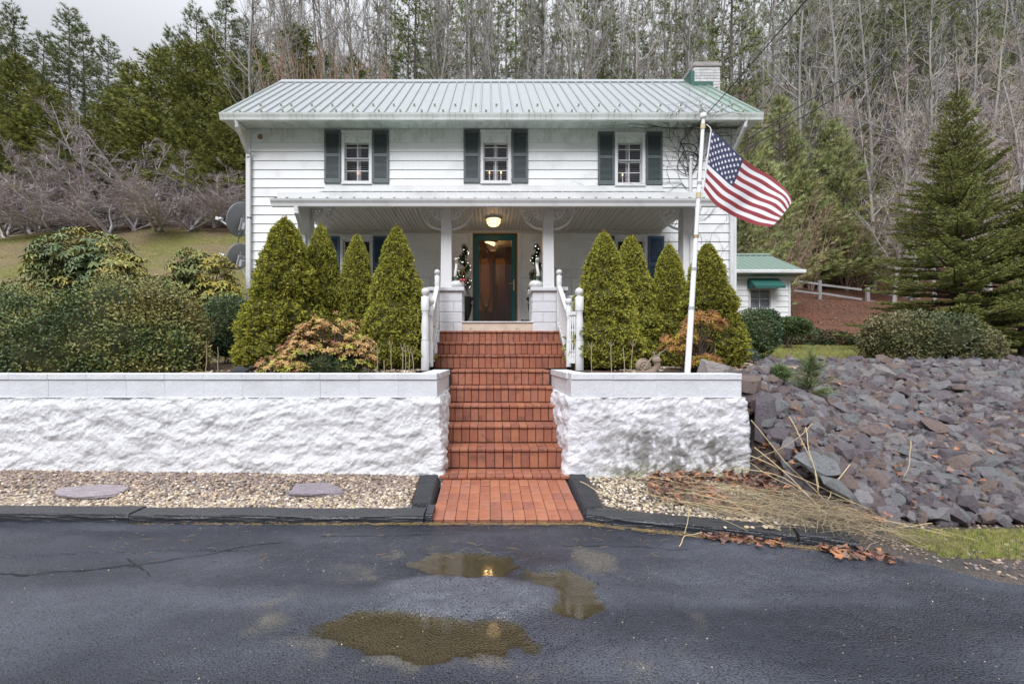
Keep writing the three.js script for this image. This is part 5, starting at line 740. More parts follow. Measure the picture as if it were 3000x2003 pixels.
// ---------- fallen leaves and dead stalks ----------
{
  R = mulberry(52);
  const s = new Soup(); s.quad([-0.5, 0, 0.0], [0, 0.1, 0.32], [0.5, 0.03, 0], [0, 0.12, -0.32], [1, 1, 1]); s.tri([0, 0.1, 0.32], [0.3, 0.16, 0.42], [0.3, 0.07, 0.15], [1, 1, 1]); s.tri([0, 0.12, -0.32], [0.28, 0.2, -0.44], [0.3, 0.07, -0.15], [1, 1, 1]);
  const lg = s.geo(); lg.deleteAttribute('color'); const lm = std([1, 1, 1], 0.6), tones = [[0.24, 0.10, 0.055], [0.17, 0.07, 0.05], [0.32, 0.16, 0.08], [0.12, 0.06, 0.045], [0.36, 0.15, 0.06], [0.22, 0.13, 0.095]];
  const leaves = (name, label, n, f) => { const l = []; for (let i = 0; i < n; i++) { const q = f(); if (!q) continue; const z = rr(0.03, 0.075), k = pick(tones), t = rr(0.6, 1.15); l.push([q[0], q[1] + rr(0.004, 0.035), -q[2], rr(-0.6, 0.6), R() * 6.28, rr(-0.6, 0.6), z, z * rr(0.6, 1.6), z, [k[0] * t, k[1] * t, k[2] * t]]); } scatter(name, lg, lm, l, null, label, 'leaves'); };
  leaves('fallen_leaves', 'brown fallen leaves heaped between the right wall and the timber', 3000, () => { const x = rr(1.0, 3.3), d = rr(3.05, 4.5); return d > 3.78 - 0.29 * (x - 0.83) + 0.2 && fbm(x * 2.2, d * 2.2, 3, 3) > 0.40 && (x > 1.5 || d > 4.25) ? [x, T.wash(x, d) + rr(0, 0.055), d] : null; });
  leaves('gutter_leaves', 'brown leaves caught along the front of the right timber', 420, () => { const x = rr(0.9, 2.9), d = 3.575 - 0.29 * (x - 0.83) - rr(0, 0.14) * R() * (0.5 + x * 0.4); return fbm(x * 3.5, 7, 2, 3) > 0.62 - 0.08 * x ? [x, -0.004, d] : null; });
  leaves('bank_leaves', 'brown leaves caught between the stones of the bank', 900, () => { const d = rr(3.6, 6.8), x = rr(2.9, 7); return fbm(x * 2, d * 2, 5, 3) > 0.47 ? [x, rockSlope(x, d) + rr(0, 0.04), d] : null; });
  leaves('scrub_leaves', 'rusty leaf litter covering the slope below the fence', 12000, () => { const d = rr(13.5, 27), x = rr(8.5, 21); return fbm(x * 0.7, d * 0.7, 2, 3) > 0.4 ? [x, land(x, d) + 0.01, d] : null; });
  // straw along the timber joints
  const st = new Soup(), straw = (n, f) => { for (let i = 0; i < n; i++) { const [x, y, d] = f(), a = R() * 6.28, L = rr(0.02, 0.09), k = rr(0.7, 1.2); tubeTo(st, [[x, y, -d], [x + Math.cos(a) * L * 0.5, y + rr(0, 0.012), -d + Math.sin(a) * L * 0.25], [x + Math.cos(a) * L, y + rr(0, 0.01), -d + Math.sin(a) * L * 0.5]], [0.0012, 0.0012, 0.0008], 3, [0.36 * k, 0.25 * k, 0.11 * k]); } };
  straw(700, () => { const x = -3 + 3.9 * R() ** 0.6; return [x, 0.006, 3.555 - Math.abs(rr(-0.03, 0.03))]; }); straw(500, () => { const x = rr(0.85, 2.6); return [x, 0.006, 3.565 - 0.29 * (x - 0.83) - Math.abs(rr(0, 0.06))]; }); straw(120, () => [rr(-3, 3), 0.004, rr(2.9, 3.5)]);
  tag(single('straw_litter', st.geo(), M.leaf, 'bits of straw and pine needles lying along the timbers', 'straw'), 0, 0, 0, 'stuff');
  // dead ornamental grass: fine mass and long canes
  const fine = new Soup();
  for (let i = 0; i < 1500; i++) { const t = R() ** 0.6, x0 = mix(1.6, 3.0, t) + rr(-0.3, 0.3), d0 = mix(4.1, 3.35, t) + rr(-0.35, 0.3); if (d0 < 3.85 - 0.29 * (x0 - 0.83) && x0 < 2.3) continue; const y0 = T.wash(x0, d0) + rr(0, 0.06 + 0.12 * Math.exp(-(((x0 - 2.75) / 0.3) ** 2))), a = rr(-1.2, 1.2) + (R() < 0.5 ? Math.PI : 0), L = rr(0.08, 0.34), k = rr(0.35, 1.35), b = rr(-0.4, 0.4); tubeTo(fine, [[x0, y0, -d0], [x0 + Math.cos(a) * L * 0.5, y0 + rr(0, 0.05), -d0 + Math.sin(a) * L * 0.5], [x0 + Math.cos(a + b) * L, y0 + rr(-0.03, 0.02), -d0 + Math.sin(a + b) * L]], [0.0014, 0.0013, 0.0007], 3, [0.36 * k, 0.29 * k, 0.195 * k]); }
  tag(single('dead_grass', fine.geo(), M.leaf, 'matted dead ornamental grass between right wall and stone bank', 'dead grass'), 0, 0, 0, 'stuff');
  const canes = new Soup(), cane = (s, pts, r, k) => tubeTo(s, pts, pts.map((_, i) => r * (1 - 0.55 * i / pts.length)), 5, [0.44 * k, 0.35 * k, 0.20 * k]);
  for (let i = 0; i < 58; i++) { const x = rr(1.35, 2.75), d = mix(4.25, 3.45, (x - 1.3) / 1.5) + rr(-0.3, 0.25); if (d < 3.9 - 0.29 * (x - 0.83)) continue; const a = rr(-0.5, 1.0) + (R() < 0.2 ? 1.4 : 0), L = rr(0.25, 0.9), y = T.wash(x, d) + 0.02 + rr(0, 0.07); cane(canes, [[x, y, -d], [x + Math.cos(a) * L * 0.33, y + rr(0, 0.05), -d + Math.sin(a) * L * 0.33], [x + Math.cos(a) * L * 0.7, y + rr(0, 0.05), -d + Math.sin(a + 0.2) * L * 0.7], [x + Math.cos(a) * L, y + rr(-0.02, 0.03), -d + Math.sin(a + 0.3) * L]], rr(0.002, 0.0042), rr(0.6, 1.15)); }
  tag(single('fallen_canes', canes.geo(), M.leaf, 'tangle of straw coloured canes lying on leaves below the right wall', 'canes'), 0, 0, 0, 'stuff');
  const long = [[[2200, 1230, 4.4], [2300, 1350, 4.1], [2420, 1470, 3.6], [2500, 1640, 2.95]], [[2312, 1220, 4.2], [2370, 1330, 3.95], [2400, 1440, 3.65]], [[2360, 1250, 4.1], [2375, 1330, 3.9], [2402, 1430, 3.6]], [[2668, 1290, 4.1], [2668, 1340, 4.0], [2650, 1400, 3.9]], [[2210, 1310, 4.2], [2350, 1430, 3.8], [2440, 1560, 3.3], [2480, 1640, 3.0]], [[1700, 1410, 4.2], [1780, 1450, 3.9], [1900, 1480, 3.75]], [[2200, 1335, 4.2], [2390, 1420, 3.8], [2560, 1500, 3.5]], [[2330, 1430, 3.8], [2250, 1390, 4.0], [2190, 1350, 4.2]], [[2600, 1550, 3.35], [2520, 1560, 3.3], [2470, 1640, 3.0]], [[2150, 1370, 4.0], [2300, 1400, 3.85], [2440, 1530, 3.4], [2470, 1600, 3.15]], [[2380, 1240, 4.1], [2330, 1290, 4.05], [2200, 1350, 4.2]], [[2730, 1532, 3.45], [2640, 1545, 3.4], [2590, 1550, 3.4]], [[2490, 1360, 3.9], [2440, 1430, 3.75], [2425, 1470, 3.6]], [[1990, 1600, 3.12], [2010, 1570, 3.2], [2060, 1560, 3.25]], [[2090, 1480, 3.7], [2230, 1500, 3.55], [2340, 1520, 3.45]]];
  for (const l of long) { const s2 = new Soup(); const pts = new THREE.CatmullRomCurve3(l.map(([x, y, d]) => new THREE.Vector3(px(x, d), Math.max(py(y, d), (px(x, d) > 0.86 ? T.wash(px(x, d), d) : 0) + 0.02), -d))).getPoints(12).map((v) => v.toArray()); cane(s2, pts.map((p, i) => V.add(p, [0.004 * Math.sin(i * 0.9), 0.003 * Math.sin(i * 1.3), 0.004 * Math.cos(i * 0.7)])), 0.0046, rr(0.9, 1.15)); single('dead_cane', s2.geo(), M.leaf, 'long pale dead cane sticking out of the heap by the stone bank', 'cane', 'long dead canes by the stone bank'); }
  // turf at the lower right and blades on the near lawn
  const blade = new Soup(); for (let i = 0; i < 5; i++) { const a = i * 1.3, c = [Math.cos(a) * 0.35, Math.sin(a) * 0.35]; blade.tri([c[0] * 0.3 - 0.06, 0, c[1] * 0.3], [c[0] * 0.3 + 0.06, 0, c[1] * 0.3 + 0.03], [c[0] * 1.6, 1, c[1] * 1.6], [1, 1, 1]); }
  const bg = blade.geo(); bg.deleteAttribute('color'); const bm = std([1, 1, 1], 0.8);
  const turf = (name, label, n, f, h) => { const l = []; for (let i = 0; i < n; i++) { const q = f(); if (!q) continue; const k = pick([[0.26, 0.28, 0.06], [0.20, 0.25, 0.055], [0.36, 0.32, 0.11], [0.31, 0.29, 0.08]]), t = rr(0.75, 1.2), z = h * rr(0.6, 1.4); l.push([q[0], q[1] - 0.004, -q[2], rr(-0.35, 0.35), R() * 6.28, rr(-0.35, 0.35), z * 0.8, z, z * 0.8, [k[0] * t, k[1] * t, k[2] * t]]); } scatter(name, bg, bm, l, null, label, 'grass'); };
  turf('verge_grass', 'patch of pale yellow green turf beside the drive at the lower right', 9000, () => { const x = rr(2.85, 5.2), d = rr(2.72, 3.5), e = (x - 2.9) * 0.28; return d < 3.36 + 0.05 * x * 0.2 && d > 2.95 - 0.06 * (x - 2.9) && x > 3.0 + 0.35 * Math.abs(d - 3.15) + 0.3 * (fbm(x * 4, d * 4, 2, 3) - 0.3) ? [x, T.wash(x, d), d] : null; }, 0.032);
  turf('lawn_grass', 'strip of mown yellow green lawn in front of the annex', 12000, () => { const d = rr(7.9, 13.4), x = rr(3.4, 12); return x > 4.2 && (d > 8.6 || x > 5.4) ? [x, land(x, d), d] : null; }, 0.045);
  turf('hill_grass', 'mossy grass on the slope left of the house', 14000, () => { const d = rr(11.5, 27), x = rr(-27, -5.6); return fbm(x * 0.5, d * 0.5, 4, 4) < 0.56 && x > -d * 1.2 ? [x, land(x, d), d] : null; }, 0.075);
}
// ---------- garden plants ----------
const vary = (k, a = 0.25, t = rr(1 - a, 1 + a)) => [k[0] * t * rr(0.92, 1.08), k[1] * t, k[2] * t * rr(0.85, 1.15)];
function leafTo(s, c, d, up, L, w, k, fold = 0.25, droop = 0) {       // a pointed leaf of four faces from c along d
  const u = V.nrm(V.cross(d, up)), n = V.cross(u, d), m = V.mad(V.mad(c, d, L * 0.5), n, -fold * w + droop * 0.12 * L), e = V.mad(V.mad(c, d, L), n, -droop * 0.3 * L), a = V.mad(m, u, w / 2), b = V.mad(m, u, -w / 2), a2 = V.mad(a, n, fold * w * 1.6), b2 = V.mad(b, n, fold * w * 1.6);
  s.tri(c, a2, m, k); s.tri(c, m, b2, k); s.tri(a2, e, m, k); s.tri(m, e, b2, k);
}
{ // --- clipped dwarf spruces
  R = mulberry(61);
  function dwarf(seed, H, Rm) {
    const r0 = R; R = mulberry(seed); const s = new Soup(), core = new Soup(), prof = (t) => Rm * Math.min(1, 0.74 + t * 2.6) * (1 - t) ** 0.66 * (1 + 0.05 * Math.sin(t * 22 + seed)) + 0.02;
    const lump = (a, t) => { const w = worley(a * 1.7 + seed * 3.1, t * 7), w2 = worley(a * 4.2 + seed, t * 16); return 1 + 0.24 * (0.55 - w[0]) + 0.36 * (0.5 - w2[0]); };
    const at = (t, a, k = 1) => { const r = prof(t) * lump(a, t) * k; return [Math.cos(a) * r, t * H + 0.05, Math.sin(a) * r]; };
    for (let i = 0; i < 15000; i++) {
      let t, a; do { t = R(); } while (R() > prof(t) / Rm + 0.06); a = R() * 6.2832; const c = at(t, a, rr(0.93, 1.0)), n = V.nrm([Math.cos(a), 0.42 + rr(-0.3, 0.3), Math.sin(a)]), k = vary([0.35, 0.345, 0.062], 0.42);
      for (let j = 0; j < 3; j++) { const d = dirAround(n, rr(0.2, 1.15), R() * 6.2832), e = V.mad(c, d, rr(0.018, 0.038)), u = V.mul(V.nrm(V.cross(d, [rr(-1, 1), rr(-1, 1), rr(-1, 1)])), 0.0085); s.tri(V.add(c, u), V.sub(c, u), e, k); }
    }
    for (let j = 0; j < 7; j++) { const c = [rr(-0.03, 0.03), H + rr(-0.06, 0.0), rr(-0.03, 0.03)], L = rr(0.08, 0.16); for (let i = 0; i < 26; i++) { const b = [c[0], c[1] + L * R(), c[2]], d = V.nrm([rr(-1, 1), rr(0.2, 1), rr(-1, 1)]); s.tri(V.add(b, [0.004, 0, 0]), V.add(b, [-0.004, 0, 0.003]), V.mad(b, d, 0.025), vary([0.26, 0.19, 0.04], 0.3)); } }
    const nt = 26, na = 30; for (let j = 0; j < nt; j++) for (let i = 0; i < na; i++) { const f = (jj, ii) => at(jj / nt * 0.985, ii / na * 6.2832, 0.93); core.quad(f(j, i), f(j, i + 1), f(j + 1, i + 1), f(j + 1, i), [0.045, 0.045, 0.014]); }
    const tr = new Soup(); tubeTo(tr, [[0, -0.15, 0], [0, 0.3, 0]], [0.04, 0.035], 7, [0.10, 0.07, 0.05]); R = r0;
    return [s.geo(), core.geo(), tr.geo()];
  }
  const kinds = [dwarf(1, 2.0, 0.50), dwarf(2, 2.0, 0.47), dwarf(3, 2.0, 0.52)];
  [[847, 643, 6.15, 0.52, 0, 'largest dwarf spruce cone at the far left end of the row', 835, 0.63],
    [865, 676, 6.45, 0.34, 1, 'narrow dwarf spruce leader behind the leftmost spruce cone', 868, 0.36],
    [936, 662, 6.75, 0.50, 2, 'second clipped dwarf spruce from the left, in front of the porch post', 940, 0.47],
    [1046, 690, 6.85, 0.5, 1, 'third dwarf spruce from the left, in front of the left lower window', 1046, 0.46],
    [1164, 668, 6.25, 0.5, 0, 'dwarf spruce cone nearest the steps on the left side', 1162, 0.50],
    [1773, 683, 6.25, 0.5, 2, 'dwarf spruce cone nearest the steps on the right side', 1768, 0.52],
    [1845, 692, 6.75, 0.5, 0, 'dwarf spruce in front of the right lower window', 1848, 0.50],
    [1960, 718, 6.80, 0.5, 1, 'dwarf spruce just left of the flagpole', 1960, 0.47],
    [2062, 714, 6.35, 0.5, 2, 'dwarf spruce cone at the far right end of the row, right of the flagpole', 2072, 0.50]].forEach(([ax, ay, d, , v, label, cx, rad], i) => {
    const x = px(cx, d), y0 = land(x, d) - 0.03, H = py(ay, d) - y0, o = thing('dwarf_spruce', label, 'spruce', 'clipped dwarf spruces along the porch', [x, y0, -d]), k = H / 2.05, m = [rad / 0.50, k, rad / 0.50];
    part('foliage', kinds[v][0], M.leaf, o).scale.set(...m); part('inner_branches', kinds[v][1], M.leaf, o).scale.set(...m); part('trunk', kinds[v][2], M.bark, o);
    o.rotation.y = i * 1.7;
  });
}
// --- leafy bushes: leaves over a lumpy heap of ellipsoids round a dark twiggy heart
function bush(seed, blobs, n, leaf, w, cols, jag = 0.14, lie = 0.8) {
  const r0 = R; R = mulberry(seed); const s = new Soup(), tw = new Soup(), vol = blobs.map((b) => b[3] * b[4] + b[4] * b[5] + b[3] * b[5]), tot = vol.reduce((a, b) => a + b);
  const inside = (p, skip, k) => blobs.some((b, i) => i !== skip && ((p[0] - b[0]) / b[3]) ** 2 + ((p[1] - b[1]) / b[4]) ** 2 + ((p[2] - b[2]) / b[5]) ** 2 < k);
  for (let i = 0; i < n; i++) {
    let q = R() * tot, j = 0; while (q > vol[j]) q -= vol[j++]; const b = blobs[j], d = V.nrm([rr(-1, 1), rr(-0.75, 1), rr(-1, 1)]), lum = 1 + jag * (fbm(d[0] * 3 + seed, d[1] * 3, d[2] * 3 + j * 7, 3) - 0.5) * 2.2 + 0.5 * jag * (fbm(d[0] * 11 + seed, d[1] * 11, d[2] * 11, 2) - 0.5), k = lum * rr(0.86, 1.02) ;
    const c = [b[0] + d[0] * b[3] * k, b[1] + d[1] * b[4] * k, b[2] + d[2] * b[5] * k]; if (inside(c, j, 0.72)) continue;
    const patch = fbm(c[0] * 2.4 + seed, c[1] * 2.4, c[2] * 2.4, 3), col = vary(cols[Math.min(cols.length - 1, Math.floor(clamp((patch - 0.3) / 0.4 + rr(-0.25, 0.25)) * cols.length))], 0.32), dir = dirAround(V.nrm([d[0], d[1] + 0.35, d[2]]), rr(0.3, 1.35), R() * 6.2832), up = V.nrm([d[0] + rr(-lie, lie), d[1] + 0.3 + rr(-lie, lie), d[2] + rr(-lie, lie)]);
    const L = leaf * rr(0.7, 1.25), u = V.nrm(V.cross(dir, up)), m = V.mad(c, dir, L * 0.5), e = V.mad(c, dir, L); s.quad(c, V.mad(m, u, w * L), e, V.mad(m, u, -w * L), col);
  }
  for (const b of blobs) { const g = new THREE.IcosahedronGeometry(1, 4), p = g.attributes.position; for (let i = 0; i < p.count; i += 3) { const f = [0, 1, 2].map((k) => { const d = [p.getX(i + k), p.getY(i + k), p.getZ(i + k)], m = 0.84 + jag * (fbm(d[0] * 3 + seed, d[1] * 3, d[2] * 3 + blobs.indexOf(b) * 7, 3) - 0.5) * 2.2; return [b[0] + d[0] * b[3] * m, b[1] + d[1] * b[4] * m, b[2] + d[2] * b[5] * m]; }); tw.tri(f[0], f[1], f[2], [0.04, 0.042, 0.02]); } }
  R = r0; return [s.geo(), tw.geo()];
}
function bushThing(name, label, x, y, d, mesh, mat = M.gloss, group, stems) { const o = thing(name, label, 'shrub', group, [x, y, -d]); part('foliage', mesh[0], mat, o); part('inner_twigs', mesh[1], M.bark, o); if (stems) part('stems', stems, M.bark, o); return o; }
const DKG = [[0.068, 0.10, 0.036], [0.11, 0.14, 0.042], [0.17, 0.185, 0.055], [0.25, 0.225, 0.075]], OLV = [[0.055, 0.075, 0.030], [0.085, 0.10, 0.03], [0.12, 0.12, 0.034], [0.15, 0.12, 0.04]];
{
  R = mulberry(62);
  // the big clipped hedge on the left, in three plants
  bushThing('boxwood_hedge', 'large dark clipped hedge plant above the wall at the left edge', px(70, 5.8), 1.1, 5.8, bush(11, [[-0.3, 0.45, 0, 1.0, 0.85, 0.8], [0.5, 0.35, 0.15, 0.8, 0.72, 0.72], [-1.2, 0.5, -0.1, 0.7, 0.8, 0.7]], 42000, 0.037, 0.28, DKG, 0.17), M.gloss, 'hedge plants above the left wall');
  bushThing('boxwood_hedge', 'widest mounded hedge plant in the middle of the left hedge', px(375, 5.8), 1.1, 5.8, bush(12, [[0, 0.45, 0, 0.98, 0.95, 0.85], [0.45, 0.34, 0.15, 0.55, 0.75, 0.65], [-0.5, 0.30, 0.3, 0.7, 0.7, 0.6]], 42000, 0.037, 0.28, DKG, 0.17), M.gloss, 'hedge plants above the left wall');
  bushThing('boxwood_hedge', 'low hedge lobe at the right end of the left hedge, by the dead stems', px(505, 5.5), 1.1, 5.5, bush(13, [[0, 0.22, 0, 0.40, 0.44, 0.36], [-0.45, 0.22, 0.1, 0.4, 0.4, 0.36]], 9000, 0.042, 0.27, DKG, 0.24), M.gloss, 'hedge plants above the left wall');
  bushThing('holly_shrub', 'round glossy dark green shrub at the left corner of the farmhouse', px(668, 7.3), 1.25, 7.3, bush(14, [[0, 0.62, 0, 0.42, 0.56, 0.45]], 9000, 0.036, 0.26, [[0.042, 0.075, 0.034], [0.06, 0.10, 0.042], [0.085, 0.125, 0.05]], 0.1));
  const stems = (list) => { const s = new Soup(); for (const [a, b, r] of list) tubeTo(s, [a, V.add(V.mul(V.add(a, b), 0.5), [rr(-0.05, 0.05), 0, rr(-0.05, 0.05)]), b], [r, r * 0.8, r * 0.5], 6, [0.09, 0.065, 0.05]); return s.geo(); };
  bushThing('holly_shrub', 'glossy dark green shrub in front of the annex, right of the last spruce cone', px(2212, 8.4), land(5, 8.4), 8.4, bush(15, [[0, 0.50, 0, 0.44, 0.48, 0.42], [0.18, 0.62, 0, 0.3, 0.36, 0.3]], 9000, 0.042, 0.27, [[0.042, 0.078, 0.035], [0.065, 0.105, 0.045], [0.095, 0.135, 0.055]], 0.12), M.gloss, null, stems([[[0, 0, 0], [0, 0.4, 0], 0.02]]));
  bushThing('bushy_sapling', 'small round headed shrub on bare stems at the annex corner', px(2312, 11), land(7.8, 11), 11, bush(16, [[0, 0.62, 0, 0.44, 0.2, 0.35], [0.2, 0.55, 0.05, 0.3, 0.2, 0.3], [-0.25, 0.5, 0, 0.25, 0.2, 0.25]], 4500, 0.05, 0.3, [[0.065, 0.105, 0.034], [0.10, 0.14, 0.045]], 0.2), M.gloss, null, stems([[[0, 0, 0], [-0.15, 0.5, 0], 0.025], [[0.03, 0, 0], [0.2, 0.5, 0.05], 0.02], [[-0.1, 0, 0], [-0.12, 0.45, 0.1], 0.03]]));
  bushThing('round_boxwood', 'big rounded boxwood at the top of the stone bank, left of the firs', px(2705, 7.9), land(8, 7.9) - 0.1, 7.9, bush(17, [[0, 0.48, 0, 1.0, 0.56, 0.75], [-0.55, 0.45, 0.1, 0.6, 0.55, 0.55], [0.6, 0.36, 0.1, 0.6, 0.45, 0.5]], 24000, 0.042, 0.27, [[0.070, 0.088, 0.036], [0.10, 0.112, 0.042], [0.145, 0.135, 0.052], [0.20, 0.17, 0.085]], 0.2), M.gloss, null, stems([[[0, -0.1, 0], [0.1, 0.3, 0.1], 0.03], [[-0.3, -0.1, 0.2], [-0.4, 0.3, 0.2], 0.025], [[0.3, -0.1, 0.2], [0.5, 0.3, 0.2], 0.025]]));
  // low ivy bank behind the lawn
  const iv = []; for (let i = 0; i < 7; i++) iv.push([i * 0.55 - 1.6, 0.28 - i * 0.03, -0.15 * i, 0.5, 0.42 - i * 0.03, 0.4]);
  bushThing('ivy_bank', 'low bank of dark ivy running from the annex corner behind the lawn', px(2440, 12.6), land(10, 12.6) + 0.02, 12.6, bush(18, iv, 11000, 0.055, 0.36, [[0.055, 0.08, 0.034], [0.085, 0.11, 0.045], [0.16, 0.085, 0.05]], 0.2));
  bushThing('grey_shrub', 'small blue grey tuft at the foot of the rightmost spruce', px(2185, 7.2), land(4.3, 7.2), 7.2, bush(19, [[0, 0.1, 0, 0.2, 0.14, 0.16]], 1600, 0.05, 0.08, [[0.07, 0.10, 0.08], [0.10, 0.13, 0.10]], 0.2), M.leaf);
  bushThing('low_shrub', 'low green leafy shrub under the rusty bush at the left', px(935, 5.15), 1.15, 5.15, bush(20, [[0, 0.10, 0, 0.32, 0.2, 0.2], [0.25, 0.08, 0, 0.2, 0.14, 0.18]], 2600, 0.035, 0.26, [[0.035, 0.06, 0.02], [0.06, 0.08, 0.025]], 0.2));
}
{ // --- rhododendrons and andromedas: whorls of long leaves on branching stems
  R = mulberry(63);
  function whorls(seed, blobs, n, L, w, cols, tips, per = 8, droop = 0.9) {
    const r0 = R; R = mulberry(seed); const s = new Soup(), st = new Soup(), bl = new Soup();
    for (let i = 0; i < n; i++) {
      const b = pick(blobs), d = V.nrm([rr(-1, 1), rr(-0.45, 1), rr(-1, 1)]), k = rr(0.45, 1) ** 0.5 * (0.85 + 0.3 * fbm(d[0] * 3 + seed, d[1] * 3, d[2] * 3, 2)), c = [b[0] + d[0] * b[3] * k, b[1] + d[1] * b[4] * k, b[2] + d[2] * b[5] * k]; if (c[1] < 0.02) continue;
      const ax = V.nrm([d[0] * 0.6, 0.9, d[2] * 0.6 + 0.1]), patch = fbm(c[0] * 2 + seed, c[1] * 2, c[2] * 2, 2), kc = cols[Math.min(cols.length - 1, Math.floor(clamp((patch - 0.3) / 0.4 + rr(-0.3, 0.3)) * cols.length))];
      for (let j = 0; j < per; j++) { const a = j / per * 6.2832 + rr(-0.2, 0.2), q = dirAround(ax, rr(0.9, 1.5) + 0.25 * droop, a), up = ax; leafTo(s, c, q, up, L * rr(0.75, 1.15), w * rr(0.85, 1.1), vary(kc, 0.2), 0.2, droop); }
      if (tips && R() < tips[1]) for (let j = 0; j < 7; j++) { const dd = dirAround([ax[0], ax[1] * 0.7, ax[2]], rr(0.2, 1.2), R() * 6.28); tubeTo(bl, [c, V.mad(c, dd, L * 0.7), V.add(V.mad(c, dd, L * 1.3), [0, -0.35 * L, 0])], [0.0025, 0.004, 0.0015], 3, vary(tips[0], 0.3)); }
      if (R() < 0.5) tubeTo(st, [[b[0] * 0.3 + rr(-0.05, 0.05), 0, b[2] * 0.3], [c[0] * 0.6 + rr(-0.06, 0.06), c[1] * 0.55, c[2] * 0.6], c], [0.014, 0.009, 0.004], 4, [0.10, 0.075, 0.06]);
    }
    R = r0; return [s, st, bl];
  }
  const put = (name, label, x, y, d, [s, st, bl], cat = 'shrub', mat = M.gloss, turn = 0, sc = 1) => { const o = thing(name, label, cat, null, [x, y, -d]); part('foliage', s.geo(), mat, o); part('stems', st.geo(), M.bark, o); if (bl.p.length) part('flower_buds', bl.geo(), M.leaf, o); o.rotation.y = turn; o.scale.setScalar(sc); return o; };
  const rho = [[0.12, 0.165, 0.07], [0.18, 0.215, 0.075], [0.26, 0.265, 0.085], [0.32, 0.28, 0.075]];
  put('rhododendron', 'tall pale green rhododendron behind the left hedge', px(255, 9.2), 1.75, 9.2, whorls(31, [[0, 1.65, 0, 1.0, 0.75, 0.8], [0.55, 1.3, 0.1, 0.75, 0.6, 0.7], [-0.55, 1.4, 0, 0.6, 0.7, 0.6]], 640, 0.16, 0.052, rho));
  put('rhododendron', 'yellow green rhododendron between the hedge and the satellite dishes', px(590, 8.8), 1.6, 8.8, whorls(32, [[0, 1.35, 0, 0.65, 0.68, 0.6], [0.35, 0.85, 0.1, 0.6, 0.6, 0.5], [-0.3, 0.95, 0, 0.55, 0.6, 0.5]], 520, 0.14, 0.046, [[0.16, 0.19, 0.06], [0.27, 0.265, 0.07], [0.36, 0.30, 0.06]]));
  put('rhododendron', 'pale rhododendron cut by the left edge of the picture', px(35, 8.4), 1.5, 8.4, whorls(35, [[0, 0.7, 0, 0.6, 0.6, 0.5], [-0.5, 0.6, 0, 0.7, 0.6, 0.5]], 240, 0.13, 0.04, rho));
  const rust = [[0.17, 0.22, 0.055], [0.31, 0.31, 0.07], [0.42, 0.37, 0.09], [0.45, 0.29, 0.12]], pink = [0.50, 0.27, 0.17];
  put('andromeda', 'domed andromeda bush with rusty and yellow leaves left of the steps', px(965, 5.35), 1.15, 5.35, whorls(33, [[0, 0.42, 0, 0.46, 0.36, 0.36], [0.32, 0.24, 0.06, 0.30, 0.28, 0.26], [-0.22, 0.25, 0.1, 0.34, 0.3, 0.3]], 420, 0.068, 0.022, rust, [pink, 0.22], 9, 0.5), 'shrub', M.leaf);
  put('andromeda', 'low reddish andromeda at the wall, left of the domed one', px(815, 5.05), 1.13, 5.05, whorls(34, [[0, 0.12, 0, 0.28, 0.18, 0.2], [0.22, 0.08, 0, 0.22, 0.14, 0.16]], 150, 0.062, 0.02, rust, [pink, 0.35], 9, 0.4), 'shrub', M.leaf);
  put('andromeda', 'leggy yellow andromeda with pink buds beside the flagpole', px(2035, 5.5), 1.16, 5.5, whorls(36, [[0.1, 0.66, 0, 0.28, 0.16, 0.2], [-0.18, 0.38, 0.05, 0.26, 0.18, 0.2], [0.05, 0.14, 0.1, 0.22, 0.10, 0.15]], 120, 0.075, 0.022, [[0.20, 0.20, 0.03], [0.33, 0.27, 0.035], [0.36, 0.20, 0.05]], [[0.50, 0.24, 0.13], 0.8], 8, 0.4), 'shrub', M.leaf);
  // --- small long-needled pine on the stones, and a tuft by the rusty bush
  const needlePine = (label, x, y, d, H, W, seed) => { R = mulberry(seed); const s = new Soup(), st = new Soup(); tubeTo(st, [[0, -0.1, 0], [0.01, H * 0.5, 0], [0, H, 0]], [0.018, 0.012, 0.004], 6, [0.14, 0.11, 0.07]);
    const tip = (p, d2, n, L) => { for (let i = 0; i < n; i++) { const c = V.mad(p, d2, rr(-0.12, 0.03)), q = dirAround(d2, rr(0.2, 0.85), R() * 6.28), e = V.add(V.mad(c, q, L * rr(0.8, 1.2)), [0, -0.012, 0]), u = V.mul(V.nrm(V.cross(q, [rr(-1, 1), 1, rr(-1, 1)])), 0.0016), m = V.mad(c, q, L * 0.5), k = vary([0.16, 0.21, 0.085], 0.3); s.tri(V.add(c, u), V.sub(c, u), V.add(m, u), k); s.tri(V.sub(m, u), V.add(m, u), e, k); s.tri(V.sub(c, u), V.sub(m, u), V.add(m, u), k); } };
    for (let k = 0; k < 46; k++) { const t = R() ** 1.5, a = R() * 6.28, r = W * (1 - t * 0.85) * rr(0.4, 1), b = [0, H * t * 0.8 + 0.03, 0], e = [Math.cos(a) * r, b[1] + r * rr(0.1, 0.6), Math.sin(a) * r], dd = V.nrm(V.sub(e, b)); tubeTo(st, [b, V.mul(V.add(b, e), 0.5), e], [0.008, 0.006, 0.004], 4, [0.14, 0.11, 0.06]); tip(e, dd, 46, 0.105); tip(V.mul(V.add(b, e), 0.5), dd, 22, 0.09); }
    for (let k = 0; k < 5; k++) tip([0, H * (0.7 + k * 0.075), 0], [0, 1, 0], 40, 0.10);
    const o = thing('pine_seedling', label, 'pine', null, [x, y, -d]); part('needles', s.geo(), M.leaf, o); part('stems', st.geo(), M.bark, o); };
  needlePine('small soft needled pine growing among the stones of the bank', px(2375, 5.35), rockSlope(px(2375, 5.35), 5.35) - 0.02, 5.35, 0.58, 0.30, 71);
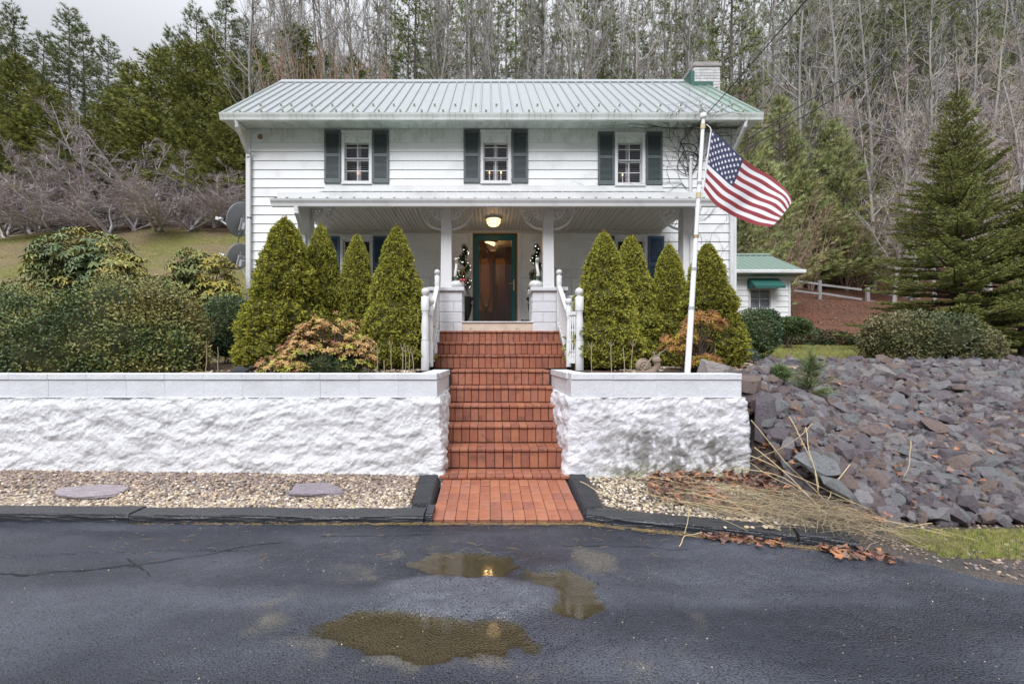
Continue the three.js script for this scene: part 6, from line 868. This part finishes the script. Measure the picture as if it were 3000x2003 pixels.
  needlePine('tiny blue green pine tuft left of the domed andromeda', px(815, 5.6), 1.18, 5.6, 0.3, 0.16, 72);
  needlePine('low pine seedling left of the small soft needled pine', px(2285, 5.3), rockSlope(px(2285, 5.3), 5.3), 5.3, 0.2, 0.14, 73);
}
{ // --- leafless forked stems standing in the garden gravel
  R = mulberry(64);
  for (const [x, y0, y1, d, fork, side] of [[1078, 1072, 1003, 5.2, 3, 'left'], [1103, 1078, 1020, 5.1, 3, 'left'], [1149, 1070, 1000, 5.3, 2, 'left'], [1180, 1080, 1012, 5.1, 2, 'left'], [1186, 1072, 1018, 5.25, 3, 'left'], [1197, 1076, 1020, 5.2, 2, 'left'], [1210, 1074, 1026, 5.15, 2, 'left'], [1128, 1082, 1040, 5.0, 0, 'left'], [1735, 1080, 1005, 5.2, 3, 'right'], [1793, 1082, 1000, 5.1, 3, 'right'], [1830, 1082, 1005, 5.1, 0, 'right'], [1850, 1068, 1000, 5.3, 3, 'right'], [2098, 1060, 995, 5.6, 0, 'right'], [640, 1076, 1020, 5.3, 1, 'far'], [600, 1072, 1005, 5.4, 1, 'far']]) {
    const s = new Soup(), b = [px(x, d), Math.min(land(px(x, d), d), py(y0, d)) - 0.02, -d], t = [px(x + rr(-4, 4), d), py(y1 + 14, d), -d + rr(-0.02, 0.02)], k = [0.34, 0.28, 0.19]; tubeTo(s, [b, V.add(V.mul(V.add(b, t), 0.5), [rr(-0.01, 0.01), 0, 0]), t], [0.006, 0.0055, 0.005], 5, k);
    for (let i = 0; i < fork; i++) { const a = (i - (fork - 1) / 2) * 0.9; tubeTo(s, [t, V.add(t, [Math.sin(a) * 0.035, 0.03, 0.01]), V.add(t, [Math.sin(a) * 0.055, 0.075 * rr(0.8, 1.2), 0.01])], [0.005, 0.0045, 0.003], 5, k); }
    single('dry_twig_plant', s.geo(), M.bark, { left: 'pale forked dry stem in front of the spruces left of the steps', right: 'pale dry stem in front of the spruces right of the steps', far: 'thin dry stem between the left hedge and the rusty bush' }[side], 'dry stem', { left: 'dry stems left of the steps', right: 'dry stems right of the steps', far: 'dry stems by the hedge' }[side]);
  }
  const fallen = new Soup(); for (let i = 0; i < 14; i++) { const x = px(rr(480, 640), 5.0), a = rr(-0.5, 0.2); tubeTo(fallen, [[x, 1.16, -4.95], [x + 0.15, 1.2 + rr(0, 0.04), -4.9 + a * 0.1], [x + 0.35, 1.17, -4.95 + a * 0.2]], [0.004, 0.004, 0.002], 4, [0.34, 0.27, 0.18]); }
  tag(single('fallen_stems', fallen.geo(), M.bark, 'pale fallen stems lying by the right end of the left hedge', 'stems'), 0, 0, 0, 'stuff');
  const stick = new Soup(); tubeTo(stick, [[px(1862, 5), 1.13, -4.95], [px(1905, 5), py(1050, 5), -4.97], [px(1925, 5), py(1040, 5), -4.98], [px(1958, 5), py(1018, 5), -5]], [0.009, 0.008, 0.006, 0.003], 6, [0.25, 0.21, 0.17]); tubeTo(stick, [[px(1915, 5), py(1044, 5), -4.98], [px(1918, 5), py(1028, 5), -4.98]], [0.005, 0.003], 5, [0.25, 0.21, 0.17]); single('leaning_stick', stick.geo(), M.bark, 'grey stick leaning in front of the snail ornament', 'stick');
}
{ // --- garden ornaments: a stone snail and a dark turtle
  R = mulberry(65);
  const d = 5.25, x = px(1893, d), y = land(x, d), cl = std([0.44, 0.34, 0.25], 0.85, { map: retile(T.brick, 3, 3), bumpMap: retile(T.rough, 6, 6), bumpScale: 0.008 });
  const o = thing('snail_ornament', 'tan stone snail ornament on the gravel in front of the spruces', 'ornament', null, [x, y, -d]);
  const body = new THREE.SphereGeometry(1, 24, 16), bp = body.attributes.position; for (let i = 0; i < bp.count; i++) { const X = bp.getX(i), Y = bp.getY(i), Z = bp.getZ(i); bp.setXYZ(i, 0.13 * X + 0.01, 0.05 * Y * (1 + 0.2 * X) + 0.035, 0.065 * Z); } body.computeVertexNormals(); part('body', body, cl, o);
  part('shell', new THREE.SphereGeometry(0.095, 24, 18).scale(1, 0.98, 0.62).translate(-0.035, 0.115, 0), cl, o);
  const sp = []; for (let i = 0; i <= 60; i++) { const a = i / 60 * 6.2832 * 2.3, r = 0.012 + 0.075 * i / 60; sp.push([-0.035 + Math.cos(a) * r, 0.115 + Math.sin(a) * r * 0.98, 0.062 * Math.sqrt(Math.max(0.02, 1 - (r / 0.098) ** 2))]); } part('shell_spiral', pipe(sp, 0.008, 5, 120), cl, o);
  part('neck', pipe([[0.08, 0.05, 0], [0.13, 0.1, 0.01], [0.125, 0.17, 0.02]], 0.04, 10, 16), cl, o); part('head', new THREE.SphereGeometry(0.05, 16, 12).scale(1.05, 0.95, 0.9).translate(0.12, 0.185, 0.025), cl, o);
  for (const s of [-1, 1]) part('eye_stalk', merge([rod([0.12 + s * 0.022, 0.22, 0.03], [0.12 + s * 0.038, 0.265, 0.03], 0.009, 0.008, 8), new THREE.SphereGeometry(0.013, 8, 6).translate(0.12 + s * 0.04, 0.272, 0.03)]), cl, o);
  const d2 = 5.15, x2 = px(702, d2), dk = std([0.035, 0.038, 0.042], 0.5, { bumpMap: retile(T.rough, 8, 8), bumpScale: 0.006 }), t = thing('turtle_ornament', 'dark metal turtle ornament between the hedge and the rusty bush', 'ornament', null, [x2, land(x2, d2), -d2]);
  part('shell', new THREE.SphereGeometry(1, 20, 12, 0, 6.2832, 0, 1.7).scale(0.10, 0.085, 0.075).translate(0, 0.035, 0), dk, t); part('head', merge([pipe([[-0.02 + 0.1, 0.06, 0.01], [0.12, 0.08, 0.02], [0.145, 0.1, 0.02]], 0.018, 8, 10), new THREE.SphereGeometry(0.026, 12, 10).scale(1.2, 0.9, 0.9).translate(0.155, 0.105, 0.02)]), dk, t);
  for (const [lx, lz] of [[-0.075, 0.06], [0.075, 0.06], [-0.075, -0.06], [0.075, -0.06]]) part('leg', new THREE.SphereGeometry(0.03, 10, 8).scale(1.1, 1.1, 0.8).translate(lx, 0.022, lz), dk, t);
}
// ---------- trees ----------
const barkK = [0.29, 0.275, 0.25];
function wob(n, base, dir, L, bend, lift) { const pts = [base]; let d = dir, p = base; for (let i = 1; i <= n; i++) { d = V.nrm([d[0] + rr(-bend, bend), d[1] + rr(-bend, bend) + lift, d[2] + rr(-bend, bend)]); p = V.mad(p, d, L / n); pts.push(p); } return pts; }
function bareTree(seed, H, o) {                                     // a leafless tree: trunk with limbs, then a crown of twigs
  const r0 = R; R = mulberry(seed); const tk = new Soup(), cr = new Soup(), bark = o.bark ?? barkK, tw = o.twig ?? [0.36, 0.335, 0.305], stems = o.stems ?? 1;
  for (let q = 0; q < stems; q++) {
    const dir = stems > 1 ? V.nrm([rr(-1, 1) * o.fan, 1, rr(-1, 1) * o.fan]) : [rr(-0.03, 0.03), 1, rr(-0.03, 0.03)], base = stems > 1 ? [rr(-0.15, 0.15), -0.2, rr(-0.15, 0.15)] : [0, -0.3, 0], h = H * rr(0.8, 1), r = (o.r ?? 0.011) * H, T0 = wob(9, base, dir, h, o.wobble ?? 0.035, 0.02);
    tubeTo(tk, T0, T0.map((_, i) => r * (1 - 0.9 * (i / 9)) + 0.008), 6, () => vary(bark, 0.2));
    for (let k = 0; k < o.limbs; k++) {
      const t = mix(o.start, 0.97, (k + R()) / o.limbs), f = t * 9, i = Math.min(8, Math.floor(f)), b = V.add(V.mul(T0[i], 1 - f + i), V.mul(T0[i + 1], f - i)), tr = r * (1 - 0.9 * t) + 0.008, L = H * o.spread * (1.08 - t * 0.75) * rr(0.6, 1.15), d = dirAround(V.nrm(V.sub(T0[i + 1], T0[i])), rr(o.ang[0], o.ang[1]), R() * 6.28), P1 = wob(5, b, d, L, 0.16, o.lift ?? 0.08);
      tubeTo(tk, P1, P1.map((_, j) => tr * 0.5 * (1 - 0.8 * j / 5) + 0.004), 4, () => vary(bark, 0.2));
      for (let m = 0; m < o.sub; m++) {
        const e = 1 + Math.floor(R() * 4.2), b2 = V.add(P1[Math.min(5, e)], V.mul(V.sub(P1[Math.min(5, e)], P1[e - 1]), -R())), d2 = dirAround(V.nrm(V.sub(P1[Math.min(5, e)], P1[e - 1])), rr(0.35, 0.95), R() * 6.28), L2 = L * rr(0.25, 0.5), P2 = wob(3, b2, d2, L2, 0.2, o.lift ?? 0.08);
        tubeTo(cr, P2, [0.010, 0.008, 0.006, 0.004].map((x) => x * (o.fat ?? 1)), 3, vary(tw, 0.2));
        for (let w = 0; w < o.twigs; w++) { const g = Math.floor(R() * 3), b3 = V.add(V.mul(P2[g], 0.5), V.mul(P2[g + 1], 0.5)), d3 = dirAround(V.nrm(V.sub(P2[g + 1], P2[g])), rr(0.3, 1), R() * 6.28), e3 = V.mad(b3, d3, L2 * rr(0.3, 0.65)), u = V.mul(V.nrm(V.cross(d3, [rr(-1, 1), rr(-1, 1), rr(-1, 1)])), 0.0065 * (o.fat ?? 1)), k2 = vary(tw, 0.25); cr.tri(V.add(b3, u), V.sub(b3, u), e3, k2); const d4 = dirAround(d3, rr(0.4, 0.9), R() * 6.28), m3 = V.mul(V.add(b3, e3), 0.5); cr.tri(V.add(m3, u), V.sub(m3, u), V.mad(m3, d4, L2 * 0.3), k2); }
      }
    }
  }
  R = r0; return [tk.geo(), cr.geo()];
}
function needleTree(seed, H, o) {                                   // a conifer: trunk, whorled boughs and sprays of needles
  const r0 = R; R = mulberry(seed); const tk = new Soup(), cr = new Soup(), T0 = wob(8, [0, -0.3, 0], [0, 1, 0], H + 0.3, 0.012, 0.02), r = 0.011 * H;
  tubeTo(tk, T0, T0.map((_, i) => r * (1 - 0.93 * i / 8) + 0.006), 6, () => vary(o.bark ?? [0.10, 0.085, 0.07], 0.2));
  for (let k = 0; k < o.boughs; k++) {
    const t = mix(o.start, 0.995, ((k + R()) / o.boughs) ** (o.pow ?? 0.85)), f = t * 8, i = Math.min(7, Math.floor(f)), b = V.add(V.mul(T0[i], 1 - f + i), V.mul(T0[i + 1], f - i)), sh = o.shape(t), L = H * o.spread * sh * rr(0.7, 1.12) + 0.15, a = R() * 6.28, el = mix(o.droop, 0.55, t ** 2) + rr(-0.12, 0.12), d = [Math.cos(a) * Math.cos(el), Math.sin(el), Math.sin(a) * Math.cos(el)], P = wob(4, b, d, L, 0.06, o.curl ?? 0.03);
    tubeTo(tk, P, P.map((_, j) => (0.012 + r * 0.12 * (1 - t)) * (1 - 0.75 * j / 4)), 3, vary([0.09, 0.08, 0.065], 0.2));
    const n = Math.max(3, Math.round(L / o.step)), base = vary(o.col, 0.3);
    for (let j = 0; j < n; j++) {
      const q = mix(o.inner, 1, (j + R()) / n), g = q * 4, gi = Math.min(3, Math.floor(g)), c0 = V.add(V.mul(P[gi], 1 - g + gi), V.mul(P[gi + 1], g - gi)), bd = V.nrm(V.sub(P[gi + 1], P[gi])), sd = V.nrm(V.cross(bd, [0, 1, 0])), off = rr(-1, 1) * o.wide * L * (1.1 - q) , c = V.add(V.mad(c0, sd, off), [0, -Math.abs(off) * o.sag - rr(0, o.thick), 0]), ax = V.nrm(V.add(V.mul(bd, 0.7), V.add(V.mul(sd, Math.sign(off) * 0.6), [0, o.up, 0])));
      for (let m = 0; m < o.per; m++) { const dd = dirAround(ax, rr(0.15, o.fan), R() * 6.28), l = o.len * rr(0.7, 1.3), u = V.mul(V.nrm(V.cross(dd, [rr(-1, 1), rr(-0.3, 0.3), rr(-1, 1)])), o.w), kk = vary(base, 0.22); cr.tri(V.add(c, u), V.sub(c, u), V.mad(c, dd, l), kk); }
    }
  }
  R = r0; return [tk.geo(), cr.geo()];
}
function treeThing(name, label, cat, group, mesh, x, y, d, sy, sx, turn, mat = M.leaf) { const o = thing(name, label, cat, group, [x, y, -d]); part('trunk', mesh[0], M.bark, o); part('crown', mesh[1], mat, o); o.scale.set(sx, sy, sx); o.rotation.y = turn; return o; }
const grow = (name, label, cat, group, kinds, x_, top, d, wide, i, mat) => { const x = px(x_, d), y = land(x, d), H = Math.max(1, py(top, d) - y), k = kinds[i % kinds.length]; return treeThing(name, label, cat, group, k.g, x, y, d, H / k.H, wide ?? H / k.H, i * 2.4, mat); };
const ORD = ['leftmost', 'second', 'third', 'fourth', 'fifth', 'sixth', 'seventh', 'eighth', 'ninth', 'tenth', 'eleventh', 'twelfth', 'thirteenth', 'fourteenth', 'fifteenth', 'sixteenth', 'seventeenth', 'eighteenth', 'nineteenth', 'twentieth'];
const ordinal = (list, q, noun, where) => { const k = [...list].sort((a, b) => a[0] - b[0]).indexOf(q); return (k ? ORD[k] + ' ' + noun + ' from the left, ' : 'leftmost ' + noun + ', ') + where; };
{
  R = mulberry(71);
  const mk = (fn, seeds, H, o) => seeds.map((s) => ({ H, g: fn(s, H, o) }));
  const hem = mk(needleTree, [201, 202, 203], 12, { start: 0.04, boughs: 300, pow: 0.8, spread: 0.36, shape: (t) => (1 - t) ** 0.6 * Math.min(1, 0.6 + t * 3) * rr(0.5, 1.2), droop: -0.05, curl: -0.015, step: 0.12, inner: 0.25, wide: 0.30, sag: 0.3, thick: 0.14, up: -0.05, fan: 0.9, per: 8, len: 0.26, w: 0.024, col: [0.215, 0.225, 0.06] });
  const pineA = mk(needleTree, [211, 212, 213], 16, { start: 0.25, boughs: 190, spread: 0.22, shape: (t) => (1.02 - t) ** 0.6 * Math.min(1, 0.4 + (t - 0.3) * 2), droop: 0.02, curl: 0.05, step: 0.18, inner: 0.45, wide: 0.28, sag: 0, thick: 0.08, up: 0.35, fan: 0.9, per: 9, len: 0.3, w: 0.017, col: [0.17, 0.20, 0.085], bark: [0.17, 0.15, 0.14] });
  const pineT = mk(needleTree, [221, 222, 223], 22, { start: 0.42, boughs: 105, spread: 0.15, shape: (t) => (1.02 - t) ** 0.5, droop: 0.0, curl: 0.05, step: 0.26, inner: 0.4, wide: 0.3, sag: 0.05, thick: 0.1, up: 0.25, fan: 1.0, per: 9, len: 0.36, w: 0.022, col: [0.19, 0.215, 0.085], bark: [0.17, 0.15, 0.14] });
  const soft = mk(needleTree, [231, 232], 9, { start: 0.03, boughs: 220, spread: 0.32, shape: (t) => (1.0 - t) ** 0.7 * Math.min(1, 0.6 + t * 2), droop: 0.12, curl: 0.06, step: 0.14, inner: 0.35, wide: 0.3, sag: 0.0, thick: 0.08, up: 0.45, fan: 0.8, per: 10, len: 0.26, w: 0.015, col: [0.33, 0.35, 0.15] });
  const bare = mk(bareTree, [241, 242, 243, 244, 245, 246], 22, { limbs: 28, start: 0.22, spread: 0.22, ang: [0.4, 1.1], sub: 6, twigs: 4, fat: 1.9, r: 0.0058, wobble: 0.06 });
  const pinkish = mk(bareTree, [251, 252], 14, { limbs: 26, start: 0.14, spread: 0.34, ang: [0.5, 1.1], sub: 7, twigs: 6, fat: 1.7, r: 0.010, bark: [0.34, 0.315, 0.285], twig: [0.42, 0.36, 0.325], wobble: 0.08 });
  const low = mk(bareTree, [261, 262, 263], 5, { stems: 6, fan: 0.95, limbs: 10, start: 0.15, spread: 0.42, ang: [0.45, 1.1], sub: 8, twigs: 8, fat: 1.05, r: 0.011, bark: [0.44, 0.41, 0.39], twig: [0.42, 0.36, 0.36], lift: 0.02, wobble: 0.14 });
  const whips = mk(bareTree, [271, 272], 6, { stems: 16, fan: 0.42, limbs: 7, start: 0.25, spread: 0.28, ang: [0.25, 0.6], sub: 3, twigs: 3, fat: 1.0, r: 0.0055, bark: [0.30, 0.215, 0.165], twig: [0.36, 0.24, 0.18], lift: 0.12, wobble: 0.05 });

  // left hillside: hemlocks, thin pines on the skyline, spreading bare trees in front
  [[-70, 130, 32.6], [55, 165, 31.6], [150, 250, 30.1], [245, 345, 29.6], [330, 260, 33.6], [395, 190, 34.1], [470, 135, 32.6], [548, 120, 32.1], [628, 95, 32.6], [705, 165, 31.6], [770, 150, 33.1], [865, 85, 31.6], [960, 165, 32.6], [1040, 170, 32.1], [60, 330, 29.1], [430, 330, 30.6], [560, 300, 30.1], [660, 330, 29.6], [-20, 380, 28.6]].forEach((q, i, L) => grow('hemlock_tree', ordinal(L, q, 'dense green hemlock', 'on the hillside left of the roof'), 'hemlock', 'hemlocks on the left hillside', hem, q[0], q[1], q[2], 0.8 + 0.12 * (i % 4), i));
  [[-20, 60, 40], [55, 28, 39], [120, 95, 42], [205, 25, 41], [250, 85, 44], [315, 110, 42], [575, 25, 36], [655, 5, 37], [725, 60, 39], [500, 90, 40]].forEach((q, i, L) => grow('skyline_pine', ordinal(L, q, 'thin crowned pine', 'against the sky on the ridge'), 'pine', 'pines on the left skyline', pineA, q[0], q[1], q[2], null, i));
  [[20, 430, 26.1], [150, 400, 28.1], [255, 320, 28.6], [340, 430, 27.6], [430, 390, 29.1], [520, 460, 28.1], [90, 490, 25.6], [630, 480, 27.6], [-60, 420, 27.6], [240, 480, 26.6], [390, 500, 26.8], [560, 540, 26.4], [170, 540, 25.1], [310, 550, 25.6], [20, 550, 25.1], [470, 560, 25.9], [690, 560, 27.1]].forEach((q, i, L) => grow('spreading_bare_tree', ordinal(L, q, 'spreading leafless tree', 'above the left lawn'), 'bare tree', 'spreading bare trees above the left lawn', low, q[0], q[1], q[2], 1.45, i, M.bark));
  [[905, 95, 19], [985, 90, 19.5], [1060, 130, 20], [1000, 150, 18.8]].forEach((q, i, L) => grow('bare_thicket', ordinal(L, q, 'cluster of reddish bare stems', 'behind the roof ridge'), 'bare tree', 'reddish bare thickets behind the roof', whips, q[0], q[1], q[2], 1.1, i, M.bark));
  // the wooded slope behind and right of the house
  const used = [];
  for (let i = 0; i < 165; i++) { let x, d, n = 0; do { d = rr(28, 62); x = rr(730, 3060); n++; } while (n < 30 && used.some((u) => Math.abs(u[0] - x) * d / F < 1.1 && Math.abs(u[1] - d) < 4)); used.push([x, d]); grow('bare_tree', 'tall slender leafless tree in the woods behind the farmhouse', 'bare tree', 'leafless trees of the wooded hillside', bare, x, rr(-420, x < 1000 ? 20 : -60), d, rr(0.8, 1.15), i, M.bark); }
  for (let i = 0; i < 62; i++) { const d = rr(30, 58), x = i < 46 ? 1130 + (i + R()) / 46 * 1900 : 2350 + (i - 46 + R()) / 16 * 680; grow('woodland_pine', 'tall sparse pine among the leafless trees behind the farmhouse', 'pine', 'sparse pines of the wooded hillside', pineT, x, rr(-300, 60), d, rr(0.8, 1.1), i); }
  [[2190, 320, 24], [2290, 290, 28.5], [2370, 310, 29], [2450, 350, 28], [2235, 480, 22], [2350, 500, 27.2], [2160, 470, 20], [2500, 450, 30], [2570, 520, 31], [2430, 590, 27.5], [2650, 500, 33], [2720, 560, 34], [2540, 330, 38], [2640, 250, 42], [2760, 300, 40], [2860, 380, 37], [2960, 330, 40], [2480, 660, 27]].forEach((q, i, L) => grow('young_pine', ordinal(L, q, 'soft young pine', 'on the slope right of the farmhouse'), 'pine', 'young pines right of the farmhouse', soft, q[0], q[1], q[2], 1 + 0.1 * (i % 3), i));
  [[2560, 190, 27], [2690, 110, 26], [2790, 60, 28], [2890, 40, 25], [2980, 20, 26.5], [2620, 300, 23.5], [2740, 330, 22], [2480, 260, 29], [2900, 260, 20.5], [3040, 150, 22]].forEach((q, i, L) => grow('pinkish_bare_tree', ordinal(L, q, 'leafless tree with pinkish twigs', 'on the right hillside'), 'bare tree', 'pinkish bare trees on the right hillside', pinkish, q[0], q[1], q[2], null, i, M.bark));
  // brush under the trees on the right
  for (let i = 0; i < 26; i++) { const x = 2180 + i * 33, d = x < 2290 ? rr(19, 24) : rr(26.8, 32); grow('bare_brush', 'leafless brush growing under the trees on the right slope', 'brush', 'leafless brush on the right slope', whips, x, rr(560, 700), d, rr(0.8, 1.2), i, M.bark); }
}
{ // --- the big fir at the right and its neighbours, bough by bough
  R = mulberry(72);
  function fir(seed, H, Rm, tiers) {
    const r0 = R; R = mulberry(seed); const tk = new Soup(), cr = new Soup(), cones = new Soup();
    tubeTo(tk, [[0, -0.2, 0], [0.02, H * 0.4, 0], [0, H * 0.8, 0.01], [0, H, 0]], [0.085, 0.06, 0.025, 0.006], 8, () => vary([0.12, 0.10, 0.085], 0.2));
    const spray = (a, b, n) => { const ax = V.nrm(V.sub(b, a)), base = vary([0.20, 0.215, 0.065], 0.34); for (let i = 0; i < n; i++) { const c = V.add(a, V.mul(V.sub(b, a), (i + R()) / n)); for (let j = 0; j < 2; j++) { const d = dirAround(ax, rr(0.5, 1.0), R() * 6.28), dd = V.nrm([d[0], Math.max(d[1], -0.25) + 0.12, d[2]]), u = V.mul(V.nrm(V.cross(dd, [rr(-1, 1), rr(-1, 1), rr(-1, 1)])), 0.0075); cr.tri(V.add(c, u), V.sub(c, u), V.mad(c, dd, rr(0.032, 0.055)), vary(base, 0.2)); } } };
    for (let k = 0; k < tiers; k++) {
      const t = mix(0.05, 0.985, (k / tiers) ** 0.9), nb = t > 0.85 ? 5 : 7 + Math.floor(R() * 2), turn = R() * 6.28;
      for (let q = 0; q < nb; q++) {
        const a = turn + q / nb * 6.28 + rr(-0.2, 0.2), L = (Rm * (1 - t) ** 0.9 + 0.06) * rr(0.72, 1.15), el = mix(-0.05, 0.75, t ** 1.5) + rr(-0.1, 0.1), d = [Math.cos(a) * Math.cos(el), Math.sin(el), Math.sin(a) * Math.cos(el)], P = wob(5, [0, t * H + rr(-0.05, 0.05), 0], d, L, 0.05, 0.035);
        tubeTo(tk, P, [0.018, 0.014, 0.011, 0.008, 0.005, 0.003].map((x) => x * (0.5 + L)), 4, vary([0.12, 0.095, 0.075], 0.2)); for (let i = 0; i < 5; i++) if (i > 0 || L < 0.5) spray(P[i], P[i + 1], Math.max(4, Math.round(L / 5 / 0.018)));
        for (let i = 0, m = Math.round(L / 0.05); i < m; i++) { const g = mix(0.22, 0.98, i / m) * 5, gi = Math.min(4, Math.floor(g)), b = V.add(V.mul(P[gi], 1 - g + gi), V.mul(P[gi + 1], g - gi)), bd = V.nrm(V.sub(P[gi + 1], P[gi])), sd = V.nrm(V.cross(bd, [0, 1, 0])), s = i % 2 ? 1 : -1, l = (0.08 + L * 0.34 * (1 - g / 5 * 0.85)) * rr(0.7, 1.1), dd = V.nrm(V.add(V.mul(bd, 0.75), V.add(V.mul(sd, s * 0.75), [0, rr(-0.08, 0.15), 0]))), e = V.mad(b, dd, l), m2 = V.mad(b, dd, l * 0.45); spray(b, e, Math.max(4, Math.round(l / 0.018))); if (l > 0.16) for (const s2 of [-1, 1]) { const d3 = V.nrm(V.add(V.mul(dd, 0.8), V.mul(V.cross(dd, [0, 1, 0]), s2 * 0.7))); spray(m2, V.mad(m2, d3, l * 0.4), Math.max(3, Math.round(l * 0.4 / 0.018))); } }
        if (t > 0.6 && R() < 0.45 * o3) { const b = P[2]; for (let i = 0; i < 3; i++) { const c = V.add(b, [rr(-0.06, 0.06), rr(-0.02, 0.05), rr(-0.06, 0.06)]); tubeTo(cones, [c, V.add(c, [0, -0.025, 0]), V.add(c, [0, -0.055, 0])], [0.006, 0.014, 0.004], 5, vary([0.22, 0.11, 0.05], 0.3)); } }
      }
    }
    R = r0; return [tk.geo(), cr.geo(), cones];
  }
  let o3 = 1; const big = fir(301, 6.0, 1.95, 34); o3 = 0; const small = fir(302, 3.6, 1.35, 18);
  const d = 9.6, x = px(2805, d), a = treeThing('fir_tree', 'tall single fir with brown cones near its top at the right', 'fir', null, big, x, land(x, d), d, 1, 1, 0); part('cones', big[2].geo(), M.bark, a).userData.kind = 'stuff';
  treeThing('fir_tree', 'broad lower fir cut by the right edge of the picture', 'fir', null, small, px(3000, 9.0), land(11, 9), 9.0, 1, 1.05, 1, M.leaf);
}
// ---------- split rail fence on the right slope ----------
{
  R = mulberry(73);
  const fm = std([0.52, 0.50, 0.49], 0.85, { map: retile(T.grain, 0.6, 3), bumpMap: retile(T.grain, 0.8, 3), bumpScale: 0.01 }), o = thing('rail_fence', 'old white two rail fence stepping down the leaf covered right slope', 'fence');
  const D = 25, posts = [[2290, 808], [2402, 821], [2543, 842], [2668, 862]].map(([x, y], i) => [px(x, D - i * 0.3), py(y, D - i * 0.3), -(D - i * 0.3)]);
  posts.forEach(([x, y, z]) => part('post', cbx(0.17, 2.0, 0.15, 0.015), fm, o, [x, y - 1.0, z]));
  for (let i = 0; i < 3; i++) for (const h of [0.22, 0.78]) { const A = V.add(posts[i], [0, -h + rr(-0.04, 0.04), 0.02]), B = V.add(posts[i + 1], [i === 1 ? -0.35 : 0, -h + (i === 1 ? 0.1 : 0) + rr(-0.04, 0.04), 0.02]), v = new THREE.Vector3(...V.sub(B, A)), g = cbx(v.length(), 0.12, 0.05, 0.01); const m = part('rail', g, fm, o, V.mul(V.add(A, B), 0.5)); m.quaternion.setFromUnitVectors(new THREE.Vector3(1, 0, 0), v.normalize()); }
  rebase(o, posts[1][0], land(posts[1][0], D), -D);
}
renderer.render(scene, camera);
